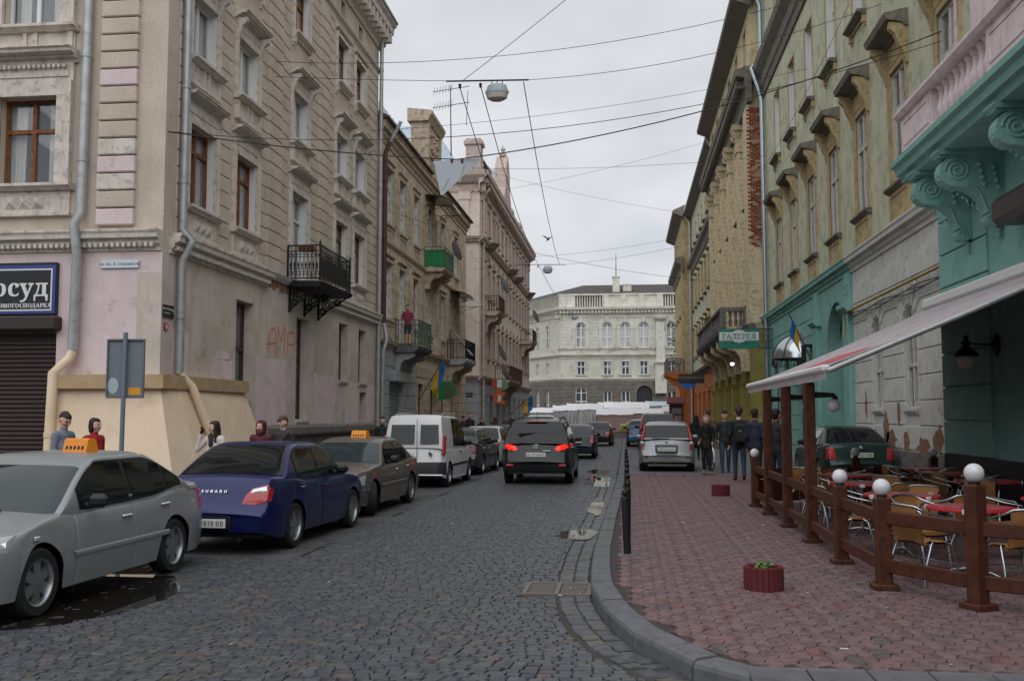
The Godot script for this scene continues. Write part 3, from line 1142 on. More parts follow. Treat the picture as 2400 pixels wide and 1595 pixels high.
func left_corner_house() -> void:
	var t := thing("corner_house", "tall beige plastered corner house with grooved walls and black iron balcony", "building", Vector3(-9.4, 0, -18.9), PI / 2)
	var U := 17.3
	var cols := [1.75, 4.3, 8.3, 12.5, 14.7]
	var up := []
	for k in 5:
		up.append([cols[k] - 0.66, cols[k] + 0.66, 6.37 if k != 2 else 5.66, 8.2])
		up.append([cols[k] - 0.64, cols[k] + 0.64, 9.67, 11.12])
		up.append([cols[k] - 0.62, cols[k] + 0.62, 12.85, 14.4])
		up.append([cols[k] - 0.25, cols[k] + 0.25, 15.25, 15.8])
	var low := [[3.9, 5.0, 1.62, 4.66], [8.3, 9.36, 1.7, 4.66], [12.5, 13.52, 2.99, 4.9], [14.9, 15.92, 3.0, 4.88], [15.1, 16.05, 1.56, 2.66]]
	var w1 := part("wall", wall_mesh(U, 5.3, 17.0, up, 0.34), M.beige, t)
	var w0 := part("wall", wall_mesh(U, 0, 5.3, low, 0.34), M.beige_low, t)
	shell(t, U, 17.0, 13.0, M.beige, M.dark_roof, 0.0, false)
	var co := up.duplicate()
	for k in 5:
		co.append([cols[k] - 0.7, cols[k] + 0.7, 5.7, 8.9])
		co.append([cols[k] - 0.6, cols[k] + 0.6, 8.9, 11.9])
		co.append([cols[k] - 0.6, cols[k] + 0.6, 12.3, 14.9])
	courses(w1, 0.55, U - 0.15, 5.66, 14.95, 0.362, 0.022, co, 0.3, [M.beige])
	# a shallow giant pilaster strip between the second and third bays
	for q in [[5.75, 6.75], [10.1, 11.0]]:
		courses(w1, q[0], q[1], 5.68, 14.9, 0.362, 0.05, [], 0.0, [M.beige])
	var brown := {"fm": M.brown_wood, "curt": 2, "tr": 0.68}
	var white := {"fm": M.white_paint, "curt": 2, "tr": 0.0}
	for k in 5:
		var y0: float = 5.66 if k == 2 else 6.37
		var o := {"fm": M.white_paint if k == 2 else M.brown_wood, "curt": 1, "tr": 0.72, "sill": 0.0 if k == 2 else 0.22, "sillw": 0.22, "jamb": M.white_paint}
		var f := win(t, cols[k], y0, 1.32, 8.2 - y0, o)
		surround(f, 1.32, 8.2 - y0, 0.16, {"s": 0.15, "d": 0.06, "hood": 0.3, "hy": 0.34, "hh": 0.16})
		if k != 2:
			apron(f, 1.32, 0.16, 0.62, 1, M.trim)
		o = {"fm": M.white_paint, "curt": 1 + k % 2, "tr": 0.0, "sill": 0.24, "sillw": 0.2, "jamb": M.white_paint}
		f = win(t, cols[k], 9.67, 1.28, 1.45, o)
		surround(f, 1.28, 1.45, 0.16, {"s": 0.13, "d": 0.05, "hood": 0.34, "hy": 0.3, "hh": 0.17, "br": true})
		apron(f, 1.28, 0.16, 0.56, 2, M.trim)
		o = {"fm": M.brown_wood, "curt": 1, "tr": 0.68, "sill": 0.2, "sillw": 0.16, "jamb": M.white_paint}
		f = win(t, cols[k], 12.85, 1.24, 1.55, o)
		surround(f, 1.24, 1.55, 0.16, {"s": 0.12, "d": 0.05, "hood": 0.12, "hy": 0.02, "hh": 0.1})
		apron(f, 1.24, 0.16, 0.5, 4, M.trim)
		win(t, cols[k], 15.25, 0.5, 0.55, {"fm": M.dark_frame, "tr": 0.0, "cols": 1})
	for k in low.size() - 1:
		var q = low[k]
		win(t, (q[0] + q[1]) / 2, q[2], q[1] - q[0], q[3] - q[2], {"fm": M.dark_frame, "cols": 1, "tr": 0.62 if k < 2 else 0.0, "sill": 0.07, "sillw": 0.04, "sm": M.beige_low, "bar": 0.07, "back": 0.24, "curt": 1 if k == 1 else 0})
	var cd := MB.new()
	cd.ab(15.1, 16.05, 1.56, 2.66, -0.3, -0.26)
	cd.ab(15.3, 15.36, 1.56, 2.66, -0.27, -0.24)
	part("door", cd, M.dark_frame, t)
	# string course, cornice, plinth
	var st := MB.new()
	mould(st, 0.3, 5.9, cornice_profile(5.2, 5.62, 0.27))
	mould(st, 11.0, U, cornice_profile(5.2, 5.62, 0.27))
	mould(st, 5.9, 11.0, [[-0.02, 5.45], [0.07, 5.45], [0.16, 5.54], [0.2, 5.62], [-0.02, 5.62]])
	dentils(st, 0.4, 5.8, 5.27, 0.085, 0.17, 0.12)
	dentils(st, 11.1, U - 0.1, 5.27, 0.085, 0.17, 0.12)
	part("string_course", st, M.trim, t)
	var br := MB.new()
	for k in 9:
		br.ab(6.0 + k * 0.27 + rng.randf() * 0.05, 6.22 + k * 0.27, 5.2 + rng.randf() * 0.12, 5.44, -0.01, 0.015 + rng.randf() * 0.02)
	part("bare_bricks", br, M.bare, t)
	var co2 := MB.new()
	mould(co2, -0.5, U + 0.35, [[-0.02, 15.95], [0.06, 15.95], [0.09, 16.1], [0.2, 16.2], [0.22, 16.5], [0.5, 16.62], [0.52, 16.85], [0.62, 16.95], [0.62, 17.05], [-0.02, 17.15]])
	mould(co2, 0.3, U, cornice_profile(14.95, 15.12, 0.12))
	var u := 0.1
	while u < U:
		co2.ab(u, u + 0.2, 16.22, 16.6, 0.2, 0.48)
		u += 0.52
	part("cornice", co2, M.trim, t)
	var gu := MB.new()
	gu.tube([Vector3(-0.5, 17.08, 0.62), Vector3(U + 0.35, 17.08, 0.62)], 0.07, 8)
	part("gutter", gu, M.zinc, t)
	var pl := MB.new()
	mould(pl, 5.6, 16.6, [[-0.02, 1.27], [0.2, 1.27], [0.23, 1.33], [0.23, 1.5], [0.16, 1.56], [-0.02, 1.57]])
	pl.ab(5.2, U, 0, 1.27, -0.02, 0.08)
	part("plinth", pl, M.stone, t)
	# lighter patches of fresh render
	for q in [[0.55, 1.3, 2.66, 3.62], [2.55, 3.7, 2.4, 3.15], [5.25, 7.5, 1.58, 3.35], [9.9, 12.1, 1.58, 3.1], [13.3, 14.85, 1.58, 2.95], [16.1, 17.2, 1.58, 2.95], [2.75, 3.5, 3.15, 3.33]]:
		var p := PackedVector2Array()
		for s in [[q[0], q[2], q[1], q[2]], [q[1], q[2], q[1], q[3]], [q[1], q[3], q[0], q[3]], [q[0], q[3], q[0], q[2]]]:
			for i in 5:
				p.append(Vector2(lerpf(s[0], s[2], i / 5.0) + rng.randf_range(-0.03, 0.03), lerpf(s[1], s[3], i / 5.0) + rng.randf_range(-0.025, 0.025)))
		var mb := MB.new()
		mb.ext(p, -0.01, 0.006)
		part("render_patch", mb, M.pinkwall, w0)
	graffiti(t)
	# sprayed-over vent, little vent slot
	# downpipes
	pipe(t, [Vector3(U - 0.1, 16.9, 0.5), Vector3(U - 0.15, 16.2, 0.16), Vector3(U - 0.15, 0.3, 0.14)], 0.075, M.zinc)
	pipe(t, [Vector3(0.62, 17.0, 0.5), Vector3(0.62, 16.0, 0.14), Vector3(0.62, 5.75, 0.14), Vector3(0.62, 5.5, 0.36), Vector3(0.62, 5.1, 0.14), Vector3(0.62, 2.7, 0.14)], 0.085, M.zinc)
	pipe(t, [Vector3(0.62, 2.7, 0.14), Vector3(0.9, 2.45, 0.3), Vector3(1.3, 1.0, 0.75), Vector3(1.5, 0.2, 1.05)], 0.09, M.cream)
	# balcony
	var bs := MB.new()
	mould(bs, 7.35, 10.45, [[-0.02, 5.42], [0.9, 5.42], [1.0, 5.48], [1.04, 5.56], [-0.02, 5.6]])
	part("balcony_slab", bs, M.dark_iron, t)
	var r := iron_rail([Vector3(7.42, 5.58, 0.02), Vector3(7.42, 5.58, 0.95), Vector3(10.4, 5.58, 0.95), Vector3(10.4, 5.58, 0.02)], 1.0, 0.11, 0.014)
	for k in 24:      # scrolled panels between the bars
		var a := Vector3(7.5 + k * 0.122, 5.68, 0.95)
		r.box(a + Vector3(0, 0.3, 0), Vector3(0.075, 0.56, 0.012))
		r.lathe([[0.0, -0.012], [0.045, 0.0], [0.0, 0.012]], 8, a + Vector3(0.02, 0.66, 0), Basis(Vector3.RIGHT, PI / 2))
	for k in 8:
		var a := Vector3(7.42, 5.68, 0.1 + k * 0.11)
		var ring := []
		for i in 13:
			ring.append(a + Vector3(0, 0.62 + 0.05 * sin(TAU * i / 12), 0.05 * cos(TAU * i / 12)))
		r.tube(ring, 0.009, 4)
		ring = []
		for i in 13:
			ring.append(a + Vector3(0, 0.12 + 0.05 * sin(TAU * i / 12), 0.05 * cos(TAU * i / 12)))
		r.tube(ring, 0.009, 4)
		r.lathe([[0.0, 0.2], [0.02, 0.24], [0.012, 0.3], [0.03, 0.36], [0.0, 0.46]], 6, a)
	for q in [Vector3(7.42, 6.58, 0.95), Vector3(10.4, 6.58, 0.95)]:
		r.lathe([[0.03, 0], [0.02, 0.04], [0.035, 0.08], [0.0, 0.17]], 8, q)
	part("railing", r, M.dark_iron, t)
	for x: float in [7.6, 8.9, 10.2]:
		var cs := MB.new()
		for s in [[0.3, 5.2, 0.16], [0.62, 5.27, 0.1], [0.16, 5.0, 0.1]]:
			for w in 2:
				var ring := []
				for i in 17:
					var rr: float = s[2] * (1.0 if w == 0 else 0.5)
					ring.append(Vector3(x, s[1] + rr * sin(TAU * i / 16), s[0] + rr * cos(TAU * i / 16)))
				cs.tube(ring, 0.022, 5)
		cs.tube([Vector3(x, 4.75, 0.02), Vector3(x, 4.95, 0.2), Vector3(x, 5.15, 0.5), Vector3(x, 5.4, 0.9)], 0.025, 6)
		cs.box(Vector3(x, 5.08, 0.03), Vector3(0.07, 0.7, 0.06))
		part("console", cs, M.dark_iron, t)
	# flower box on the rail
	var fb := MB.new()
	fb.ab(7.44, 7.62, 6.42, 6.56, 0.3, 0.75)
	part("flower_box", fb, M.brown_wood, t)
	# diagonal corner and the facade on the square
	var FX := Transform3D(Basis(Vector3(0, 0, 1), Vector3(0, 1, 0), Vector3(-1, 0, 0)), Vector3(-0.02, 0, -7.5))
	var fo := [[3.85, 5.15, 6.62, 8.5], [3.85, 5.15, 10.0, 11.9], [3.85, 5.15, 13.2, 14.9]]
	var wf := part("wall", wall_mesh(7.52, 5.3, 17.0, fo, 0.34), M.beige, t, FX)
	part("wall", wall_mesh(7.52, 0, 5.3, [[0.8, 5.28, 0, 3.85]], 0.3), M.pinkwall, t, FX)
	for k in 3:
		var q = fo[k]
		var h: float = q[3] - q[2]
		var f := win(t, 4.5, q[2], 1.3, h, {"fm": M.brown_wood if k == 0 else M.white_paint, "curt": 1, "tr": 0.64 if k == 0 else 0.0, "sill": 0.26, "sillw": 0.42, "back": 0.2})
		f.transform = FX * f.transform
		surround(f, 1.3, h, 0.2, {"s": 0.3, "d": 0.1, "hood": 0.42, "hy": 0.4, "hh": 0.26})
		apron(f, 1.7, 0.2, 0.6, [1, 2, 3][k], M.trim)
		if k == 0:
			var dn := MB.new()
			dentils(dn, -0.85, 0.85, h + 0.57, 0.07, 0.18, 0.11)
			part("dentils", dn, M.trim, f, at(0, 0, 0.2))
	var v := 5.72
	while v < 16.0:          # corner quoins
		var qb := MB.new()
		qb.cbox(Vector3.ZERO, Vector3(0.82, 0.335, 0.18), 0.02)
		part("quoin", qb, [M.beige, M.trim, M.beige, M.pinkwall, M.trim][rng.randi() % 5] if v < 9 else M.beige, wf, at(6.5, v + 0.18, 0.02))
		v += 0.366
	var fs := MB.new()
	mould(fs, 0, 7.5, cornice_profile(5.2, 5.62, 0.27))
	dentils(fs, 0.0, 7.4, 5.27, 0.085, 0.17, 0.12)
	mould(fs, 0, 7.6, [[-0.02, 15.95], [0.06, 15.95], [0.2, 16.2], [0.22, 16.5], [0.5, 16.62], [0.62, 16.95], [0.62, 17.05], [-0.02, 17.15]])
	part("string_course", fs, M.trim, t, FX)
	pipe(t, [FX * Vector3(5.85, 17, 0.12), FX * Vector3(5.8, 6.0, 0.14), FX * Vector3(5.78, 5.7, 0.34), FX * Vector3(5.77, 5.1, 0.16), FX * Vector3(5.72, 3.15, 0.13)], 0.1, M.zinc)
	pipe(t, [FX * Vector3(5.72, 3.15, 0.13), FX * Vector3(5.68, 3.0, 0.15), FX * Vector3(5.42, 2.7, 0.3), FX * Vector3(5.42, 0.2, 0.42)], 0.1, M.cream)
	# sloping buttress
	var bt := MB.new()
	var a := FX * Vector3(5.3, 2.38, 0.1)
	var pts0 := [FX * Vector3(5.3, 2.4, 0.14), FX * Vector3(7.62, 2.4, 0.14), Vector3(0.5, 2.4, 0.2), Vector3(4.1, 2.4, 0.16)]
	var pts1 := [FX * Vector3(5.3, -0.1, 0.5), FX * Vector3(8.35, -0.1, 0.75), Vector3(0.3, -0.1, 1.0), Vector3(5.25, -0.1, 0.75)]
	for k in 3:
		bt.quad(pts1[k], pts1[k + 1], pts0[k + 1], pts0[k])
	bt.quad(pts1[3], Vector3(5.25, -0.1, 0), Vector3(4.1, 2.4, 0), pts0[3])
	bt.quad(FX * Vector3(5.3, -0.1, 0), pts1[0], pts0[0], FX * Vector3(5.3, 2.4, 0))
	part("buttress", bt, M.cream, t)
	var cap := MB.new()
	cap.ext(PackedVector2Array([Vector2(5.3, 0), Vector2(7.75, 0), Vector2(7.75, -0.3), Vector2(5.3, -0.3)]), 2.38, 2.66, FX * Transform3D(Basis(Vector3(1, 0, 0), Vector3(0, 0, -1), Vector3(0, 1, 0)), Vector3(0, 0, 0)))
	cap.ext(PackedVector2Array([Vector2(-0.22, 0.16), Vector2(0.3, 0.26), Vector2(4.15, 0.26), Vector2(4.15, -0.02), Vector2(-0.22, -0.02)]), 2.383, 2.663, Transform3D(Basis(Vector3(1, 0, 0), Vector3(0, 0, 1), Vector3(0, -1, 0)), Vector3(0, 2.383 + 2.663, 0)))
	part("buttress_cap", cap, M.cream_cap, t)
	# bare strip where the pink coat ends
	var ps := MB.new()
	ps.ab(7.0, 7.53, 2.66, 4.75, -0.01, 0.006)
	part("render_patch", ps, M.beige_low, t, FX)
	# roller shutter of the shop
	var sh := MB.new()
	sh.ab(0.8, 5.28, 0.0, 3.55, -0.24, -0.2)
	var s2 := part("shutter", sh, sm(hx("2b201d"), 0.6), t, FX)
	var slat_mat := sm(hx("3a2b27"), 0.5)
	for k in 36:
		var sl := "slat"
		if not cache.has(sl):
			var mb := MB.new()
			mb.cbox(Vector3.ZERO, Vector3(4.44, 0.072, 0.05), 0.018)
			cache[sl] = mb.mesh()
		part("slat", cache[sl], slat_mat, s2, at(3.04, 0.05 + k * 0.094, -0.185))
	var hb := MB.new()
	hb.cbox(Vector3(3.04, 3.72, -0.02), Vector3(4.7, 0.3, 0.5), 0.04)
	part("shutter_box", hb, sm(hx("2f2320"), 0.5), t, FX)
	# shop board
	var bd := MB.new()
	bd.cbox(Vector3(2.9, 4.44, 0.06), Vector3(4.8, 1.08, 0.12), 0.01)
	var sb := part("shop_sign", bd, sm(hx("10131c"), 0.35), t, FX)
	var ed := MB.new()
	for q in [[0.6, 5.22, 4.82, 4.85], [0.6, 5.22, 3.98, 4.01], [5.19, 5.22, 4.01, 4.82]]:
		ed.ab(q[0], q[1], q[2], q[3], 0.119, 0.126)
	part("border", ed, M.white_paint, sb)
	var eb := MB.new()
	eb.ab(5.225, 5.29, 3.93, 4.92, 0.119, 0.125)
	eb.ab(0.6, 5.225, 3.93, 3.975, 0.119, 0.125)
	eb.ab(0.6, 5.225, 4.855, 4.92, 0.119, 0.125)
	part("border", eb, sm(hx("2c3f8c"), 0.4), sb)
	var tm := text_mesh("посуд", 0.37, 0.02, "Droid Serif", true)
	part("lettering", tm, M.white_paint, sb, Transform3D(Basis(), Vector3(4.36, 4.46, 0.13)))
	part("lettering", text_mesh("з предметів ДОМОГОСПОДАРКА", 0.085, 0.012, "Droid Serif", true), M.white_paint, sb, Transform3D(Basis(), Vector3(4.2, 4.09, 0.126)))
	# plates on the corner
	var n1 := MB.new()
	n1.cbox(Vector3.ZERO, Vector3(0.82, 0.17, 0.03), 0.006)
	var pn := part("name_plate", n1, sm(hx("c9d6da"), 0.35), t, FX * at(6.62, 4.93, 0.03))
	part("lettering", text_mesh("пл. Кн. Я. Осмомисла", 0.062, 0.006), sm(hx("20282c"), 0.5), pn, at(0, 0, 0.016))
	var dg := Transform3D(Basis(Vector3.UP, -PI / 4), Vector3(0, 0, 0))
	var n2 := MB.new()
	n2.cbox(Vector3.ZERO, Vector3(0.46, 0.26, 0.025), 0.006)
	var pn2 := part("name_plate", n2, sm(hx("22211f"), 0.4), t, Transform3D(Basis(), Vector3(0.3, 3.98, 0.025)))
	part("lettering", text_mesh("вул. Театральна", 0.045, 0.004), M.white_paint, pn2, at(-0.03, 0.05, 0.013))
	part("lettering", text_mesh("вул. Театральна", 0.025, 0.004), M.white_paint, pn2, at(-0.09, -0.04, 0.013))
	part("lettering", text_mesh("10", 0.045, 0.004), M.white_paint, pn2, at(0.19, 0.02, 0.013))
	var rd := MB.new()
	rd.lathe([[0.0, 0], [0.09, 0.0], [0.09, 0.02], [0.0, 0.02]], 20, Vector3.ZERO, Basis(Vector3.RIGHT, PI / 2))
	var rdp := part("round_plate", rd, sm(hx("b3262a"), 0.4), t, at(0.22, 3.66, 0.01))
	var bar := MB.new()
	bar.ab(-0.02, 0.02, -0.06, 0.06, 0.021, 0.025)
	bar.ab(-0.05, 0.05, -0.012, 0.012, 0.021, 0.026)
	part("mark", bar, M.white_paint, rdp)

func graffiti(t: Node) -> void:
	var mb := MB.new()
	var strokes := [[[6.05, 3.55], [6.12, 3.95], [6.3, 4.12], [6.55, 4.2], [6.62, 3.4]], [[6.1, 3.72], [6.58, 3.78]],
		[[6.8, 3.5], [6.78, 4.25], [7.05, 3.85], [7.35, 4.3], [7.3, 3.55]],
		[[7.55, 3.45], [7.6, 4.15], [8.1, 4.18], [8.12, 3.4]], [[7.58, 3.82], [8.1, 3.84]], [[5.9, 3.72], [5.93, 3.7]], [[8.22, 3.72], [8.25, 3.7]]]
	for s in strokes:
		for k in s.size() - 1:
			var a := Vector2(s[k][0], s[k][1])
			var b := Vector2(s[k + 1][0], s[k + 1][1])
			var d := (b - a).normalized() * 0.02
			var w := Vector2(-d.y, d.x) * 1.1
			mb.ext(PackedVector2Array([a - d - w, b + d - w, b + d + w, a - d + w]), -0.004, 0.003 + 0.0005 * k)
	part("graffiti", mb, sm(hx("d4613a"), 0.7), t)

func bay_window(t: Node, u: float, v: float, w: float, h: float, kind: int, fm: Material, trim: Material, wall_hood := 0.1) -> MeshInstance3D:
	var f := win(t, u, v, w, h, {"fm": fm, "curt": kind, "tr": 0.7, "sill": 0.14, "sillw": 0.12, "sm": trim, "jamb": M.old_white})
	surround(f, w, h, 0.16, {"s": 0.13, "d": 0.05, "hood": wall_hood, "hy": 0.04 if wall_hood < 0.15 else 0.22, "hh": 0.1, "m": trim})
	return f

func bracket(x: float, w: float, y: float, out: float, h: float) -> MB:   # stone scroll under a balcony
	var mb := MB.new()
	mb.ext(PackedVector2Array([Vector2(0, y), Vector2(out, y), Vector2(out, y - h * 0.22), Vector2(out * 0.8, y - h * 0.34), Vector2(out * 0.5, y - h * 0.4), Vector2(out * 0.32, y - h * 0.6), Vector2(out * 0.26, y - h), Vector2(0, y - h)]), -x - w / 2, -x + w / 2, Transform3D(ALONG, Vector3.ZERO))
	return mb

func dish(t: Node, p: Vector3, r: float, yaw: float) -> void:
	var mb := MB.new()
	var prof := []
	for k in 6:
		var q := k / 5.0
		prof.append([r * q, -0.28 * r * (1 - q * q)])
	var b := Basis(Vector3.UP, yaw) * Basis(Vector3.RIGHT, deg_to_rad(66))
	mb.lathe(prof, 20, p, b)
	mb.tube([p + b * Vector3(0, -0.25 * r, 0), p + b * Vector3(0, 0.3 * r, 0.75 * r)], 0.012, 5)
	mb.box(p + b * Vector3(0, 0.3 * r, 0.75 * r), Vector3(0.07, 0.07, 0.09))
	mb.tube([p + b * Vector3(0, -0.28 * r, 0), p + b * Vector3(0, -0.28 * r, 0) + Vector3(0, -0.35, -0.1), Vector3(p.x, p.y - 0.5, 0)], 0.02, 5)
	part("satellite_dish", mb, sm(hx("9b9c9b"), 0.5), t)

func plastic_hood(t: Node, u0: float, u1: float, y: float, out: float) -> void:
	var mb := MB.new()
	var g := []
	for k in 9:
		var a := PI / 2 * k / 8
		g.append(PackedVector3Array([Vector3(u0, y + 0.55 * cos(a), out * sin(a)), Vector3(u1, y + 0.55 * cos(a), out * sin(a))]))
	mb.grid(g)
	var g2 := []
	for r in g:
		g2.append(PackedVector3Array([r[0] - Vector3(0, 0.012, 0), r[1] - Vector3(0, 0.012, 0)]))
	mb.grid(g2, false, true)
	var m := sm(hx("4a3a33"), 0.25)
	part("canopy", mb, m, t)
	var br := MB.new()
	for u: float in [u0 + 0.03, u1 - 0.03]:
		br = MB.new()
		var p := []
		for k in 9:
			var a := PI / 2 * k / 8
			p.append(Vector3(u, y + 0.53 * cos(a), out * sin(a)))
		br.tube(p, 0.015, 5)
		br.tube([Vector3(u, y, 0), Vector3(u, y, out)], 0.015, 5)
		br.tube([Vector3(u, y - 0.5, 0), Vector3(u, y - 0.2, 0.3), Vector3(u, y, out * 0.8)], 0.015, 5)
		part("canopy_frame", br, M.dark_iron, t)

func left_second_house() -> void:
	var t := thing("tan_house", "shabby tan three storey house with green balcony and rusty eaves", "building", Vector3(-9.4, -0.22, -36.3), PI / 2)
	var U := 20.8
	var cols := [1.8, 4.05, 6.8, 9.95, 13.3, 17.2]
	var ops := []
	for k in 6:
		ops.append([cols[k] - 0.56, cols[k] + 0.56, 9.65 if k != 3 else 9.0, 11.95])
		ops.append([cols[k] - 0.56, cols[k] + 0.56, 5.85 if k != 1 and k != 5 else 4.98, 8.15])
	var low := [[2.1, 4.3, 0.12, 3.5], [7.6, 8.7, 0.12, 3.5], [10.4, 11.6, 0.9, 3.3], [13.2, 14.4, 0.9, 3.3], [16.0, 17.1, 0.12, 3.4]]
	var w := part("wall", wall_mesh(U, 4.85, 13.6, ops), M.tan, t)
	var wg := part("wall", wall_mesh(7.0, 0, 4.85, [low[0]]), M.grey_block, t)
	var lo2 := []
	for q in low.slice(1):
		lo2.append([q[0] - 7.0, q[1] - 7.0, q[2], q[3]])
	var wt := part("wall", wall_mesh(U - 7.0, 0, 4.85, lo2), M.tan, t, at(7, 0, 0))
	shell(t, U, 13.6, 12, M.tan, M.rust_roof)
	courses(wg, 0.05, 6.95, 0.15, 4.6, 0.55, 0.03, [low[0]], 0.1, [M.grey_block], 0.03, 1.3)
	courses(wt, 0.05, U - 7.05, 0.15, 4.6, 0.52, 0.035, lo2, 0.12, [M.tan_trim, M.tan], 0.03, 1.0)
	for k in 6:
		var f := bay_window(t, cols[k], 9.65 if k != 3 else 9.0, 1.12, 2.3 if k != 3 else 2.95, 1 + k % 2, M.old_white if k != 2 else M.white_paint, M.tan_trim)
		if k != 3:
			apron(f, 1.12, 0.16, 0.75, 3, M.tan_trim)
		var y0: float = 5.85 if k != 1 and k != 5 else 4.98
		f = bay_window(t, cols[k], y0, 1.12, 8.15 - y0, 1 + (k + 1) % 2, M.white_paint if k % 3 != 2 else M.brown_wood, M.tan_trim, 0.12)
		if y0 > 5:
			apron(f, 1.12, 0.16, 0.7, 3, M.tan_trim)
	for k in range(1, 5):
		var q = low[k]
		win(t, (q[0] + q[1]) / 2, q[2], q[1] - q[0], q[3] - q[2], {"fm": M.dark_frame, "cols": 2, "tr": 0.75})
	# raised panels between the windows
	for k in 5:
		var c: float = (cols[k] + cols[k + 1]) / 2
		for y in [[6.0, 7.9], [9.8, 11.8]]:
			var mb := MB.new()
			mb.cbox(Vector3(c, (y[0] + y[1]) / 2, 0.0), Vector3(0.5, y[1] - y[0], 0.07), 0.015)
			part("panel", mb, M.tan_trim, w)
	var st := MB.new()
	mould(st, 0, U, cornice_profile(4.7, 5.0, 0.22))
	mould(st, 0, U, cornice_profile(8.75, 8.95, 0.1))
	mould(st, 0, U, cornice_profile(12.75, 13.5, 0.3))
	part("string_course", st, M.tan_trim, t)
	var ev := MB.new()
	for q in [[-0.1, 9.0], [12.3, U + 0.3]]:
		mould(ev, q[0], q[1], [[-0.6, 13.75], [0.0, 13.5], [0.4, 13.48], [0.42, 13.56], [0.1, 13.72], [-0.6, 14.1]])
	part("eaves", ev, M.rust_roof, t)
	# attic gable with relief
	var gb := MB.new()
	gb.ab(9.0, 12.3, 13.4, 16.1, -0.75, 0.05)
	mould(gb, 8.85, 12.45, [[-0.9, 16.1], [0.1, 16.1], [0.2, 16.3], [0.3, 16.45], [0.3, 16.6], [-0.9, 16.75]])
	gb.ab(9.1, 12.2, 14.5, 14.62, 0.05, 0.14)
	for q: float in [9.2, 12.1]:
		gb.ab(q - 0.18, q + 0.18, 13.4, 16.1, 0.05, 0.13)
	part("attic_gable", gb, M.tan_trim, t)
	var rl := MB.new()
	for k in 16:
		var p := Vector3(10.65 + rng.randf_range(-0.8, 0.8), 15.3 + rng.randf_range(-0.65, 0.65), 0.06)
		rl.lathe([[0.0, -0.14], [0.09, -0.09], [0.13, 0.0], [0.09, 0.09], [0.0, 0.14]], 8, p)
	part("relief", rl, M.tan_trim, t)
	# tin roofs behind
	var tr := MB.new()
	tr.quad(Vector3(4.5, 13.8, -0.7), Vector3(U, 13.8, -0.7), Vector3(U, 17.1, -2.3), Vector3(4.5, 17.1, -2.3))
	tr.quad(Vector3(4.5, 17.1, -2.3), Vector3(U, 17.1, -2.3), Vector3(U, 17.4, -8), Vector3(4.5, 17.4, -8))
	tr.quad(Vector3(4.5, 13.8, -8), Vector3(4.5, 13.8, -0.7), Vector3(4.5, 17.1, -2.3), Vector3(4.5, 17.4, -8))
	for k in 24:
		tr.box(Vector3(4.7 + k * 0.68, 15.46, -1.48), Vector3(0.03, 3.6, 0.05), Basis(Vector3.RIGHT, -0.45))
	part("tin_roof", tr, M.tin_roof, t)
	var fw := MB.new()
	fw.ab(5.2, 9.0, 13.6, 14.9, -1.2, -1.0)
	part("fire_wall", fw, M.rust_roof, t)
	# balconies
	var sl := MB.new()
	mould(sl, 8.7, 11.2, [[-0.02, 8.8], [0.85, 8.8], [0.98, 8.9], [1.0, 8.98], [-0.02, 9.0]])
	part("balcony_slab", sl, M.tan_trim, t)
	for u: float in [9.0, 10.9]:
		part("bracket", bracket(u, 0.22, 8.8, 0.85, 0.8), M.tan_trim, t)
	var gp := MB.new()
	gp.ab(8.8, 11.1, 9.08, 9.82, 0.93, 0.945)
	gp.ab(8.8, 8.815, 9.08, 9.82, 0.05, 0.93)
	gp.ab(11.085, 11.1, 9.08, 9.82, 0.05, 0.93)
	var gmat := sm(hx("157a45"), 0.35)
	gmat.backlight_enabled = true
	gmat.backlight = Color(0.05, 0.3, 0.14)
	part("balcony_panel", gp, gmat, t)
	part("railing", iron_rail([Vector3(8.78, 8.98, 0.02), Vector3(8.78, 8.98, 0.96), Vector3(11.12, 8.98, 0.96), Vector3(11.12, 8.98, 0.02)], 1.0, 0.25, 0.012), M.green_iron, t)
	sl = MB.new()
	mould(sl, 2.8, 5.6, [[-0.02, 4.62], [0.8, 4.62], [1.0, 4.74], [1.06, 4.88], [-0.02, 4.92]])
	part("balcony_slab", sl, M.slab, t)
	for u: float in [3.1, 5.3]:
		part("bracket", bracket(u, 0.25, 4.62, 0.8, 0.75), M.grey_block, t)
	part("railing", iron_rail([Vector3(2.95, 4.9, 0.02), Vector3(2.95, 4.9, 1.0), Vector3(5.45, 4.9, 1.0), Vector3(5.45, 4.9, 0.02)], 1.05, 0.14, 0.014), M.green_iron, t)
	sl = MB.new()
	mould(sl, 14.7, 18.2, [[-0.02, 4.72], [0.8, 4.72], [1.0, 4.84], [1.04, 4.98], [-0.02, 5.02]])
	part("balcony_slab", sl, M.grey_block, t)
	for u: float in [15.0, 17.9]:
		part("bracket", bracket(u, 0.25, 4.72, 0.85, 0.85), M.tan_trim, t)
	part("railing", iron_rail([Vector3(14.8, 5.0, 0.02), Vector3(14.8, 5.0, 0.98), Vector3(18.1, 5.0, 0.98), Vector3(18.1, 5.0, 0.02)], 1.05, 0.14, 0.014), M.dark_iron, t)
	plastic_hood(t, 8.8, 11.3, 11.95, 1.35)
	plastic_hood(t, 15.4, 18.6, 8.2, 1.3)
	dish(t, Vector3(12.2, 10.35, 0.95), 0.52, 0.5)
	# pipes
	pipe(t, [Vector3(0.55, 13.5, 0.75), Vector3(0.5, 12.6, 0.3)], 0.07, M.zinc)
	pipe(t, [Vector3(0.5, 12.7, 0.32), Vector3(0.45, 12.2, 0.16), Vector3(0.45, 5.6, 0.16)], 0.095, sm(hx("4d2a25"), 0.6))
	pipe(t, [Vector3(0.45, 5.6, 0.16), Vector3(0.42, 5.0, 0.3), Vector3(0.25, 4.5, 0.2), Vector3(0.25, 0.2, 0.16)], 0.085, M.zinc)
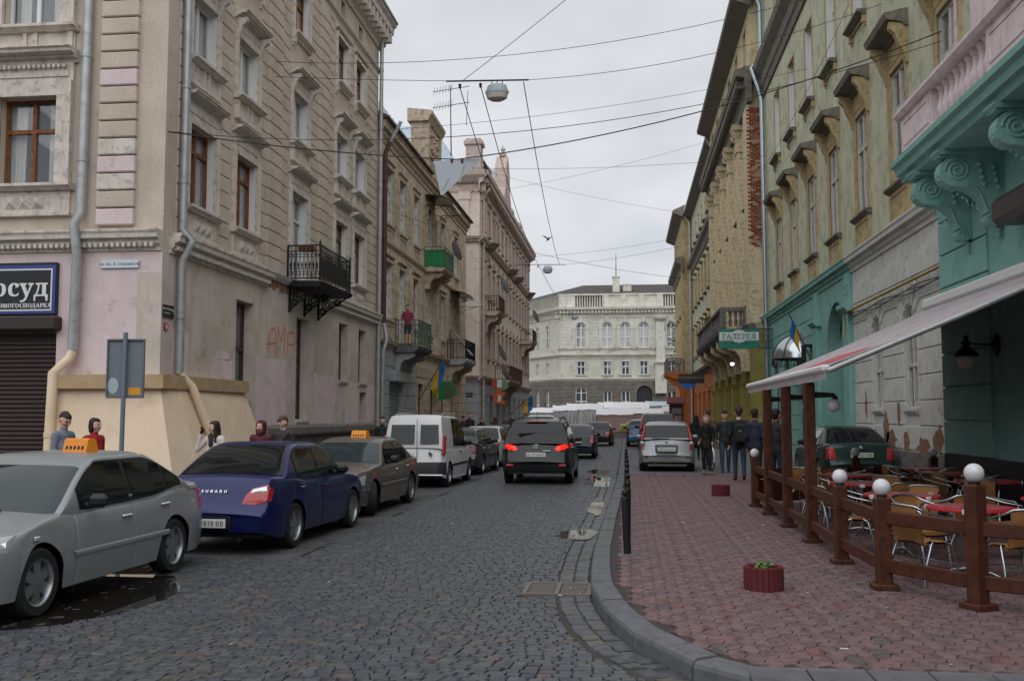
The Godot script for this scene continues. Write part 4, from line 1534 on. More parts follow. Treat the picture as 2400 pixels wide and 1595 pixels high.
	# roller shutter
	var sh := MB.new()
	sh.ab(2.1, 4.3, 0.12, 3.5, -0.2, -0.16)
	var s2 := part("shutter", sh, sm(hx("4f5152"), 0.5), t)
	for k in 30:
		if not cache.has("slat2"):
			var mb := MB.new()
			mb.cbox(Vector3.ZERO, Vector3(2.16, 0.085, 0.05), 0.02)
			cache["slat2"] = mb.mesh()
		part("slat", cache["slat2"], sm(hx("85888a"), 0.5), s2, at(3.2, 0.2 + k * 0.112, -0.15))
	var hb := MB.new()
	hb.cbox(Vector3(3.2, 3.62, 0.08), Vector3(2.5, 0.42, 0.4), 0.03)
	part("shutter_box", hb, M.grey_block, t)
	# blue awning box on the near balcony
	var aw := MB.new()
	aw.box(Vector3(15.6, 5.9, 0.7), Vector3(1.0, 0.05, 1.7), Basis(Vector3.RIGHT, 0.9))
	part("folded_screen", aw, sm(hx("4a5560"), 0.5), t)

func left_pink_house() -> void:
	var t := thing("pink_house", "long pale pink four storey corner house with satellite dishes and dark cornice", "building", Vector3(-9.4, -0.6, -62.6), PI / 2)
	var U := 33.0
	var ops := []
	var n := 13
	for k in n:
		var u := 1.6 + k * 2.48
		ops.append([u - 0.5, u + 0.5, 14.75, 16.5])
		ops.append([u - 0.5, u + 0.5, 10.4, 12.3])
		ops.append([u - 0.5, u + 0.5, 6.3, 8.3])
	var low := []
	for k in 9:
		low.append([1.6 + k * 3.5, 3.2 + k * 3.5, 0.4 if k % 2 == 0 else 0.12, 3.7])
	var w := part("wall", wall_mesh(U, 4.9, 18.2, ops), M.pink, t)
	var wl := part("wall", wall_mesh(U, 0, 4.9, low), M.grey_block, t)
	shell(t, U, 18.3, 14, M.pink, M.tin_roof, 0.0, false)
	courses(wl, 0.05, U - 0.05, 0.2, 4.4, 0.6, 0.03, low, 0.1, [M.grey_block], 0.035)
	for q in ops:
		var tall: float = q[3] - q[2]
		var f := win(t, (q[0] + q[1]) / 2, q[2], 1.0, tall, {"fm": M.old_white, "cols": 2, "tr": 0.68, "sill": 0.16, "sillw": 0.12, "sm": M.pink_trim})
		surround(f, 1.0, tall, 0.16, {"s": 0.13, "d": 0.06, "hood": 0.2, "hy": 0.2, "hh": 0.12, "m": M.pink_trim})
		if q[2] < 14:     # blind arches over the middle storeys
			var arc := MB.new()
			for i in 10:
				var a0 := PI * i / 10
				var a1 := PI * (i + 1) / 10
				arc.ext(PackedVector2Array([Vector2(cos(a0), sin(a0)) * 0.62, Vector2(cos(a1), sin(a1)) * 0.62, Vector2(cos(a1), sin(a1)) * 0.5, Vector2(cos(a0), sin(a0)) * 0.5]), -0.02, 0.08, at(0, tall + 0.45, 0.16))
			part("arch", arc, M.pink_trim, f)
	for q in low:
		win(t, (q[0] + q[1]) / 2, q[2], q[1] - q[0], q[3] - q[2], {"fm": M.dark_frame, "cols": 2, "tr": 0.75})
	var st := MB.new()
	mould(st, -0.3, U + 0.2, cornice_profile(4.65, 4.98, 0.28))
	mould(st, -0.3, U + 0.2, cornice_profile(13.65, 14.05, 0.35))
	dentils(st, 0.0, U, 13.72, 0.1, 0.22, 0.2)
	part("string_course", st, M.pink_trim, t)
	var cn := MB.new()
	mould(cn, -0.5, U + 0.4, [[-0.02, 17.0], [0.06, 17.0], [0.08, 17.5], [0.3, 17.6], [0.32, 17.85], [0.62, 18.0], [0.66, 18.3], [-0.02, 18.45]])
	dentils(cn, 0.0, U, 17.6, 0.26, 0.58, 0.9)
	part("cornice", cn, M.pink_trim, t)
	for u: float in [0.7, 8.2, 16.6, 24.6, 32.2]:
		var pl := MB.new()
		pl.ab(u - 0.35, u + 0.35, 14.05, 17.0, -0.02, 0.09)
		pl.ab(u - 0.42, u + 0.42, 16.5, 17.0, -0.02, 0.14)
		part("pilaster", pl, M.pink_trim, t)
	# little bowl brackets on the middle cornice
	for u: float in [3.0, 15.0, 19.5, 30.0]:
		var bw := MB.new()
		bw.lathe([[0.06, -0.5], [0.3, -0.35], [0.55, -0.05], [0.6, 0.05], [0.0, 0.05]], 12, Vector3(u, 14.0, 0.35))
		part("bowl", bw, M.hood, t)
	# face towards the side street
	var FX := Transform3D(Basis(Vector3(0, 0, 1), Vector3(0, 1, 0), Vector3(-1, 0, 0)), Vector3(-0.02, 0, -6.0))
	var pf := MB.new()
	pf.quad(Vector3(0, 4.9, 0), Vector3(6, 4.9, 0), Vector3(6, 18.3, 0), Vector3(0, 18.3, 0))
	for x in [5.0, 3.2]:
		pf.ab(x - 0.32, x + 0.32, 14.05, 17.0, -0.02, 0.1)
		pf.ab(x - 0.4, x + 0.4, 16.5, 17.0, -0.02, 0.15)
	part("wall", pf, M.pink, t, FX)
	var pg := MB.new()
	pg.quad(Vector3(0, 0, 0), Vector3(6, 0, 0), Vector3(6, 4.9, 0), Vector3(0, 4.9, 0))
	var pgw := part("wall", pg, M.grey_block, t, FX)
	courses(pgw, 0.05, 5.95, 0.2, 4.4, 0.6, 0.03, [], 0.1, [M.grey_block], 0.035)
	var fs := MB.new()
	mould(fs, 0, 6.2, cornice_profile(4.65, 4.98, 0.28))
	mould(fs, 0, 6.2, cornice_profile(13.65, 14.05, 0.35))
	dentils(fs, 0.0, 6.0, 13.72, 0.1, 0.22, 0.2)
	mould(fs, 0, 6.4, [[-0.02, 17.0], [0.06, 17.0], [0.08, 17.5], [0.3, 17.6], [0.62, 18.0], [0.66, 18.3], [-0.02, 18.45]])
	part("cornice", fs, M.pink_trim, t, FX)
	var sg := MB.new()
	sg.cbox(Vector3(5.0, 3.75, 0.05), Vector3(1.15, 0.26, 0.03), 0.005)
	var sgp := part("name_plate", sg, sm(hx("23262c"), 0.4), t, FX)
	part("lettering", text_mesh("вул. Лесі Українки", 0.09, 0.005), M.white_paint, sgp, at(4.95, 3.75, 0.067))
	# roof: hipped tin roof with cresting, chimneys, gables, mast
	var rf := MB.new()
	var r0 := [Vector3(0.6, 18.4, -1.2), Vector3(0.6, 18.4, -7.5), Vector3(8.5, 18.4, -7.5), Vector3(8.5, 18.4, -1.2)]
	var r1 := [Vector3(2.2, 22.2, -3.6), Vector3(2.2, 22.2, -6.2), Vector3(6.9, 22.2, -6.2), Vector3(6.9, 22.2, -3.6)]
	for k in 4:
		rf.quad(r0[k], r0[(k + 1) % 4], r1[(k + 1) % 4], r1[k])
	rf.quad(r1[0], r1[1], r1[2], r1[3])
	rf._fix(0, Vector3(4.5, 20, -4.5))
	part("turret_roof", rf, M.tin_roof, t)
	var cr := MB.new()
	for q in [[Vector3(-0.3, 18.45, -5.5), Vector3(-0.3, 18.45, -0.4)], [Vector3(-0.3, 18.45, 0.3), Vector3(3.0, 18.45, 0.3)]]:
		cr.tube([q[0] + Vector3(0, 0.45, 0), q[1] + Vector3(0, 0.45, 0)], 0.03, 5)
		cr.tube([q[0] + Vector3(0, 0.15, 0), q[1] + Vector3(0, 0.15, 0)], 0.03, 5)
		for k in 18:
			var p: Vector3 = q[0].lerp(q[1], k / 17.0)
			cr.tube([p, p + Vector3(0, 0.62, 0)], 0.02, 4)
	part("cresting", cr, M.dark_iron, t)
	for q in [[0.9, -0.5, 1.0, 2.4], [6.6, -0.8, 1.0, 2.0], [21.0, -0.8, 1.1, 2.0], [27.5, -0.8, 1.1, 2.0]]:
		var ch := MB.new()
		ch.ab(q[0] - q[2] / 2, q[0] + q[2] / 2, 18.3, 18.3 + q[3] - 0.4, q[1] - 0.5, q[1] + 0.5)
		ch.ab(q[0] - q[2] / 2 - 0.12, q[0] + q[2] / 2 + 0.12, 18.3 + q[3] - 0.4, 18.3 + q[3] - 0.15, q[1] - 0.62, q[1] + 0.62)
		ch.ab(q[0] - q[2] / 2, q[0] + q[2] / 2, 18.3 + q[3] - 0.15, 18.3 + q[3], q[1] - 0.5, q[1] + 0.5)
		part("chimney", ch, M.pink_trim, t)
	var gb := MB.new()
	gb.ext(PackedVector2Array([Vector2(10.6, 18.3), Vector2(15.4, 18.3), Vector2(15.1, 19.4), Vector2(14.4, 20.0), Vector2(14.2, 21.6), Vector2(13.6, 22.3), Vector2(13.0, 22.8), Vector2(12.4, 22.3), Vector2(11.8, 21.6), Vector2(11.6, 20.0), Vector2(10.9, 19.4)]), -0.6, 0.3)
	gb.lathe([[0.25, 0], [0.3, 0.2], [0.1, 0.4], [0.2, 0.6], [0.0, 0.95]], 8, Vector3(13, 22.75, -0.1))
	part("roof_gable", gb, M.pink_trim, t)
	var gr := MB.new()
	gr.quad(Vector3(10.4, 18.4, -0.6), Vector3(10.4, 18.4, -5), Vector3(13, 21.8, -5), Vector3(13, 21.8, -0.6))
	gr.quad(Vector3(15.6, 18.4, -5), Vector3(15.6, 18.4, -0.6), Vector3(13, 21.8, -0.6), Vector3(13, 21.8, -5))
	part("dormer_roof", gr, M.tin_roof, t)
	# balconies with rusty rails
	for q in [[1.5, 4.5, 9.3], [25.0, 29.0, 9.1], [7.5, 16.0, 4.95]]:
		var sl := MB.new()
		mould(sl, q[0], q[1], [[-0.02, q[2] - 0.28], [0.9, q[2] - 0.28], [1.1, q[2] - 0.1], [1.15, q[2]], [-0.02, q[2] + 0.02]])
		part("balcony_slab", sl, M.pink_trim, t)
		part("bracket", bracket(q[0] + 0.4, 0.3, q[2] - 0.28, 0.95, 1.1), M.pink_trim, t)
		part("bracket", bracket(q[1] - 0.4, 0.3, q[2] - 0.28, 0.95, 1.1), M.pink_trim, t)
		part("railing", iron_rail([Vector3(q[0] + 0.1, q[2], 0.02), Vector3(q[0] + 0.1, q[2], 1.08), Vector3(q[1] - 0.1, q[2], 1.08), Vector3(q[1] - 0.1, q[2], 0.02)], 1.05, 0.16, 0.02), M.rust_iron, t)
	for q in [[3.6, 11.3, 1.2], [4.0, 6.7, 1.0], [5.0, 5.4, 1.1], [26.0, 11.4, 1.3]]:
		dish(t, Vector3(q[0], q[1], q[2]), 0.62, 0.4)
	pipe(t, [Vector3(1.05, 17.4, 0.5), Vector3(0.75, 16.9, 0.16), Vector3(0.75, 0.2, 0.16)], 0.09, M.pink_trim)
	# television mast on the roof
	var ms := MB.new()
	ms.tube([Vector3(1.2, 18.4, -2.1), Vector3(1.2, 24.6, -2.2)], 0.05, 6, 0.03)
	for y: float in [23.1, 24.2]:
		ms.tube([Vector3(1.2, y, -3.4), Vector3(1.2, y + 0.3, -0.9)], 0.025, 5)
		for k in 7:
			ms.tube([Vector3(1.0, y + 0.04 * k - 0.3, -3.3 + k * 0.2), Vector3(1.3, y + 0.04 * k + 0.3, -3.3 + k * 0.2)], 0.014, 4)
	ms.tube([Vector3(1.2, 24.2, -1.0), Vector3(1.2, 21.8, -1.1)], 0.02, 4)
	part("aerial", ms, M.dark_iron, t)
# ---------------------------------------------------------------- houses along the right side (u runs towards the camera)
func spiral(c: Vector3, r: float, turns: float, rad: float, mb: MB, sx := 1.0) -> void:   # scroll in the plane across the wall
	var p := []
	var N := int(turns * 16)
	for k in N + 1:
		var a := TAU * turns * k / N
		var rr := r * (1.0 - 0.85 * k / N)
		p.append(c + Vector3(0, rr * sin(a) * sx, rr * cos(a)))
	mb.tube(p, rad, 6)

func right_teal_house() -> void:
	var t := thing("teal_house", "teal house with scrolled consoles under a pink balustrade balcony", "building", Vector3(6.1, 0.07, -19.7), -PI / 2)
	var U := 16.0
	var w := part("wall", wall_mesh(U, 1.05, 6.3, [[5.2, 7.0, 1.05, 3.6], [9.0, 11.0, 1.05, 3.6]]), M.teal, t)
	shell(t, U, 6.3, 8, M.teal, M.dark_roof)
	var pl := MB.new()
	pl.ab(0, U, 0, 1.05, -0.02, 0.06)
	part("plinth", pl, M.black_plastic, t)
	courses(w, 0.0, 2.5, 1.06, 6.1, 0.63, 0.05, [], 0, [M.teal], 0.03)
	courses(w, 7.6, 8.6, 1.06, 6.1, 0.63, 0.05, [], 0, [M.teal], 0.03)
	win(t, 6.1, 1.05, 1.8, 2.55, {"fm": M.dark_frame, "cols": 2, "tr": 0.75})
	win(t, 10.0, 1.05, 2.0, 2.55, {"fm": M.dark_frame, "cols": 2, "tr": 0.75})
	# upper storeys behind the balcony
	var FX := at(-0.35, 0, -0.5)
	var up := part("wall", wall_mesh(U, 6.3, 16.0, [[3.2, 4.6, 6.6, 9.4], [7.2, 8.6, 6.6, 9.4], [3.2, 4.6, 11, 13.4]]), M.rose, t, FX)
	var sh := MB.new()
	sh.quad(Vector3(0, 6.3, -9), Vector3(0, 6.3, 0), Vector3(0, 16, 0), Vector3(0, 16, -9))
	sh.quad(Vector3(0, 16, 0), Vector3(U, 16, 0), Vector3(U, 16, -9), Vector3(0, 16, -9))
	part("wall", sh, M.rose, t, FX)
	for q in [[3.9, 6.6, 2.8], [7.9, 6.6, 2.8], [3.9, 11.0, 2.4]]:
		var f := win(t, q[0], q[1], 1.4, q[2], {"curt": 1})
		f.transform = FX * f.transform
	# balcony
	var sl := MB.new()
	mould(sl, 0.95, 12.5, [[-0.5, 6.08], [0.95, 6.08], [0.98, 6.18], [1.06, 6.2], [1.08, 6.32], [1.15, 6.36], [1.15, 6.46], [-0.5, 6.5]])
	part("balcony_slab", sl, M.teal, t)
	var base := MB.new()
	base.ab(1.25, 12.3, 6.46, 6.56, 0.76, 1.04)
	part("balustrade_base", base, M.rose, t)
	for q in [[1.3, 3.0], [5.55, 7.2], [9.8, 12.2]]:
		var pn := MB.new()
		pn.ab(q[0], q[1], 6.56, 7.2, 0.78, 1.02)
		pn.ab(q[0] + 0.12, q[1] - 0.12, 7.06, 7.1, 1.0, 1.035)
		pn.ab(q[0] + 0.12, q[1] - 0.12, 6.66, 6.7, 1.0, 1.035)
		pn.ab(q[0] + 0.12, q[0] + 0.16, 6.7, 7.06, 1.0, 1.035)
		pn.ab(q[1] - 0.16, q[1] - 0.12, 6.7, 7.06, 1.0, 1.035)
		part("balustrade_panel", pn, M.rose, t)
	var rail := MB.new()
	mould(rail, 1.15, 12.4, [[0.7, 7.2], [1.08, 7.2], [1.13, 7.26], [1.13, 7.32], [1.08, 7.36], [0.7, 7.36]])
	rail.ab(1.15, 1.4, 7.2, 7.36, -0.5, 0.7)
	part("handrail", rail, M.rose, t)
	var bl := MB.new()
	bl.lathe([[0.085, 0.0], [0.085, 0.06], [0.05, 0.075], [0.062, 0.1], [0.09, 0.18], [0.085, 0.25], [0.052, 0.38], [0.045, 0.46], [0.06, 0.48], [0.045, 0.51], [0.075, 0.56], [0.085, 0.575], [0.085, 0.64]], 14)
	var blm := bl.mesh()
	for q in [[3.12, 10], [7.32, 9]]:
		for k in q[1]:
			part("baluster", blm, M.rose, t, at(q[0] + 0.12 + k * 0.262, 6.56, 0.9))
	# scrolled consoles
	for u: float in [1.75, 3.15, 5.6, 8.2]:
		var cs := MB.new()
		var p := PackedVector2Array([Vector2(0, 6.08), Vector2(1.0, 6.08), Vector2(1.0, 5.98), Vector2(0.92, 5.96)])
		for k in 9:       # rounded nose
			var a := PI * 0.45 - PI * 1.0 * k / 8
			p.append(Vector2(0.78 + 0.22 * cos(a), 5.72 + 0.24 * sin(a)))
		p.append_array(PackedVector2Array([Vector2(0.55, 5.44), Vector2(0.38, 5.3), Vector2(0.3, 5.15), Vector2(0.29, 5.03)]))
		for k in 7:
			var a := PI * 0.3 - PI * 1.1 * k / 6
			p.append(Vector2(0.17 + 0.13 * cos(a), 4.95 + 0.12 * sin(a)))
		p.append(Vector2(0, 4.84))
		cs.ext(p, -u - 0.15, -u + 0.15, Transform3D(ALONG, Vector3.ZERO))
		for s: float in [-1.0, 1.0]:
			spiral(Vector3(u + s * 0.152, 5.74, 0.72), 0.2, 2.3, 0.022, cs)
			spiral(Vector3(u + s * 0.152, 4.95, 0.16), 0.1, 1.8, 0.016, cs)
			var c := []
			for k in 9:
				c.append(Vector3(u + s * 0.152, lerpf(5.5, 5.05, k / 8.0) + 0.03 * sin(k * 0.8), 0.58 - 0.33 * sqrt(k / 8.0)))
			cs.tube(c, 0.02, 5)
			for k in 8:       # acanthus lumps beside the wall
				cs.lathe([[0, -0.06], [0.045, -0.03], [0.055, 0.02], [0.0, 0.06]], 7, Vector3(u + s * 0.15, 5.45 + 0.11 * (k % 4) + 0.05 * (k / 4), 0.1 + 0.14 * (k / 4) + 0.02 * k))
		for k in 9:
			cs.lathe([[0.03, 0], [0.02, 0.02], [0.0, 0.025]], 6, Vector3(u, 5.62 - 0.06 * k, 0.98 - 0.075 * k), Basis(Vector3.RIGHT, PI / 2))
		cs.lathe([[0.0, -0.2], [0.05, -0.12], [0.03, -0.06], [0.06, 0.0], [0.0, 0.05]], 8, Vector3(u, 4.8, 0.07))
		mould(cs, u - 0.22, u + 0.22, [[0, 6.0], [1.0, 6.0], [1.04, 6.05], [1.04, 6.08], [0, 6.08]])
		part("console", cs, M.teal, t)
	# lantern
	var l := thing("wall_lantern", "black conical wall lantern with white globe on teal wall", "lamp", Vector3(6.1, 3.0, -16.9), -PI / 2)
	var lm := MB.new()
	lm.lathe([[0.0, -0.2], [0.05, -0.12], [0.085, 0.0], [0.05, 0.12], [0.0, 0.2]], 12, Vector3(0, 0, 0.04))
	lm.tube([Vector3(0, 0, 0.05), Vector3(0, 0.02, 0.5)], 0.016, 6)
	part("bracket", lm, M.black_plastic, l)
	var ls := MB.new()
	ls.lathe([[0.19, -0.19], [0.2, -0.17], [0.06, -0.02], [0.05, 0.0], [0.09, 0.02], [0.05, 0.07], [0.03, 0.09], [0.045, 0.13], [0.0, 0.17]], 16, Vector3(0, 0, 0.52))
	part("shade", ls, M.black_plastic, l)
	var lg := MB.new()
	lg.lathe([[0.0, -0.16], [0.09, -0.13], [0.14, -0.05], [0.145, 0.01], [0.12, 0.06]], 16, Vector3(0, -0.24, 0.52))
	part("globe", lg, M.globe, l)
	# brown cassette of a folded blind
	var cs2 := MB.new()
	cs2.cbox(Vector3.ZERO, Vector3(6.0, 0.42, 0.5), 0.08)
	solo("blind_cassette", cs2, sm(hx("30211f"), 0.45), "dark brown folded blind cassette on the teal wall", "awning", Vector3(5.85, 4.95, -12.7), -PI / 2)

func arched_ground(t: Node, U: float, H: float, ops: Array, m: Material) -> MeshInstance3D:
	return part("wall", wall_mesh(U, 0, H, ops, 0.35), m, t)

func right_green_house() -> void:
	var t := thing("green_house", "long flaking green house with white lower wall and teal arched gateway", "building", Vector3(6.6, -0.1, -47.3), -PI / 2)
	var U := 28.2
	var cols := [26.9, 23.2, 19.5, 15.8, 12.1, 8.4, 4.7]
	var ops := []
	for u: float in cols:
		ops.append([u - 0.65, u + 0.65, 7.5, 10.35])
		ops.append([u - 0.66, u + 0.66, 13.0, 15.9])
		ops.append([u - 0.6, u + 0.6, 19.3, 21.4])
	part("wall", wall_mesh(U, 6.4, 22.6, ops, 0.36), M.green, t)
	shell(t, U, 22.6, 13, M.green, M.dark_roof)
	for k in 7:
		var u: float = cols[k]
		var f := win(t, u, 7.5, 1.3, 2.85, {"fm": M.old_white, "cols": 2, "tr": 0.66, "sill": 0.2, "sillw": 0.24, "sm": M.hood, "curt": k % 2, "back": 0.05, "bar": 0.085})
		surround(f, 1.3, 2.85, 0.05, {"s": 0.16, "d": 0.035, "hood": 0.0, "m": M.ochre})
		var hd := "greenhood"
		if not cache.has(hd):
			var mb := MB.new()
			mould(mb, -1.0, 1.0, [[-0.02, 3.5], [0.1, 3.5], [0.14, 3.58], [0.5, 3.66], [0.55, 3.8], [0.1, 3.9], [-0.02, 3.92]])
			cache[hd] = mb.mesh()
			var m2 := MB.new()
			m2.ab(-0.8, 0.8, 3.01, 3.5, -0.02, 0.05)
			for s: float in [-1.0, 1.0]:
				m2.ext(PackedVector2Array([Vector2(0, 3.55), Vector2(0.42, 3.6), Vector2(0.42, 3.45), Vector2(0.3, 3.32), Vector2(0.2, 3.05), Vector2(0.12, 2.9), Vector2(0.06, 2.65), Vector2(0, 2.62)]), -s * 0.86 - 0.09, -s * 0.86 + 0.09, Transform3D(ALONG, Vector3.ZERO))
			cache["greenbr"] = m2.mesh()
		part("hood", cache[hd], M.hood, f, at(0, 0, 0.05))
		part("brackets", cache["greenbr"], M.ochre, f, at(0, 0, 0.05))
		apron(f, 1.3, 0.05, 0.85, 3, M.ochre)
		var g := win(t, u, 13.0, 1.32, 2.9, {"fm": M.white_paint if k < 5 else M.old_white, "cols": 2, "tr": 0.7, "sill": 0.26, "sillw": 0.22, "sm": M.hood, "curt": 2 if k % 3 == 0 else 0, "back": 0.2, "bar": 0.08, "jamb": M.white_paint})
		surround(g, 1.32, 2.9, 0.2, {"s": 0.1, "d": 0.02, "hood": 0.0, "m": M.ochre})
		apron(g, 1.32, 0.2, 0.6, 4, M.ochre)
		win(t, u, 19.3, 1.2, 2.1, {"fm": M.old_white, "cols": 2, "tr": 0.66, "sill": 0.1, "sm": M.hood})
	var st := MB.new()
	mould(st, 0, U, [[-0.02, 16.9], [0.08, 16.9], [0.12, 17.2], [0.2, 17.3], [0.22, 17.7], [0.5, 18.0], [0.55, 18.3], [-0.02, 18.5]])
	part("cornice", st, M.hood, t)
	st = MB.new()
	mould(st, -0.2, U, [[-0.02, 22.2], [0.2, 22.3], [0.7, 22.5], [0.75, 22.7], [-0.3, 23.2]])
	part("cornice", st, M.hood, t)
	var lg := MB.new()
	mould(lg, 0, 17.9, cornice_profile(6.1, 6.55, 0.26))
	part("string_course", lg, M.teal, t)
	lg = MB.new()
	mould(lg, 17.9, U, cornice_profile(6.1, 6.55, 0.26))
	part("string_course", lg, M.white_wall, t)
	# teal ground floor with the gateway
	var tops := [[8.7, 9.9, 0.12, 3.9], [14.0, 17.0, 0.12, 5.5, 1], [2.2, 3.6, 0.9, 4.2, 1], [5.2, 6.6, 0.9, 4.2, 1]]
	var wt := part("wall", wall_mesh(17.9, 0, 6.15, tops, 0.4), M.teal, t)
	var tcut := [[13.5, 17.9, 0, 6.5], [8.5, 10.1, 0, 4.1], [2.1, 3.7, 0.8, 4.3], [5.1, 6.7, 0.8, 4.3], [11.9, 13.4, 0, 6.5]]
	courses(wt, 0.1, 17.6, 0.8, 6.0, 0.57, 0.025, tcut, 0.05, [M.teal], 0.03)
	win(t, 2.9, 0.9, 1.4, 3.3, {"fm": M.dark_frame, "arch": true, "tr": 0.0})
	win(t, 5.9, 0.9, 1.4, 3.3, {"fm": M.dark_frame, "arch": true, "tr": 0.0})
	win(t, 9.3, 0.12, 1.2, 3.78, {"fm": M.dark_frame, "tr": 0.7, "cols": 2, "back": 0.3})
	for u: float in [12.7, 17.5]:
		var p := MB.new()
		p.ab(u - 0.35, u + 0.35, 0.12, 4.95, -0.02, 0.16)
		mould(p, u - 0.5, u + 0.5, [[-0.02, 4.95], [0.18, 4.95], [0.3, 5.08], [0.3, 5.2], [-0.02, 5.22]])
		p.ab(u - 0.3, u + 0.3, 5.22, 6.1, -0.02, 0.12)
		part("pilaster", p, M.teal, t)
	part("lettering", text_mesh("36", 0.35, 0.02, "Droid Serif", true), M.teal, t, at(17.5, 5.65, 0.13))
	var gate := MB.new()       # passage behind the arch
	for q in [[14.0, 0], [17.0, 1]]:
		gate.ab(q[0] - 0.05, q[0] + 0.05, 0.1, 5.6, -5.0, -0.38)
	gate.ab(14, 17, 0.1, 5.6, -5.1, -5.0)
	gate.ab(14, 17, 5.5, 5.6, -5.0, -0.38)
	part("passage", gate, M.teal, t)
	var gd := MB.new()
	gd.cbox(Vector3(16.62, 2.1, -1.0), Vector3(0.12, 4.0, 1.1), 0.02)
	for k in 4:
		gd.box(Vector3(16.54, 0.8 + k * 0.95, -1.0), Vector3(0.06, 0.7, 0.8))
	part("gate_leaf", gd, M.bare, t)
	# iron grille folded beside the gateway
	var gl := MB.new()
	for k in 9:
		gl.tube([Vector3(11.2 + k * 0.09, 0.15, 0.32), Vector3(11.2 + k * 0.09, 4.4, 0.32)], 0.02, 5)
	for k in 22:
		gl.tube([Vector3(11.2, 0.3 + k * 0.19, 0.32), Vector3(11.92, 0.45 + k * 0.19, 0.32)], 0.012, 4)
		gl.tube([Vector3(11.92, 0.3 + k * 0.19, 0.325), Vector3(11.2, 0.45 + k * 0.19, 0.325)], 0.012, 4)
	gl.box(Vector3(11.56, 0.2, 0.16), Vector3(0.8, 0.06, 0.36))
	gl.box(Vector3(11.56, 4.4, 0.16), Vector3(0.8, 0.06, 0.36))
	part("iron_grille", gl, M.dark_iron, t)
	# white rusticated part
	var wops := [[2.25, 3.15, 2.1, 4.5, 1], [5.25, 6.15, 2.1, 4.5, 1]]
	var ww := part("wall", wall_mesh(U - 17.9, 0, 6.15, wops, 0.3), M.white_wall, t, at(17.9, 0, 0))
	courses(ww, 0.1, U - 18.0, 1.15, 6.0, 0.57, 0.028, wops, 0.12, [M.white_wall], 0.03, 2.4)
	for q in wops:
		win(t, 17.9 + (q[0] + q[1]) / 2, q[2], 0.9, 2.4, {"fm": M.old_white, "arch": true, "cols": 2, "tr": 0.42, "bar": 0.06, "back": 0.05, "sill": 0.1, "sillw": 0.05, "sm": M.white_wall})
		# fan of voussoirs over the opening
		for k in 7:
			var a := PI * (k + 0.5) / 7
			var v := MB.new()
			v.ext(PackedVector2Array([Vector2(-0.085, 0.5), Vector2(0.085, 0.5), Vector2(0.16, 1.05), Vector2(-0.16, 1.05)]), -0.01, 0.045)
			part("voussoir", v, M.white_wall, ww, Transform3D(Basis(Vector3.BACK, a - PI / 2), Vector3((q[0] + q[1]) / 2, 4.05, 0)))
	var pl := MB.new()
	pl.ab(17.9, U, 0, 1.1, -0.02, 0.1)
	part("plinth", pl, M.stone, t)
	for q in [[2.2, 1.3, 0.8, 0.5], [3.4, 1.6, 0.5, 0.9], [3.9, 1.35, 0.9, 0.45], [5.2, 1.3, 0.5, 0.5], [6.6, 1.25, 1.1, 0.45], [7.6, 1.4, 0.7, 0.6], [1.4, 2.2, 0.25, 0.8], [4.6, 2.0, 0.3, 0.6], [8.6, 1.3, 0.5, 0.6]]:
		var p := PackedVector2Array()
		var N := 15
		for k in N:
			var a := TAU * k / N
			var r := rng.randf_range(0.55, 1.05)
			p.append(Vector2(q[0] + cos(a) * q[2] * 0.6 * r, q[1] + sin(a) * q[3] * 0.6 * r))
		var mb := MB.new()
		mb.ext(p, -0.01, 0.034)
		part("bare_patch", mb, M.bare, ww)
	var gp := MB.new()
	gp.tube([Vector3(17.6, 4.2, 0.16), Vector3(17.6, 4.95, 0.16), Vector3(U, 5.02, 0.14)], 0.035, 7)
	part("gas_pipe", gp, sm(hx("9a7b2f"), 0.6), t)
	var cb := MB.new()
	for k in 3:
		var p := []
		for i in 24:
			p.append(Vector3(17.7 + i * 0.45, 4.84 - 0.05 * k + 0.03 * sin(i * 0.9 + k * 2), 0.12 + 0.01 * k))
		cb.tube(p, 0.014, 5)
	part("cables", cb, M.black_plastic, t)
	# flaked plaster on the upper wall
	for k in 16:
		var c := Vector2(rng.randf_range(1, 27), rng.randf_range(11.2, 16.6))
		var near_win := false
		for o in ops:
			if c.x > o[0] - 0.5 and c.x < o[1] + 0.5 and c.y > o[2] - 0.7 and c.y < o[3] + 0.5:
				near_win = true
		if near_win:
			continue
		var p := PackedVector2Array()
		for i in 14:
			var a := TAU * i / 14
			p.append(c + Vector2(cos(a) * rng.randf_range(0.1, 0.22), sin(a) * rng.randf_range(0.25, 0.7)))
		var mb := MB.new()
		mb.ext(p, -0.01, 0.006)
		part("flaked_patch", mb, M.white_wall, t)
	# silver dome canopy over the shop door
	var dm := MB.new()
	var g := []
	for i in 9:
		var row := PackedVector3Array()
		var el := PI / 2 * i / 8
		for k in 17:
			var az := PI * k / 16
			row.append(Vector3(9.3 - 0.95 * cos(az) * cos(el), 4.05 + 0.95 * sin(el), 0.02 + 1.05 * sin(az) * cos(el)))
		g.append(row)
	dm.grid(g)
	part("dome_canopy", dm, sm(hx("aeb4b6"), 0.18, 0.85), t)
	var dr := MB.new()
	for az in [0.0, PI / 4, PI / 2, PI * 3 / 4, PI]:
		var p := []
		for i in 9:
			var el := PI / 2 * i / 8
			p.append(Vector3(9.3 - 0.965 * cos(az) * cos(el), 4.05 + 0.965 * sin(el), 0.02 + 1.065 * sin(az) * cos(el)))
		dr.tube(p, 0.014, 5)
	var hoop := []
	var hoop2 := []
	for k in 17:
		var az := PI * k / 16
		hoop.append(Vector3(9.3 - 0.96 * cos(az), 4.05, 0.02 + 1.06 * sin(az)))
		hoop2.append(Vector3(9.3 - 0.96 * cos(az), 3.78, 0.02 + 1.06 * sin(az)))
	dr.tube(hoop, 0.02, 5)
	dr.tube(hoop2, 0.016, 5)
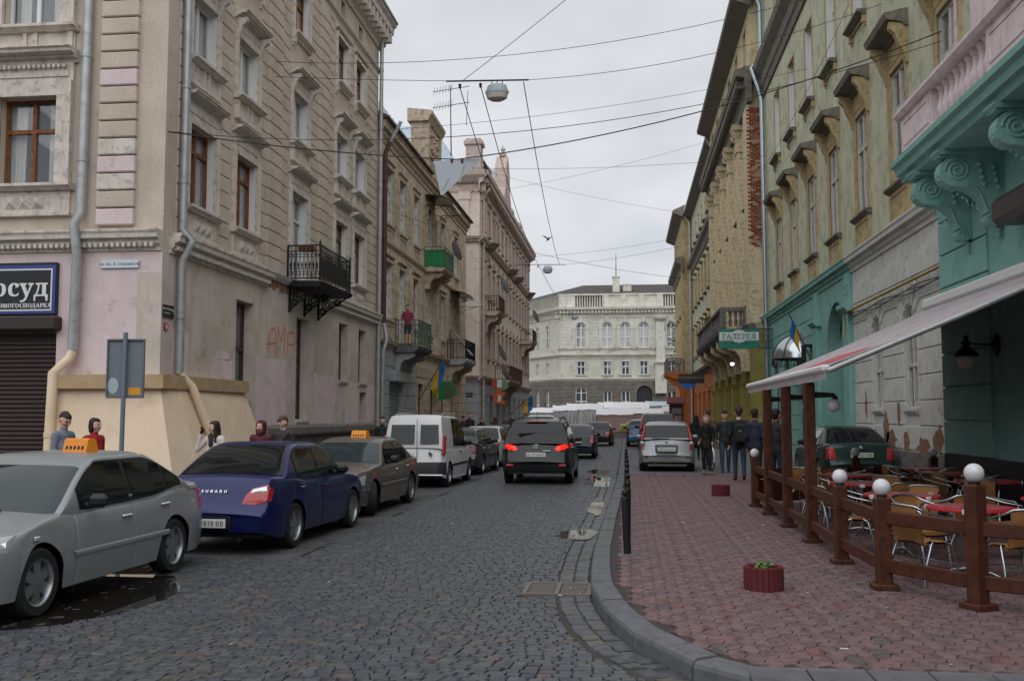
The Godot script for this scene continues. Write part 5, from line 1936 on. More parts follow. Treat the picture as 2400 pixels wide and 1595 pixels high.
	for k in 16:
		var ring := []
		for i in 9:
			ring.append(hoop[k].lerp(hoop[k + 1], 0.5) + Vector3(0.08 * cos(TAU * i / 8), -0.135 + 0.1 * sin(TAU * i / 8), 0.0))
		dr.tube(ring, 0.009, 4)
	part("canopy_frame", dr, M.dark_iron, t)
	# shining new downpipe at the joint with the next house
	pipe(t, [Vector3(1.6, 22.6, 0.7), Vector3(1.5, 21.9, 0.5), Vector3(1.3, 21.2, 0.17), Vector3(1.3, 18.6, 0.17), Vector3(1.3, 18.2, 0.62), Vector3(1.3, 17.2, 0.3), Vector3(1.3, 16.6, 0.17), Vector3(1.3, 0.3, 0.17)], 0.1, sm(hx("a7b4bd"), 0.3, 0.75))

func right_yellow_house() -> void:
	var t := thing("yellow_house", "ochre house with tall pilasters, stone balcony and bare brick corner", "building", Vector3(6.1, -0.4, -70.0), -PI / 2)
	var U := 22.6
	var pil := [1.6, 5.9, 10.0, 14.2, 18.6]
	var ops := []
	for k in 4:
		var c: float = (pil[k] + pil[k + 1]) / 2
		ops.append([c - 0.6, c + 0.6, 7.7, 10.9, 1])
		ops.append([c - 0.6, c + 0.6, 12.6, 15.6])
	ops.append([19.8, 20.9, 7.7, 10.9, 1])
	ops.append([19.8, 20.9, 12.6, 15.6])
	for k in 6:
		ops.append([1.4 + k * 3.7, 2.6 + k * 3.7, 19.6, 21.6])
	part("wall", wall_mesh(U, 6.5, 22.4, ops), M.yellow, t)
	shell(t, U, 22.4, 12, M.yellow, M.dark_roof)
	for q in ops:
		var w: float = q[1] - q[0]
		win(t, (q[0] + q[1]) / 2, q[2], w, q[3] - q[2], {"fm": M.old_white, "arch": q.size() > 4, "tr": 0.6 if q.size() < 5 else 0.0, "sill": 0.16, "sm": M.hood, "curt": 1})
	for k in 5:
		var p := MB.new()
		var u: float = pil[k]
		p.ab(u - 0.45, u + 0.45, 7.6, 15.9, -0.02, 0.26)
		p.ab(u - 0.55, u + 0.55, 6.6, 7.6, -0.02, 0.34)
		mould(p, u - 0.52, u + 0.52, [[-0.02, 15.8], [0.3, 15.8], [0.34, 15.9], [0.3, 16.0], [-0.02, 16.0]])
		mould(p, u - 0.62, u + 0.62, [[-0.02, 16.95], [0.4, 16.95], [0.5, 17.1], [0.5, 17.25], [-0.02, 17.25]])
		p.ab(u - 0.44, u + 0.44, 16.0, 16.95, -0.02, 0.26)
		for s: float in [-1.0, 1.0]:
			spiral(Vector3(u + s * 0.46, 16.7, 0.3), 0.2, 1.8, 0.05, p)
		part("pilaster", p, M.yellow_trim, t)
	var cn := MB.new()
	mould(cn, -0.4, U + 0.4, [[-0.02, 17.25], [0.2, 17.25], [0.22, 17.9], [0.3, 18.0], [0.32, 18.4], [0.72, 18.5], [0.78, 18.8], [-0.02, 19.0]])
	var u := 0.0
	while u < U:
		cn.ab(u, u + 0.2, 18.05, 18.42, 0.3, 0.68)
		u += 0.42
	part("cornice", cn, M.hood, t)
	cn = MB.new()
	mould(cn, -0.3, U + 0.3, [[-0.02, 22.0], [0.2, 22.1], [0.85, 22.35], [0.9, 22.55], [-0.3, 23.0]])
	part("cornice", cn, M.hood, t)
	# brick corner pier where the plaster has fallen
	var pr := MB.new()
	pr.ab(20.95, U - 0.005, 6.6, 17.2, -0.02, 0.2)
	pr.ab(U - 0.01, U + 0.03, 6.6, 8.2, -0.55, 0.28)
	var pier := part("corner_pier", pr, M.yellow_trim, t)
	var bmats := [sm(hx("7c3f2e"), 0.95), sm(hx("8f4c38"), 0.95), sm(hx("6b3629"), 0.95), sm(hx("95604a"), 0.95), sm(hx("a38b78"), 0.95)]
	var bk := MB.new()
	bk.cbox(Vector3.ZERO, Vector3(0.05, 0.085, 0.235), 0.008)
	var bkm := bk.mesh()
	var bk2 := MB.new()
	bk2.cbox(Vector3.ZERO, Vector3(0.245, 0.085, 0.05), 0.008)
	var bkm2 := bk2.mesh()
	var yb := 10.3
	var row := 0
	while yb < 17.0 and row < 80:
		for k in 3:
			var zz := -0.4 + k * 0.25 + (0.12 if row % 2 else 0.0)
			if zz < 0.16 and not (yb < 11.2 and k == 2 and row % 3 == 0):
				part("brick", bkm, bmats[rng.randi() % 5], pier, at(U + 0.0, yb, zz))
		yb += 0.1
		row += 1
	# balcony on heavy scrolls, with stone balusters
	var sl := MB.new()
	mould(sl, 4.6, 20.6, [[-0.02, 6.1], [1.3, 6.1], [1.45, 6.3], [1.5, 6.5], [-0.02, 6.55]])
	mould(sl, 20.6, U + 0.2, cornice_profile(6.1, 6.55, 0.4))
	mould(sl, 0.0, 4.6, cornice_profile(6.1, 6.55, 0.4))
	part("balcony_slab", sl, M.slab, t)
	var rl := MB.new()
	mould(rl, 4.7, 20.5, [[1.1, 7.4], [1.42, 7.4], [1.47, 7.5], [1.42, 7.6], [1.1, 7.6]])
	rl.ab(20.2, 20.5, 7.4, 7.6, 0.0, 1.1)
	rl.ab(4.7, 5.0, 7.4, 7.6, 0.0, 1.1)
	rl.ab(4.7, 20.5, 6.55, 6.65, 1.12, 1.4)
	for q: float in [4.9, 10.0, 15.2, 20.3]:
		rl.ab(q - 0.22, q + 0.22, 6.65, 7.4, 1.12, 1.4)
	rl.ab(20.1, 20.5, 6.55, 7.4, 0.02, 0.25)
	part("balustrade", rl, M.stone, t)
	var bl := MB.new()
	bl.lathe([[0.08, 0.0], [0.08, 0.06], [0.05, 0.08], [0.1, 0.22], [0.05, 0.42], [0.07, 0.55], [0.09, 0.62], [0.09, 0.75]], 10)
	var blm := bl.mesh()
	for k in 50:
		var ub := 5.3 + k * 0.3
		if absf(ub - 10.0) > 0.3 and absf(ub - 15.2) > 0.3 and ub < 20.1:
			part("baluster", blm, M.stone, t, at(ub, 6.65, 1.26))
	for k in 3:
		part("baluster", blm, M.stone, t, at(20.32, 6.65, 0.38 + k * 0.26))
	for q: float in [5.2, 8.6, 13.6, 17.0, 20.2]:
		var b := bracket(q, 0.42, 6.1, 1.3, 1.7)
		spiral(Vector3(q + 0.22, 5.75, 0.9), 0.28, 2.0, 0.04, b)
		spiral(Vector3(q - 0.22, 5.75, 0.9), 0.28, 2.0, 0.04, b)
		part("bracket", b, M.yellow_trim, t)
	# red geraniums on the rail
	var fl := MB.new()
	var lf := MB.new()
	for k in 60:
		var p := Vector3(12.2 + rng.randf_range(-0.9, 0.9), 7.72 + rng.randf_range(-0.1, 0.18), 1.3 + rng.randf_range(-0.15, 0.2))
		(fl if k % 4 == 0 else lf).box(p, Vector3(0.09, 0.09, 0.02), Basis.from_euler(Vector3(rng.randf() * 3, rng.randf() * 3, 0)))
	part("flowers", fl, sm(hx("b02a3c"), 0.7), t)
	part("leaves", lf, sm(hx("3e5a2c"), 0.7), t)
	# olive ground floor with arches
	var lo := []
	for k in 5:
		lo.append([1.2 + k * 4.3, 3.4 + k * 4.3, 0.12, 4.9, 1])
	var wl := part("wall", wall_mesh(U, 0, 6.15, lo, 0.4), M.olive, t)
	for q in lo:
		win(t, (q[0] + q[1]) / 2, 0.12, 2.2, 4.78, {"fm": M.dark_frame, "arch": true, "tr": 0.0, "cols": 2, "back": 0.3})
	for k in 6:
		var p := MB.new()
		var c := 0.2 + k * 4.3
		p.ab(c, c + 0.8, 0.12, 3.8, -0.02, 0.16)
		mould(p, c - 0.06, c + 0.86, [[-0.02, 3.8], [0.2, 3.8], [0.26, 3.95], [-0.02, 3.98]])
		part("pilaster", p, M.olive, wl)
	# side towards the camera, above the green house
	var sd := MB.new()
	sd.quad(Vector3(U + 0.002, 0, 0), Vector3(U + 0.002, 0, -0.6), Vector3(U + 0.002, 6.2, -0.6), Vector3(U + 0.002, 6.2, 0))
	part("wall", sd, M.olive, t)
	# lit lamp under the balcony
	var lp := thing("lit_lamp", "small lit white lamp under the stone balcony", "lamp", Vector3(5.3, 4.4, -50.0))
	var lb := MB.new()
	lb.lathe([[0.0, -0.1], [0.07, -0.07], [0.1, 0.0], [0.07, 0.07], [0.0, 0.1]], 12)
	var em := sm(hx("ffffff"), 0.4)
	em.emission_enabled = true
	em.emission = hx("e8f0ff")
	em.emission_energy_multiplier = 2.2
	part("bulb", lb, em, lp)
	var ar := MB.new()
	ar.tube([Vector3(0, 0.1, 0), Vector3(0, 0.3, 0), Vector3(0.8, 0.42, 0)], 0.02, 6)
	ar.lathe([[0.12, 0.06], [0.06, 0.12], [0.03, 0.2]], 10)
	part("arm", ar, M.dark_iron, lp)
	var om := OmniLight3D.new()
	om.name = "lamp_light"
	om.light_energy = 0.05
	om.light_color = hx("e8f0ff")
	om.omni_range = 30
	om.omni_attenuation = 2.0
	om.light_size = 0.1
	om.shadow_enabled = true
	lp.add_child(om)
	om.position = Vector3(-0.14, 0, 0.08)

func right_far_house() -> void:
	var t := thing("olive_house", "pale olive house far down the street with orange ground floor", "building", Vector3(6.6, -0.75, -114.0), -PI / 2)
	var U := 44.0
	var ops := []
	for k in 7:
		var u := 18.5 + k * 3.6
		for y in [[7.9, 10.4], [12.6, 15.2], [18.6, 20.6]]:
			ops.append([u - 0.6, u + 0.6, y[0], y[1]])
	part("wall", wall_mesh(U, 6.4, 22.4, ops), M.green, t)
	shell(t, U, 22.4, 12, M.green, M.dark_roof)
	for q in ops:
		var f := win(t, (q[0] + q[1]) / 2, q[2], 1.2, q[3] - q[2], {"fm": M.old_white, "sill": 0.24, "sillw": 0.18, "sm": M.hood})
		if q[2] < 17:
			surround(f, 1.2, q[3] - q[2], 0.16, {"s": 0.14, "d": 0.06, "hood": 0.3, "hy": 0.2, "hh": 0.14, "m": M.ochre})
	var cn := MB.new()
	mould(cn, 0, U, [[-0.02, 16.4], [0.1, 16.4], [0.2, 16.9], [0.45, 17.1], [0.5, 17.4], [-0.02, 17.6]])
	part("cornice", cn, M.hood, t)
	cn = MB.new()
	mould(cn, 0, U, [[-0.02, 22.0], [0.2, 22.1], [0.75, 22.35], [0.8, 22.55], [-0.3, 23.0]])
	part("cornice", cn, M.hood, t)
	cn = MB.new()
	mould(cn, 16, U, cornice_profile(6.1, 6.55, 0.4))
	part("cornice", cn, M.hood, t)
	part("wall", wall_mesh(U, 0, 6.4, [[18, 20, 0.6, 4.6], [23, 25, 0.6, 4.6], [28, 30, 0.6, 4.6], [33, 35, 0.6, 4.6], [38.5, 40.5, 0.6, 4.6]]), M.orange, t)
	for u: float in [19, 24, 29, 34, 39.5]:
		win(t, u, 0.6, 2.0, 4.0, {"fm": M.dark_frame, "tr": 0.7})
	# end block stands forward
	var FX := at(0, 0, 0.9)
	var eb := []
	for y in [[8.0, 10.6], [12.6, 15.2], [18.6, 20.6]]:
		for u: float in [4.0, 8.0, 12.0]:
			eb.append([u - 0.6, u + 0.6, y[0], y[1]])
	part("wall", wall_mesh(16.0, 6.6, 22.6, eb), M.ochre, t, FX)
	for q in eb:
		var f := win(t, (q[0] + q[1]) / 2, q[2], 1.2, q[3] - q[2], {"fm": M.old_white, "sill": 0.2, "sm": M.hood})
		f.transform = FX * f.transform
	var sd := MB.new()
	sd.quad(Vector3(16, 6.6, 0.9), Vector3(16, 6.6, -0.1), Vector3(16, 22.6, -0.1), Vector3(16, 22.6, 0.9))
	sd.quad(Vector3(0, 22.6, 0.9), Vector3(16, 22.6, 0.9), Vector3(16, 22.6, -1), Vector3(0, 22.6, -1))
	sd.ab(15.0, 16.04, 6.6, 16.8, 0.8, 1.05)
	part("wall", sd, M.ochre, t)
	var ec := MB.new()
	mould(ec, -0.5, 16.6, [[-0.02, 16.8], [0.1, 16.8], [0.2, 17.4], [0.7, 17.7], [0.75, 18.1], [-0.02, 18.3]])
	mould(ec, -0.5, 16.7, [[-0.02, 22.2], [0.2, 22.3], [0.9, 22.6], [0.95, 22.85], [-0.3, 23.4]])
	part("cornice", ec, M.hood, t, FX)
	var og := MB.new()
	og.ab(0, 16.0, 0, 6.6, -0.1, 0.9)
	og.ab(14.9, 16.1, 0, 6.6, 0.85, 1.1)
	part("wall", og, M.orange, t)
	var sl := MB.new()
	mould(sl, 9.0, 16.4, [[-0.02, 5.9], [1.2, 6.2], [1.7, 6.5], [1.8, 6.8], [-0.02, 6.85]])
	part("balcony_slab", sl, M.orange, t, FX)
	part("bracket", bracket(15.9, 0.5, 6.3, 1.4, 2.2), M.orange, t, FX)
	var rl := iron_rail([Vector3(9.2, 6.85, 0.1), Vector3(9.2, 6.85, 1.6), Vector3(16.2, 6.85, 1.6), Vector3(16.2, 6.85, 0.1)], 1.3, 0.25, 0.05)
	part("railing", rl, M.stone, t, FX)
	pipe(t, [Vector3(16.3, 22.4, 0.8), Vector3(16.4, 21.6, 0.2), Vector3(16.4, 0.3, 0.2)], 0.12, M.zinc)
	pipe(t, [Vector3(U - 0.4, 22.4, 0.7), Vector3(U - 0.5, 21.6, 0.2), Vector3(U - 0.5, 6.6, 0.2)], 0.12, M.zinc)
# ---------------------------------------------------------------- end of the street
func far_palace() -> void:
	var t := thing("public_palace", "large cream palace with arched windows over a dark rusticated base", "building", Vector3(-9.3, -1.31, -140.0))
	var U := 24.0
	var xs := [2.95, 6.7, 9.25, 11.85, 15.7, 18.8]
	var up := []
	var mid := []
	var low := []
	for k in 6:
		up.append([xs[k] - 0.72, xs[k] + 0.72, 12.7, 16.3, 1])
		mid.append([xs[k] - 0.55, xs[k] + 0.55, 8.85, 10.75])
	low = [[2.15, 3.75, 2.6, 7.1, 1], [6.1, 7.3, 2.8, 6.5], [8.65, 9.85, 2.8, 6.5], [10.8, 13.0, 1.2, 7.3, 1], [15.0, 16.4, 3.0, 6.5]]
	var w := part("wall", wall_mesh(U, 8.1, 20.4, up + mid), M.palace, t)
	var wl := part("wall", wall_mesh(U, 0, 8.1, low), M.palace_low, t)
	courses(wl, 0.1, U, 1.2, 7.9, 0.56, 0.05, low, 0.25, [M.palace_low], 0.06, 1.6)
	courses(w, 0.05, 1.3, 8.2, 17.3, 0.5, 0.05, [], 0, [M.palace], 0.06)
	courses(w, 4.4, 5.4, 8.2, 17.3, 0.5, 0.05, [], 0, [M.palace], 0.06)
	courses(w, 0.1, 14.0, 8.3, 11.3, 0.6, 0.03, mid, 0.3, [M.palace], 0.05)
	for q in up:
		var f := win(t, (q[0] + q[1]) / 2, q[2], 1.44, 3.6, {"arch": true, "cols": 2, "tr": 0.42, "bar": 0.13, "curt": 2, "sill": 0.2, "sm": M.palace})
		var mb := MB.new()
		for i in 10:
			var a0 := PI * i / 10
			var a1 := PI * (i + 1) / 10
			mb.ext(PackedVector2Array([Vector2(cos(a0), sin(a0)) * 1.15, Vector2(cos(a1), sin(a1)) * 1.15, Vector2(cos(a1), sin(a1)) * 0.78, Vector2(cos(a0), sin(a0)) * 0.78]), -0.02, 0.14, at(0, 2.88, 0.16))
		mb.ab(-0.2, 0.2, 3.6, 4.3, 0.1, 0.42)
		for s: float in [-1.0, 1.0]:
			mb.ab(s * 0.97 - 0.19, s * 0.97 + 0.19, 0.1, 2.88, 0.14, 0.3)
			mb.ab(s * 0.97 - 0.24, s * 0.97 + 0.24, 2.7, 2.9, 0.12, 0.34)
		mb.ab(-0.9, 0.9, -1.0, -0.2, 0.14, 0.24)
		part("arch", mb, M.palace, f)
		var bl := MB.new()
		for k in 7:
			bl.ab(-0.62 + k * 0.2, -0.52 + k * 0.2, -0.95, -0.25, 0.24, 0.32)
		part("balusters", bl, M.palace, f)
	for q in mid:
		var f := win(t, (q[0] + q[1]) / 2, q[2], 1.1, 1.9, {"cols": 2, "tr": 0.62, "bar": 0.1, "sill": 0.25, "sillw": 0.3, "sm": M.palace})
		surround(f, 1.1, 1.9, 0.16, {"s": 0.16, "d": 0.08, "m": M.palace})
	for k in low.size():
		var q = low[k]
		if k == 3:
			var d := MB.new()
			d.ab(q[0], q[1], 1.1, 5.2, -0.3, -0.24)
			d.ab(11.87, 11.93, 1.1, 5.2, -0.24, -0.2)
			part("door", d, sm(hx("3c2c28"), 0.7), t)
			var fan := MB.new()
			fan.ab(q[0], q[1], 5.2, 7.3, -0.34, -0.3)
			part("fanlight", fan, M.room, t)
		else:
			win(t, (q[0] + q[1]) / 2, q[2], q[1] - q[0], q[3] - q[2], {"cols": 2, "tr": 0.6 if k else 0.55, "arch": q.size() > 4, "bar": 0.11})
	var cn := MB.new()
	mould(cn, -0.3, U, cornice_profile(7.95, 8.35, 0.3))
	mould(cn, -0.3, U, cornice_profile(11.35, 11.75, 0.4))
	mould(cn, -0.3, U, cornice_profile(12.35, 12.6, 0.25))
	mould(cn, -0.7, U, [[-0.02, 17.0], [0.1, 17.0], [0.12, 17.5], [0.3, 17.6], [0.35, 17.9], [0.8, 18.15], [0.85, 18.5], [-0.02, 18.6]])
	var u := 0.0
	while u < U:
		cn.ab(u, u + 0.22, 17.62, 17.95, 0.3, 0.7)
		cn.ab(u, u + 0.18, 11.2, 11.4, 0.0, 0.25)
		u += 0.5
	part("cornice", cn, M.palace, t)
	var pp := MB.new()
	pp.ab(-0.2, 2.1, 18.5, 20.3, -0.4, 0.1)
	pp.ab(6.4, 14.6, 18.5, 20.3, -0.4, 0.05)
	for q: float in [6.6, 9.0, 11.6, 14.2, 0.3]:
		pp.ab(q - 0.4, q + 0.4, 18.5, 20.4, -0.4, 0.18)
	pp.ab(-0.3, U, 20.2, 20.45, -0.5, 0.2)
	for q in [[2.1, 6.4], [14.6, 22.0]]:
		var x: float = q[0]
		while x < q[1]:
			pp.ab(x + 0.1, x + 0.28, 18.6, 20.2, -0.2, 0.0)
			x += 0.36
	part("parapet", pp, M.palace, t)
	for q: float in [14.2, 20.6]:
		var pl := MB.new()
		pl.ab(q - 0.6, q + 0.6, 10.8, 16.3, -0.02, 0.5)
		pl.ab(q - 0.8, q + 0.8, 6.2, 10.8, -0.02, 0.7)
		mould(pl, q - 0.95, q + 0.95, cornice_profile(9.9, 10.6, 0.95))
		mould(pl, q - 0.8, q + 0.8, cornice_profile(16.3, 17.0, 0.8))
		part("column", pl, M.palace, t)
	# receding side wing
	var A := Transform3D(Basis(Vector3.UP, deg_to_rad(-58)), Vector3.ZERO)
	var SW := Transform3D(Basis(Vector3.UP, deg_to_rad(-58)), A.basis * Vector3(-30, 0, 0))
	var so := []
	for k in 8:
		so.append([3.0 + k * 3.2, 4.2 + k * 3.2, 12.7, 16.2, 1])
		so.append([3.1 + k * 3.2, 4.1 + k * 3.2, 8.9, 10.7])
	part("wall", wall_mesh(30, 8.1, 20.4, so), M.palace, t, SW)
	var sl := []
	for k in 8:
		sl.append([3.0 + k * 3.2, 4.2 + k * 3.2, 2.6, 6.6])
	var swl := part("wall", wall_mesh(30, 0, 8.1, sl), M.palace_low, t, SW)
	courses(swl, 0.1, 29.9, 1.2, 7.9, 0.56, 0.05, sl, 0.2, [M.palace_low], 0.06)
	for q in so + sl:
		var f := win(t, (q[0] + q[1]) / 2, q[2], q[1] - q[0], q[3] - q[2], {"arch": q.size() > 4, "bar": 0.12, "tr": 0.5})
		f.transform = SW * f.transform
	var sc := MB.new()
	mould(sc, 0, 30, cornice_profile(7.95, 8.35, 0.3))
	mould(sc, 0, 30, cornice_profile(11.35, 11.75, 0.4))
	mould(sc, 0, 30.3, [[-0.02, 17.0], [0.1, 17.0], [0.3, 17.6], [0.8, 18.15], [0.85, 18.5], [-0.02, 18.6]])
	sc.ab(0, 30, 18.5, 20.4, -0.4, 0.0)
	part("cornice", sc, M.palace, t, SW)
	var rf := MB.new()
	rf.quad(Vector3(-0.2, 20.4, 0), Vector3(U, 20.4, 0), Vector3(U, 22.6, -7), Vector3(3.0, 22.6, -7))
	rf.quad(SW * Vector3(0, 20.4, 0), SW * Vector3(30, 20.4, 0), Vector3(3.0, 22.6, -7), SW * Vector3(0, 22.6, -7))
	part("roof", rf, M.dark_roof, t)
	for q in [[8.0, -2, 1.0, 2.6], [9.6, -2.5, 1.2, 1.5], [20.6, -2, 1.6, 2.2]]:
		var ch := MB.new()
		ch.ab(q[0] - q[2] / 2, q[0] + q[2] / 2, 20.4, 20.6 + q[3], q[1] - 0.5, q[1] + 0.5)
		ch.ab(q[0] - q[2] / 2 - 0.1, q[0] + q[2] / 2 + 0.1, 20.4 + q[3], 20.5 + q[3], q[1] - 0.6, q[1] + 0.6)
		part("chimney", ch, M.palace, t)
	var ms := MB.new()
	ms.tube([Vector3(8.0, 23, -2), Vector3(8.0, 26.5, -2)], 0.08, 6, 0.03)
	ms.tube([Vector3(19.0, 21, -2), Vector3(19.0, 23.6, -2)], 0.05, 5)
	ms.tube([Vector3(18.0, 23.4, -2), Vector3(19.2, 23.2, -2)], 0.04, 4)
	part("aerial", ms, M.dark_iron, t)
	var tv := thing("grey_block", "plain grey gable of a taller house behind the palace", "building", Vector3(12.0, -1.3, -155))
	var tb := MB.new()
	tb.ab(0, 8, 0, 26.5, -8, 0)
	tb.ab(-1.0, 0, 0, 24.0, -8, -0.5)
	part("wall", tb, M.palace, tv)
	var tp := MB.new()
	tp.ab(-1.1, 8.1, 26.5, 26.8, -8.2, 0.2)
	part("roof", tp, M.dark_roof, tv)

func tree(p: Vector3, h: float, r: float, label: String) -> void:
	var t := thing("tree", label, "tree", p)
	var tk := MB.new()
	tk.tube([Vector3.ZERO, Vector3(0.1, h * 0.3, 0), Vector3(0.0, h * 0.55, 0.1), Vector3(0.2, h * 0.85, 0)], 0.28, 8, 0.06)
	for k in 7:
		var a := k * 2.4
		var y := h * (0.35 + 0.07 * k)
		tk.tube([Vector3(0, y, 0), Vector3(cos(a) * r * 0.4, y + h * 0.1, sin(a) * r * 0.4), Vector3(cos(a) * r * 0.8, y + h * 0.16, sin(a) * r * 0.8)], 0.09, 5, 0.025)
	part("trunk", tk, sm(hx("4a4036"), 0.95), t)
	var cr := MB.new()
	cr.usec = true
	for k in 42:
		var a := rng.randf() * TAU
		var q := Vector3(cos(a) * r * sqrt(rng.randf()) * 0.9, h * rng.randf_range(0.3, 1.0), sin(a) * r * sqrt(rng.randf()) * 0.9)
		for i in 60:
			var d := Vector3(rng.randfn(), rng.randfn() * 0.7, rng.randfn()) * r * 0.2
			var s := rng.randf_range(0.1, 0.2)
			cr.col = Color(0.055, 0.1, 0.03).lerp(Color(0.09, 0.15, 0.045), rng.randf())
			var b := Basis.from_euler(Vector3(rng.randf() * TAU, rng.randf() * TAU, rng.randf() * TAU))
			cr.quad(q + d + b * Vector3(-s, 0, 0), q + d + b * Vector3(0, -s * 0.5, 0), q + d + b * Vector3(s, 0, 0), q + d + b * Vector3(0, s * 0.5, 0.03))
	var lm := sm(Color.WHITE, 0.6)
	lm.vertex_color_use_as_albedo = true
	part("crown", cr, lm, t)

func market() -> void:
	tree(Vector3(7.7, 0.0, -119.5), 13.0, 2.6, "leafy green street tree beyond the orange corner")
	tree(Vector3(-17.5, 0.0, -118.0), 10.0, 3.0, "green tree at the end of the pink house")
	var white := sm(hx("d9d8da"), 0.55)
	white.backlight_enabled = true
	white.backlight = Color(0.25, 0.25, 0.25)
	var blue := sm(hx("b5c4cb"), 0.5)
	var rosy := sm(hx("a98f88"), 0.7)
	var film := StandardMaterial3D.new()
	film.transparency = BaseMaterial3D.TRANSPARENCY_ALPHA
	film.albedo_color = Color(0.8, 0.8, 0.82, 0.55)
	film.roughness = 0.3
	# x, z, width, depth, height, wall kind
	var list := [[-9.6, -112, 3.2, 3.0, 2.6, 0], [-6.6, -110, 2.8, 3.0, 2.8, 0], [-3.9, -107.5, 2.6, 3.0, 2.9, 0], [-1.2, -105.5, 3.6, 3.2, 2.35, 1], [2.3, -109, 3.2, 3.0, 2.5, 1], [5.6, -111, 3.0, 3.0, 2.7, 0], [-5.0, -116, 3.6, 3.2, 3.0, 0], [0.6, -115, 3.8, 3.2, 3.1, 0], [4.4, -118, 4.0, 3.2, 3.4, 0], [8.2, -116, 3.4, 3.2, 3.2, 0], [-1.6, -121, 3.4, 3.0, 3.2, 0], [7.0, -107.5, 2.6, 2.6, 2.3, 1]]
	var words := ["draped in clear film at the row end", "hung with pink goods", "with its side sheet tied up", "with a long rosy back wall", "beside the lime car", "next to the orange corner", "in the rear row behind hung goods", "in the rear row with a pale peak", "tall, with a bluish roof", "half behind the orange house", "at the back by the palace", "low, with a rosy wall beside the kiosk"]
	for k in list.size():
		var q = list[k]
		var t := thing("market_stall", "white market stall " + words[k], "market stall", Vector3(q[0], 0.0, q[1]), 0.0, "market stalls on the square")
		var w: float = q[2]
		var d: float = q[3]
		var h: float = q[4]
		for i in 4:
			var po := MB.new()
			po.tube([Vector3((i % 2 - 0.5) * w, 0, (i / 2 - 0.5) * d), Vector3((i % 2 - 0.5) * w, h - 0.4, (i / 2 - 0.5) * d)], 0.03, 5)
			part("pole", po, M.alu, t)
		var rf := MB.new()
		var g := []
		for i in 9:
			var row := PackedVector3Array()
			for j in 9:
				var x := (i / 8.0 - 0.5) * (w + 0.3)
				var z := (j / 8.0 - 0.5) * (d + 0.3)
				var pitch := 1.0 - absf(j / 8.0 - 0.5) * 2.0
				row.append(Vector3(x, h - 0.45 + (0.55 + 0.06 * (k % 4)) * pitch - 0.05 * absf(sin(i * PI / 4)) + rng.randf_range(-0.03, 0.03), z))
			g.append(row)
		rf.grid(g)
		part("roof", rf, blue if k == 8 or k == 9 else white, t)
		var sd := MB.new()
		var N := 24
		var rows := []
		for y: float in [0.1, h * 0.4, h - 0.45]:
			var row := PackedVector3Array()
			for i in N + 1:
				row.append(Vector3((float(i) / N - 0.5) * w, y, d / 2 + 0.03 + (0.05 * sin(i * 1.7 + k) if q[5] == 0 else 0.008 * sin(i * 2.0))))
			rows.append(row)
		sd.grid(rows)
		part("side_sheet", sd, rosy if q[5] == 1 else film, t)
		if q[5] == 0:
			for i in 7:
				var gd := MB.new()
				var x := (i / 6.0 - 0.5) * (w - 0.4)
				gd.cbox(Vector3(x, h * 0.45 + rng.randf_range(-0.1, 0.2), d / 2 - 0.25), Vector3(0.28, rng.randf_range(0.6, 1.1), 0.08), 0.03)
				part("goods", gd, sm([hx("b59a8e"), hx("a84a3a"), hx("c9b8ae"), hx("8d6f63"), hx("d3c9c2")][rng.randi() % 5], 0.8), t)
	var kb := thing("kiosk_board", "small red roofed notice kiosk beside the orange house", "kiosk", Vector3(4.3, gy(-86.0), -86.0))
	var bb := MB.new()
	bb.cbox(Vector3(0, 1.5, 0), Vector3(1.2, 2.6, 0.9), 0.03)
	part("body", bb, sm(hx("4a1d1d"), 0.6), kb)
	var br := MB.new()
	mould(br, -0.8, 0.8, [[-0.6, 2.8], [0.75, 2.75], [0.75, 2.9], [0.0, 3.4], [-0.6, 2.95]])
	part("roof", br, sm(hx("5c2526"), 0.6), kb)
	for k in 3:
		var pn := MB.new()
		pn.box(Vector3(0, 0.9 + k * 0.65, 0.46), Vector3(0.8, 0.45, 0.02))
		part("notice", pn, sm(hx("6f7479"), 0.3), kb)

# the houses across the square, behind the camera: they close the view that glass and puddles mirror
func house_behind() -> void:
	for q in [[-34.0, 26.0, 20.0, 15.5, "pale rendered house across the square"], [-13.0, 30.0, 24.0, 17.5, "grey rendered house across the square"], [12.0, 27.0, 22.0, 14.5, "ochre rendered house across the square"]]:
		var t := thing("square_house", q[4], "building", Vector3(q[0] + q[2], 0, q[1]), PI)
		var ops := []
		for k in int(q[2] / 3.4):
			for y in [1.2, 5.4, 9.2]:
				ops.append([1.2 + k * 3.4, 2.5 + k * 3.4, y, y + 2.2])
		part("wall", wall_mesh(q[2], 0, q[3], ops), [M.beige, M.palace, M.ochre][int(q[3]) % 3], t)
		shell(t, q[2], q[3], 10, M.beige, M.dark_roof)
		for o in ops:
			win(t, (o[0] + o[1]) / 2, o[2], 1.3, 2.2, {"tr": 0.66, "sill": 0.15})
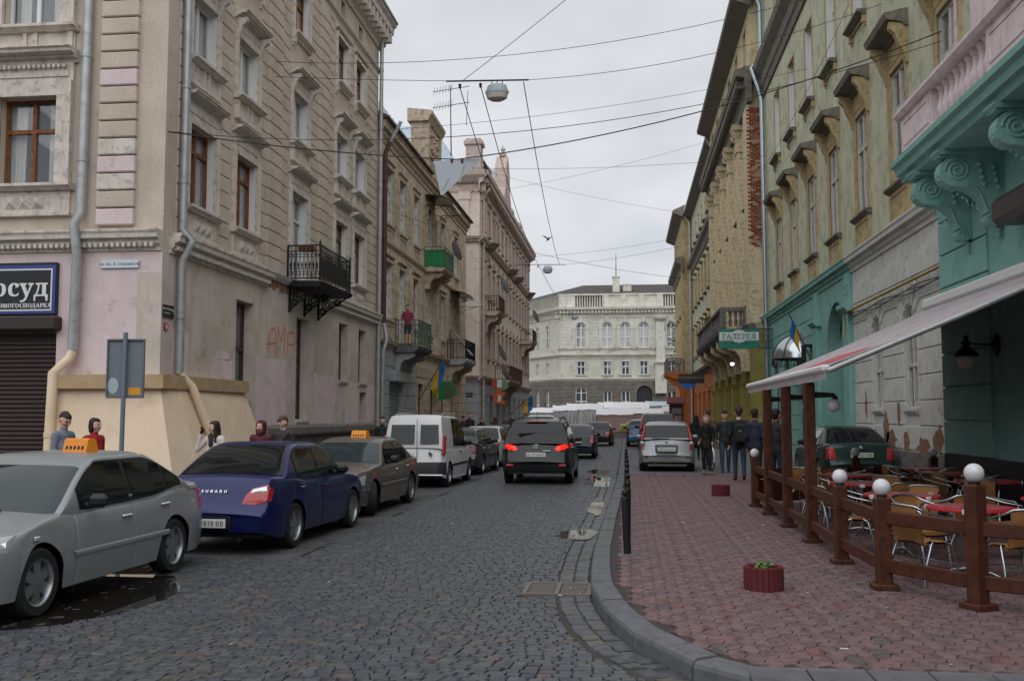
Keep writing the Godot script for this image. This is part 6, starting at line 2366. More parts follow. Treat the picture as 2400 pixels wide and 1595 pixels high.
# ---------------------------------------------------------------- vehicles: local x forward, y up, z to the right-hand side
class Car:
	var L: float; var W: float; var wb: float; var ro: float; var R: float; var D: Array; var cab: Array; var sill := 0.2; var rear_bow := 0.06; var front_bow := 0.12; var rf := 0.72; var rr := 0.6; var fr := 0.7; var Ra := 0.36; var seams := []
	func top(s: float) -> float:
		var a := 0.0
		for k in 5:
			a += raw(s + (k - 2) * 0.022)
		return a / 5.0
	func raw(s: float) -> float:
		if s <= D[0][0]:
			return D[0][1]
		for k in D.size() - 1:
			if s <= D[k + 1][0]:
				return lerpf(D[k][1], D[k + 1][1], (s - D[k][0]) / (D[k + 1][0] - D[k][0]))
		return D[-1][1]
	func hw(s: float) -> float:
		var f := 1.0
		if s < rr:
			f -= 0.17 * pow(1.0 - s / rr, 2.6)
		if s > L - fr:
			f -= 0.22 * pow((s - L + fr) / fr, 2.6)
		return W / 2 * f
	func low(s: float) -> float:
		var y := sill
		if s < 0.35:
			y = lerpf(sill + 0.1, sill, s / 0.35)
		if s > L - 0.35:
			y = lerpf(sill, sill + 0.04, (s - L + 0.35) / 0.35)
		for c: float in [ro, ro + wb]:
			var d := absf(s - c)
			if d < Ra:
				y = maxf(y, R * 0.98 + sqrt(Ra * Ra - d * d))
		return y
	func prof(y: float) -> float:
		if y < 0.5:
			return lerpf(0.955, 1.0, smoothstep(0.15, 0.5, y))
		return lerpf(1.0, 0.925, clampf((y - 0.55) / 0.45, 0, 1))
	func bow(s: float, z: float) -> float:
		var q := pow(z / (W / 2), 2)
		return rear_bow * q * smoothstep(0.9, 0.0, s) - front_bow * q * smoothstep(L - 1.1, L, s)
	func X(s: float, z: float) -> float:
		return s - ro - wb / 2 + bow(s, z)
	func side_z(s: float, y: float) -> float:
		var z := hw(s) * prof(y)
		for q: float in seams:
			if absf(s - q) < 0.006 and y > sill + 0.06:
				z -= 0.014
		return z
	func inside(s: float, y: float, z: float) -> bool:
		return top(s) >= y and side_z(s, y) >= absf(z)
	func rear_x(y: float, z: float) -> float:
		var a := -0.01
		var b := 1.4
		for k in 11:
			var m := (a + b) / 2
			if inside(m, y, z):
				b = m
			else:
				a = m
		return X(b, z)
	func front_x(y: float, z: float) -> float:
		var a := L + 0.01
		var b := L - 1.5
		for k in 11:
			var m := (a + b) / 2
			if inside(m, y, z):
				b = m
			else:
				a = m
		return X(b, z)
	# cabin profile: points [s, y] from windscreen foot over the roof to the rear glass foot (front to rear)
	func cabin_pts() -> Array:
		var out := []
		for k in cab.size() - 1:
			var N := 8
			for i in N:
				var p0: Vector2 = cab[maxi(k - 1, 0)]
				var p3: Vector2 = cab[mini(k + 2, cab.size() - 1)]
				out.append(cab[k].cubic_interpolate(cab[k + 1], p0 if k > 0 else cab[k], p3, i / float(N)))
		out.append(cab[-1])
		return out
	func cab_y(s: float, pts: Array) -> float:
		for k in pts.size() - 1:
			if s <= pts[k].x and s >= pts[k + 1].x:
				return lerpf(pts[k].y, pts[k + 1].y, (pts[k].x - s) / maxf(pts[k].x - pts[k + 1].x, 0.0001))
		return 0.0
	func cab_z(s: float, y: float, ry: float) -> float:
		var b := top(s)
		var h := clampf((y - b) / maxf(ry - b, 0.05), 0, 1)
		return lerpf(hw(clampf(s, 0.7, L - 1.2)) * 0.915, W / 2 * rf, pow(h, 1.25))

func paint(c: Color, flake := 0.3) -> StandardMaterial3D:
	var m := sm(c, 0.34, flake)
	m.metallic_specular = 0.4
	m.clearcoat_enabled = true
	m.clearcoat = 0.35
	m.clearcoat_roughness = 0.04
	return m

func wheel_meshes(R: float, spokes: int, rimr: float) -> Array:
	var key := "wheel%.3f_%d" % [R, spokes]
	if cache.has(key):
		return cache[key]
	var ty := MB.new()
	var w := 0.1
	var b := Basis(Vector3.RIGHT, PI / 2)      # lathe axis to z
	ty.lathe([[rimr, -w], [R * 0.93, -w], [R * 0.985, -w * 0.8], [R, -w * 0.5], [R, w * 0.5], [R * 0.985, w * 0.8], [R * 0.93, w], [rimr, w * 0.95]], 32, Vector3.ZERO, b, false)
	var rm := MB.new()
	rm.lathe([[rimr * 0.9, 0.02], [rimr * 0.93, w * 0.8], [rimr, w * 0.97], [rimr * 1.04, w * 1.0], [rimr * 1.04, w * 0.9], [rimr * 0.98, w * 0.86]], 32, Vector3.ZERO, b, false)
	rm.lathe([[rimr * 0.22, w * 0.4], [rimr * 0.2, w * 0.78], [rimr * 0.1, w * 0.84], [0.0, w * 0.84]], 16, Vector3.ZERO, b)
	for k in spokes:
		var a := TAU * k / spokes
		var c := Basis(Vector3.BACK, a)
		var wd := 0.055 if spokes < 8 else 0.022
		rm.quad(c * Vector3(-wd * 0.8, rimr * 0.12, w * 0.8), c * Vector3(wd * 0.8, rimr * 0.12, w * 0.8), c * Vector3(wd, rimr * 0.95, w * 0.66), c * Vector3(-wd, rimr * 0.95, w * 0.66))
		rm.quad(c * Vector3(wd * 0.8, rimr * 0.12, w * 0.8), c * Vector3(wd * 0.8, rimr * 0.12, w * 0.4), c * Vector3(wd, rimr * 0.95, w * 0.3), c * Vector3(wd, rimr * 0.95, w * 0.66))
		rm.quad(c * Vector3(-wd * 0.8, rimr * 0.12, w * 0.4), c * Vector3(-wd * 0.8, rimr * 0.12, w * 0.8), c * Vector3(-wd, rimr * 0.95, w * 0.66), c * Vector3(-wd, rimr * 0.95, w * 0.3))
	var hub := MB.new()
	hub.lathe([[0.0, 0.0], [rimr * 0.92, 0.0], [rimr * 0.92, 0.015], [0.0, 0.015]], 24, Vector3.ZERO, b)
	cache[key] = [ty.mesh(), rm.mesh(), hub.mesh()]
	return cache[key]

func lamp_prism(c: Car, poly: Array, rear: bool, proud := 0.012) -> MB:   # poly: [z, y] on the right-hand side
	var mb := MB.new()
	var p := PackedVector2Array()
	for k in poly.size():         # refine the outline
		var a := Vector2(poly[k][0], poly[k][1])
		var b := Vector2(poly[(k + 1) % poly.size()][0], poly[(k + 1) % poly.size()][1])
		for i in 3:
			p.append(a.lerp(b, i / 3.0))
	if Geometry2D.is_polygon_clockwise(p):
		p.reverse()
	var cc := Vector2.ZERO
	for q in p:
		cc += q
	cc /= p.size()
	for sg: float in [1.0, -1.0]:
		var from := mb.v.size()
		var o := []
		var f := func(q: Vector2) -> Vector3:
			var x := c.rear_x(q.y, q.x) - proud if rear else c.front_x(q.y, q.x) + proud
			return Vector3(x, q.y, q.x * sg)
		var d := Vector3(0.2 if rear else -0.2, 0, 0)
		var mid: Vector3 = f.call(cc)
		mid.x += -0.008 if rear else 0.008
		var rings := []
		for r: float in [1.0, 0.8, 0.55, 0.28]:
			var ring := PackedVector3Array()
			for q in p:
				var w: Vector3 = f.call(cc.lerp(q, r))
				w.x += (-0.008 if rear else 0.008) * (1.0 - r * r)
				ring.append(w)
			rings.append(ring)
		for k in p.size():
			var j := (k + 1) % p.size()
			mb.quad(rings[0][k], rings[0][j], rings[0][j] + d, rings[0][k] + d)
			for r in 3:
				mb.quad(rings[r][k], rings[r][j], rings[r + 1][j], rings[r + 1][k])
			mb.tri(mid, rings[3][k], rings[3][j])
		mb._fix(from, mid + d)
	return mb

func split_sides(mb: MB) -> Array:
	var a := MB.new()
	var b := MB.new()
	for k in range(0, mb.v.size(), 3):
		var o := a if mb.v[k].z + mb.v[k + 1].z + mb.v[k + 2].z > 0 else b
		for i in 3:
			o.v.append(mb.v[k + i]); o.n.append(mb.n[k + i])
	return [a, b]

func plate(t: Node, s: String, p: Vector3, yaw: float, parent_mat := Color(0.85, 0.85, 0.83)) -> void:
	var mb := MB.new()
	mb.cbox(Vector3.ZERO, Vector3(0.52, 0.115, 0.014), 0.004)
	var o := part("number_plate", mb, sm(parent_mat, 0.4), t, Transform3D(Basis(Vector3.UP, yaw), p))
	if s:
		part("lettering", text_mesh(s, 0.064, 0.003), M.black_plastic, o, at(0.0, 0, 0.008))

func car(called: String, label: String, pos: Vector3, yaw: float, o: Dictionary) -> Node3D:
	var t := thing(called, label, o.get("cat", "car"), pos, yaw)
	var c := Car.new()
	c.L = o.L; c.W = o.W; c.wb = o.wb; c.ro = o.ro; c.R = o.R; c.D = o.D
	c.Ra = o.get("Ra", o.R + 0.055)
	c.sill = o.get("sill", 0.2); c.rf = o.get("rf", 0.72); c.rear_bow = o.get("rb", 0.07); c.front_bow = o.get("fb", 0.14); c.rr = o.get("rr", 0.6)
	c.seams = o.get("seams", [])
	for q in o.cab:
		c.cab.append(Vector2(q[0], q[1]))
	var ry: float = o.H
	# lower body
	var ss := []
	var s := 0.0
	while s < c.L:
		ss.append(s)
		var near := s < 0.45 or s > c.L - 0.5 or absf(absf(s - c.ro) - c.Ra) < 0.1 or absf(absf(s - c.ro - c.wb) - c.Ra) < 0.1
		s += 0.035 if near else 0.075
	ss.append(c.L)
	for q: float in c.seams:
		ss.append_array([q - 0.013, q - 0.005, q + 0.005, q + 0.013])
	ss.sort()
	var tj := [0.0, 0.1, 0.25, 0.42, 0.6, 0.76, 0.88, 0.95, 0.985]
	var gs := []
	var gd := []
	for q: float in ss:
		var yb := c.low(q)
		var yt := c.top(q)
		yb = minf(yb, yt - 0.02)
		var row := PackedVector3Array()
		for k: float in tj:
			var y := lerpf(yb, yt, k)
			var z := c.side_z(q, y)
			if k > 0.9:
				z -= (k - 0.9) * 0.35
			row.append(Vector3(c.X(q, z), y, z))
		var zt := row[row.size() - 1].z - 0.03
		row.append(Vector3(c.X(q, zt), yt, zt))
		gs.append(row)
		var dk := PackedVector3Array()
		for k in 13:
			var z := zt * (1.0 - k / 6.0)
			dk.append(Vector3(c.X(q, z), yt + o.get("crown", 0.035) * (1.0 - pow(z / zt, 2)), z))
		gd.append(dk)
	var body := MB.new()
	body.grid(gs, false, true)
	var mir := []
	for r: PackedVector3Array in gs:
		var m := PackedVector3Array()
		for p in r:
			m.append(Vector3(p.x, p.y, -p.z))
		mir.append(m)
	body.grid(mir, false, false)
	body.grid(gd, false, true)
	for e in [0, gs.size() - 1]:          # closed ends
		var ring := []
		for p in gs[e]:
			ring.append(p)
		for p in gd[e].slice(1, 12):
			ring.append(p)
		for k in range(mir[e].size() - 1, -1, -1):
			ring.append(mir[e][k])
		var mid := Vector3.ZERO
		for p in ring:
			mid += p
		mid /= ring.size()
		var from := body.v.size()
		for k in ring.size():
			body.tri(mid, ring[k], ring[(k + 1) % ring.size()])
		body._fix(from, Vector3(0, 0.5, 0))
	var pm: Material = o.paint
	var bn := part("body", body, pm, t)
	# dark underside and wheel wells
	var un := MB.new()
	un.ab(c.X(0.15, 0), c.X(c.L - 0.2, 0), c.sill + 0.02, c.sill + 0.12, -c.W * 0.4, c.W * 0.4)
	for q: float in [c.ro, c.ro + c.wb]:
		un.ab(c.X(q - c.Ra - 0.03, 0), c.X(q + c.Ra + 0.03, 0), c.R * 0.8, c.R + c.Ra + 0.02, -c.W * 0.37, c.W * 0.37)
	part("underside", un, M.black_plastic, t)
	# cabin
	var cp := c.cabin_pts()
	var g := []
	for p: Vector2 in cp:
		var b := c.top(p.x)
		var ze := c.cab_z(p.x, p.y, ry)
		var row := PackedVector3Array()
		var half := []
		for k in 5:
			half.append(Vector3(p.x - c.ro - c.wb / 2 - 0.06 * pow(k / 4.0, 2) * (1.0 if p.x > cp[0].x - 0.9 else 0.0), p.y + 0.02 * (1.0 - pow(k / 4.0, 2)) - (0.015 if k == 4 else 0.0), ze * [0.0, 0.3, 0.6, 0.86, 0.975][k]))
		for k in range(0, 6):
			var y := lerpf(p.y - 0.035, minf(b - 0.04, p.y - 0.036), k / 5.0)
			half.append(Vector3(p.x - c.ro - c.wb / 2 - (0.06 if p.x > cp[0].x - 0.9 else 0.0), y, c.cab_z(p.x, y, ry) + 0.004))
		for k in range(half.size() - 1, 0, -1):
			row.append(Vector3(half[k].x, half[k].y, -half[k].z))
		row.append_array(PackedVector3Array(half))
		g.append(row)
	var cabm := MB.new()
	cabm.grid(g, false, true)
	part("cabin", cabm, o.get("roof_paint", pm), t)
	# glass
	var gl: Material = M.car_glass
	var n := cp.size()
	var per := 8
	for e in 2:
		var i0 := 1 if e == 0 else n - 1 - int(o.get("rg", [1.0, 0.08])[0] * per) 
		var i1 := per - 1 if e == 0 else n - 2
		var rows := []
		for k in range(i0, i1 + 1):
			var row := PackedVector3Array()
			for m in 15:
				var f := (m - 7) / 7.0 * 9.25
				var r: PackedVector3Array = g[k]
				var ix := clampf(10.0 + f * 0.405, 0.0, 20.0)
				var a := int(floor(ix))
				row.append(r[a].lerp(r[mini(a + 1, 20)], ix - a))
			rows.append(row)
		if rows.size() > 1:
			var gm := MB.new()
			gm.grid(rows, false, true)
			for k in gm.v.size():
				gm.v[k] += gm.n[k] * 0.007
			part("windscreen" if e == 0 else "rear_window", gm, M.front_glass if e == 0 else gl, t)
	for sg: float in [1.0, -1.0]:
		for qi in o.side.size() + 1:
			var trim: bool = qi == 0
			var q: Array = [o.side[-1][0] - 0.02, o.side[0][1] + 0.04] if trim else o.side[qi - 1]
			var ov := 0.005 if trim else 0.011
			var rows := []
			var N := 20 if trim else 12
			for k in N + 1:
				var x := lerpf(q[0], q[1], k / float(N))
				var y0 := c.top(x) + (0.012 if trim else 0.025)
				var y1 := minf(c.cab_y(x, cp) - (0.042 if trim else 0.055), ry - (0.072 if trim else 0.085))
				if y1 < y0 + 0.02:
					y1 = y0 + 0.001
				var row := PackedVector3Array()
				for m in 5:
					var y := lerpf(y0, y1, m / 4.0)
					row.append(Vector3(x - c.ro - c.wb / 2 - (0.06 if x > cp[0].x - 0.9 else 0.0), y, (c.cab_z(x, y, ry) + ov) * sg))
				rows.append(row)
			var gm := MB.new()
			gm.grid(rows, false, sg > 0)
			part("window_trim" if trim else "side_window", gm, M.black_plastic if trim else gl, t)
	# wheels
	var wm := wheel_meshes(c.R, o.get("spokes", 5), c.R * o.get("rim", 0.66))
	for q in 4:
		var front := q < 2
		var sg := 1.0 if q % 2 == 0 else -1.0
		var turn: float = o.get("steer", 0.0) if front else 0.0
		var w := Node3D.new()
		w.name = "wheel"
		t.add_child(w, true)
		w.transform = Transform3D(Basis(Vector3.UP, (0.0 if sg > 0 else PI) + turn), Vector3((0.5 if front else -0.5) * c.wb, c.R, sg * (c.W / 2 - 0.115)))
		part("tyre", wm[0], M.rubber, w)
		part("rim", wm[1], o.get("rim_mat", M.alloy), w)
		part("disc", wm[2], M.black_plastic, w)
	# lamps
	for sd in 2:
		if o.has("tail"):
			part("taillight", split_sides(lamp_prism(c, o.tail, true))[sd], o.get("tail_mat", M.red_lens), t)
		if o.has("tail2"):
			part("taillight", split_sides(lamp_prism(c, o.tail2, true, 0.016))[sd], M.clear_lens, t)
		if o.has("head"):
			part("headlight", split_sides(lamp_prism(c, o.head, false))[sd], M.clear_lens, t)
	if o.has("grille"):
		var q = o.grille
		part("grille", lamp_prism(c, [[-q[0], q[1]], [q[0], q[1]], [q[0], q[2]], [-q[0], q[2]]], false, 0.01), M.black_plastic, t)
	# mirrors and handles
	for sg: float in [1.0, -1.0]:
		var mx: float = cp[0].x - 0.62
		var mr := MB.new()
		mr.cbox(Vector3(mx - c.ro - c.wb / 2, c.top(mx) + 0.1, sg * (c.W / 2 + 0.05)), Vector3(0.12, 0.14, 0.2), 0.045)
		mr.cbox(Vector3(mx - c.ro - c.wb / 2, c.top(mx) + 0.05, sg * (c.W / 2 - 0.08)), Vector3(0.06, 0.05, 0.14), 0.015)
		part("mirror", mr, o.get("mirror", M.black_plastic), t)
		for hs: float in o.get("handles", []):
			var y := c.top(hs) - 0.13
			var hd := MB.new()
			hd.cbox(Vector3(hs - c.ro - c.wb / 2, y, sg * (c.side_z(hs, y) + 0.012)), Vector3(0.19, 0.035, 0.03), 0.012)
			part("door_handle", hd, o.get("handle_mat", M.chrome), t)
		if o.has("strip"):
			var st := MB.new()
			var rows := []
			for k in 15:
				var x := lerpf(o.strip[0], o.strip[1], k / 14.0)
				var y: float = o.strip[2]
				rows.append(PackedVector3Array([Vector3(c.X(x, 0), y - 0.03, sg * (c.side_z(x, y) - 0.002)), Vector3(c.X(x, 0), y - 0.02, sg * (c.side_z(x, y) + 0.012)), Vector3(c.X(x, 0), y + 0.02, sg * (c.side_z(x, y) + 0.012)), Vector3(c.X(x, 0), y + 0.03, sg * (c.side_z(x, y) - 0.002))]))
			st.grid(rows, false, sg > 0)
			part("side_strip", st, o.get("strip_mat", pm), t)
	if o.has("bump"):       # contrasting bumpers
		for e in 2:
			var b := MB.new()
			var gg := []
			for k in 17:
				var z := (k / 16.0 - 0.5) * c.W * 0.99
				var row := PackedVector3Array()
				for y in [o.bump[0], o.bump[0] + 0.03, o.bump[1] - 0.03, o.bump[1]]:
					var pr := 0.0 if y == o.bump[0] or y == o.bump[1] else 0.035
					var x := (c.rear_x(y, z * 0.985) - pr) if e == 0 else (c.front_x(y, z * 0.985) + pr)
					row.append(Vector3(x, y, z))
				gg.append(row)
			b.grid(gg, false, e == 1)
			part("bumper", b, o.bump[2], t)
	t.set_meta("car", 0)
	t.remove_meta("car")
	cache["lastcar"] = c
	return t

func taxi_sign(t: Node, x: float, y: float, z: float) -> void:
	var mb := MB.new()
	mb.ext(PackedVector2Array([Vector2(-0.09, 0), Vector2(0.09, 0), Vector2(0.055, 0.14), Vector2(0.03, 0.155), Vector2(-0.03, 0.155), Vector2(-0.055, 0.14)]), -0.17, 0.17, Transform3D(Basis(), Vector3.ZERO))
	var o := part("taxi_sign", mb, sm(hx("e08a28"), 0.35), t, Transform3D(Basis(Vector3.UP, -0.25), Vector3(x, y, z)))
	for sg: float in [1.0, -1.0]:
		var ck := MB.new()
		for k in 9:
			var r := k % 2
			var b := Basis(Vector3.BACK, sg * 0.245)
			ck.box(Vector3(sg * (0.079 - 0.018 * r), 0.055 + 0.055 * r - 0.02 * r, -0.112 + 0.028 * k), Vector3(0.006, 0.036, 0.027), b)
		part("checks", ck, M.black_plastic, o)

func cars() -> void:
	M.car_glass = sm(hx("15191b"), 0.03)
	M.car_glass.metallic_specular = 0.42
	M.front_glass = sm(hx("2b3336"), 0.03)
	M.front_glass.metallic_specular = 0.6
	M.alloy = sm(hx("9fa3a7"), 0.35, 0.85)
	M.red_lens = sm(hx("a8141a"), 0.12)
	M.red_lens.clearcoat_enabled = true
	M.red_lens.clearcoat = 1.0
	M.dark_lens = sm(hx("5a1218"), 0.12)
	M.clear_lens = sm(hx("c9ced2"), 0.08, 0.5)
	var lit := sm(hx("d0201c"), 0.2)
	lit.emission_enabled = true
	lit.emission = hx("ff2a14")
	lit.emission_energy_multiplier = 0.55
	M.lit_lens = lit
	var N := PI / 2          # heading away from the camera
	# ---- silver taxi
	var sedan_D := [[0, 0.52], [0.03, 0.62], [0.07, 0.86], [0.14, 0.98], [0.3, 1.02], [0.9, 1.0], [1.4, 0.93], [2.0, 0.905], [2.9, 0.89], [3.2, 0.92], [3.5, 0.88], [4.0, 0.78], [4.3, 0.68], [4.42, 0.58], [4.5, 0.45], [4.515, 0.42]]
	var taxi := car("taxi", "silver grey sedan taxi with orange checked roof sign", Vector3(-6.19, 0, -9.92), -N - 0.023, {"L": 4.515, "W": 1.725, "wb": 2.6, "ro": 1.02, "R": 0.315, "H": 1.445, "D": sedan_D, "paint": paint(hx("959a9c"), 0.4), "cab": [[3.42, 0.86], [2.62, 1.36], [1.95, 1.43], [1.3, 1.38], [0.52, 0.98]], "side": [[1.98, 2.95], [1.18, 1.9], [0.82, 1.12]], "seams": [3.02, 1.94, 1.08], "handles": [2.1, 1.24], "strip": [1.2, 3.1, 0.5], "spokes": 6, "rf": 0.68, "head": [[0.45, 0.6], [0.82, 0.64], [0.8, 0.78], [0.5, 0.74]], "tail": [[0.55, 0.66], [0.82, 0.68], [0.8, 0.95], [0.6, 0.93]], "grille": [0.3, 0.56, 0.66], "rim_mat": M.alloy})
	taxi_sign(taxi, -0.3, 1.44, -0.22)
	plate(taxi, "ВС 4471 АА", Vector3(2.3, 0.4, 0), N)
	var wp := MB.new()
	wp.tube([Vector3(1.12, 0.94, -0.3), Vector3(1.05, 0.99, 0.1), Vector3(1.02, 1.0, 0.45)], 0.012, 5)
	wp.tube([Vector3(1.14, 0.93, 0.25), Vector3(1.05, 1.0, 0.5), Vector3(1.06, 0.98, -0.2)], 0.009, 5)
	part("wiper", wp, M.black_plastic, taxi)
	var ind := MB.new()
	ind.cbox(Vector3(1.38, 0.72, -0.858), Vector3(0.08, 0.045, 0.02), 0.01)
	part("indicator", ind, M.clear_lens, taxi)
	# ---- blue sedan
	var blue_D := [[0, 0.5], [0.04, 0.56], [0.06, 0.6], [0.13, 0.64], [0.15, 0.86], [0.2, 0.98], [0.3, 1.01], [0.75, 1.0], [1.3, 0.94], [2.0, 0.92], [2.9, 0.9], [3.25, 0.92], [3.9, 0.84], [4.2, 0.72], [4.36, 0.55], [4.415, 0.45]]
	var blue := car("blue_sedan", "dark blue sedan with red and white tail lamps and silver wheels", Vector3(-5.42, 0, -14.8), N - 0.047, {"L": 4.415, "W": 1.74, "wb": 2.525, "ro": 0.95, "R": 0.312, "H": 1.44, "D": blue_D, "paint": paint(hx("111a4e"), 0.25), "cab": [[3.3, 0.87], [2.55, 1.36], [1.9, 1.43], [1.3, 1.39], [0.62, 0.98]], "side": [[2.0, 2.88], [1.12, 1.93]], "seams": [3.0, 1.97, 1.0], "handles": [2.15, 1.22], "handle_mat": paint(hx("111a4e"), 0.25), "spokes": 5, "rf": 0.68, "tail": [[0.42, 0.67], [0.6, 0.66], [0.79, 0.7], [0.795, 0.85], [0.74, 0.92], [0.54, 0.87], [0.46, 0.78]], "tail2": [[0.52, 0.81], [0.7, 0.81], [0.74, 0.84], [0.73, 0.9], [0.55, 0.86]]})
	plate(blue, "ВС 2818 ВВ", Vector3(-2.235, 0.42, 0), -N)
	part("lettering", text_mesh("S U B A R U", 0.034, 0.006, "Droid Sans", true), M.chrome, blue, Transform3D(Basis(Vector3.UP, -N) * Basis(Vector3.RIGHT, -0.25) * Basis.from_scale(Vector3(1.5, 1, 1)), Vector3(-2.08, 0.83, 0.02)))
	var bs := MB.new()
	bs.tube([Vector3(-2.12, 0.2, 0.4), Vector3(-1.8, 0.22, 0.4)], 0.04, 8)
	part("exhaust", bs, M.black_plastic, blue)
	var km := MB.new()
	km.cbox(Vector3(-2.185, 0.42, 0), Vector3(0.02, 0.17, 0.62), 0.005)
	part("plate_recess", km, M.black_plastic, blue)
	# ---- brown-grey taxi
	var old_D := [[0, 0.5], [0.04, 0.6], [0.08, 0.85], [0.13, 0.93], [0.3, 0.96], [1.0, 0.95], [1.6, 0.91], [2.9, 0.885], [3.15, 0.92], [3.6, 0.9], [4.2, 0.83], [4.36, 0.8], [4.4, 0.62], [4.44, 0.5]]
	var old := car("old_taxi", "brown grey boxy old sedan taxi with its front wheels turned", Vector3(-5.42, 0, -19.3), -N - 0.035, {"L": 4.44, "W": 1.69, "wb": 2.7, "ro": 0.98, "R": 0.315, "H": 1.39, "D": old_D, "paint": paint(hx("68635b"), 0.35), "cab": [[3.22, 0.88], [2.6, 1.33], [1.95, 1.385], [1.4, 1.34], [0.72, 0.96]], "side": [[2.0, 2.85], [1.2, 1.92]], "seams": [3.0, 1.96, 1.05], "handles": [2.15, 1.3], "strip": [1.4, 3.25, 0.52], "spokes": 14, "rf": 0.7, "fb": 0.06, "rb": 0.05, "steer": 0.42, "head": [[0.42, 0.58], [0.78, 0.58], [0.78, 0.76], [0.42, 0.76]], "tail": [[0.5, 0.65], [0.8, 0.65], [0.8, 0.82], [0.5, 0.82]], "grille": [0.32, 0.54, 0.78], "bump": [0.3, 0.52, sm(hx("5b5855"), 0.45)]})
	taxi_sign(old, -0.05, 1.385, -0.1)
	var oc := MB.new()
	oc.tube([Vector3(2.19, 0.5, 0.8), Vector3(2.26, 0.5, 0.3), Vector3(2.26, 0.5, -0.3), Vector3(2.19, 0.5, -0.8)], 0.018, 6)
	part("chrome_trim", oc, M.chrome, old)
	plate(old, "ВС 0934 АТ", Vector3(2.3, 0.4, 0), N)
	# ---- white van
	var van_D := [[0, 0.5], [0.03, 0.75], [0.06, 0.98], [0.15, 1.02], [1.2, 1.02], [2.4, 0.99], [2.9, 0.98], [3.2, 0.98], [3.6, 0.9], [3.85, 0.75], [3.98, 0.55], [4.03, 0.45]]
	var van := car("white_van", "white panel van with roof bars and dark rear bumper", Vector3(-5.32, 0, -26.55), N - 0.04, {"L": 4.03, "W": 1.67, "wb": 2.6, "ro": 0.62, "R": 0.31, "H": 1.82, "D": van_D, "paint": paint(hx("d4d6d6"), 0.0), "cab": [[3.3, 0.95], [2.55, 1.62], [2.1, 1.79], [0.8, 1.82], [0.22, 1.76], [0.05, 1.0]], "side": [[1.95, 2.85], [1.3, 1.88]], "seams": [2.95, 1.92], "handles": [2.05], "handle_mat": M.black_plastic, "strip": [0.9, 2.9, 0.55], "strip_mat": M.black_plastic, "spokes": 6, "rim": 0.6, "rf": 0.8, "rb": 0.05, "rr": 0.3, "rg": [0.02, 0], "bump": [0.32, 0.66, sm(hx("2a2d31"), 0.6)], "cat": "van"})
	van_back(van)
	# ---- further cars along the left
	var hatch_D := [[0, 0.48], [0.04, 0.55], [0.1, 0.6], [0.14, 0.9], [0.2, 0.96], [0.5, 0.97], [1.2, 0.93], [2.6, 0.9], [3.0, 0.92], [3.6, 0.84], [3.95, 0.7], [4.08, 0.52], [4.15, 0.45]]
	var hb := {"L": 4.15, "W": 1.735, "wb": 2.51, "ro": 0.78, "R": 0.31, "H": 1.44, "D": hatch_D, "paint": paint(hx("4a4e50"), 0.4), "cab": [[3.05, 0.9], [2.3, 1.36], [1.7, 1.43], [0.7, 1.38], [0.2, 0.98]], "side": [[1.75, 2.65], [0.75, 1.68]], "seams": [2.75, 1.72, 0.8], "handles": [1.85, 1.0], "spokes": 6, "rf": 0.7, "tail": [[0.5, 0.66], [0.8, 0.66], [0.79, 0.92], [0.55, 0.92]], "tail_mat": M.dark_lens}
	var golf := car("grey_hatchback", "dark grey hatchback parked behind the white van", Vector3(-5.25, 0, -31.9), N - 0.05, hb)
	plate(golf, "", Vector3(-2.06, 0.4, 0), -N)
	var ws := {"L": 4.24, "W": 1.68, "wb": 2.52, "ro": 0.92, "R": 0.3, "H": 1.43, "D": [[0, 0.5], [0.05, 0.6], [0.1, 0.85], [0.2, 0.95], [0.7, 0.96], [1.3, 0.92], [2.8, 0.89], [3.1, 0.91], [3.8, 0.8], [4.1, 0.66], [4.24, 0.45]], "paint": paint(hx("c9c8c2"), 0.1), "cab": [[3.2, 0.88], [2.5, 1.35], [1.85, 1.42], [1.25, 1.37], [0.5, 0.95]], "side": [[1.95, 2.8], [1.1, 1.88]], "seams": [2.9, 1.92, 1.0], "handles": [2.1], "rf": 0.68, "tail": [[0.45, 0.64], [0.78, 0.66], [0.76, 0.88], [0.5, 0.84]]}
	car("white_sedan", "white rounded sedan parked ahead of the grey hatchback", Vector3(-5.2, 0, -36.6), N - 0.03, ws)
	var d2 := hb.duplicate()
	d2.paint = paint(hx("191d22"), 0.1)
	car("dark_hatchback", "dark hatchback parked ahead of the white sedan", Vector3(-5.3, 0, -42.0), N, d2)
	# ---- black sport utility in the lane
	var suv_D := [[0, 0.55], [0.03, 0.66], [0.09, 0.72], [0.12, 0.98], [0.2, 1.08], [1.0, 1.1], [2.2, 1.06], [3.0, 1.04], [3.4, 1.06], [4.1, 0.98], [4.45, 0.82], [4.6, 0.6], [4.675, 0.5]]
	var suv := car("black_suv", "black sport utility car with brake lamps lit in the lane", Vector3(-2.39, 0, -28.35), N, {"L": 4.675, "W": 1.89, "wb": 2.7, "ro": 1.02, "R": 0.365, "H": 1.735, "D": suv_D, "paint": paint(hx("0b0d10"), 0.0), "cab": [[3.5, 1.02], [2.75, 1.62], [2.1, 1.72], [0.75, 1.68], [0.38, 1.6], [0.14, 1.08]], "side": [[2.2, 3.1], [1.3, 2.12], [0.7, 1.22]], "seams": [3.2, 2.16, 1.2], "handles": [2.3, 1.4], "rf": 0.71, "sill": 0.27, "rb": 0.1, "tail": [[0.5, 0.94], [0.58, 0.9], [0.88, 0.96], [0.885, 1.06], [0.84, 1.13], [0.6, 1.1]], "tail_mat": M.lit_lens, "cat": "car"})
	plate(suv, "ВС 8778 АР", Vector3(-2.33, 0.8, 0), -N)
	suv_extras(suv)
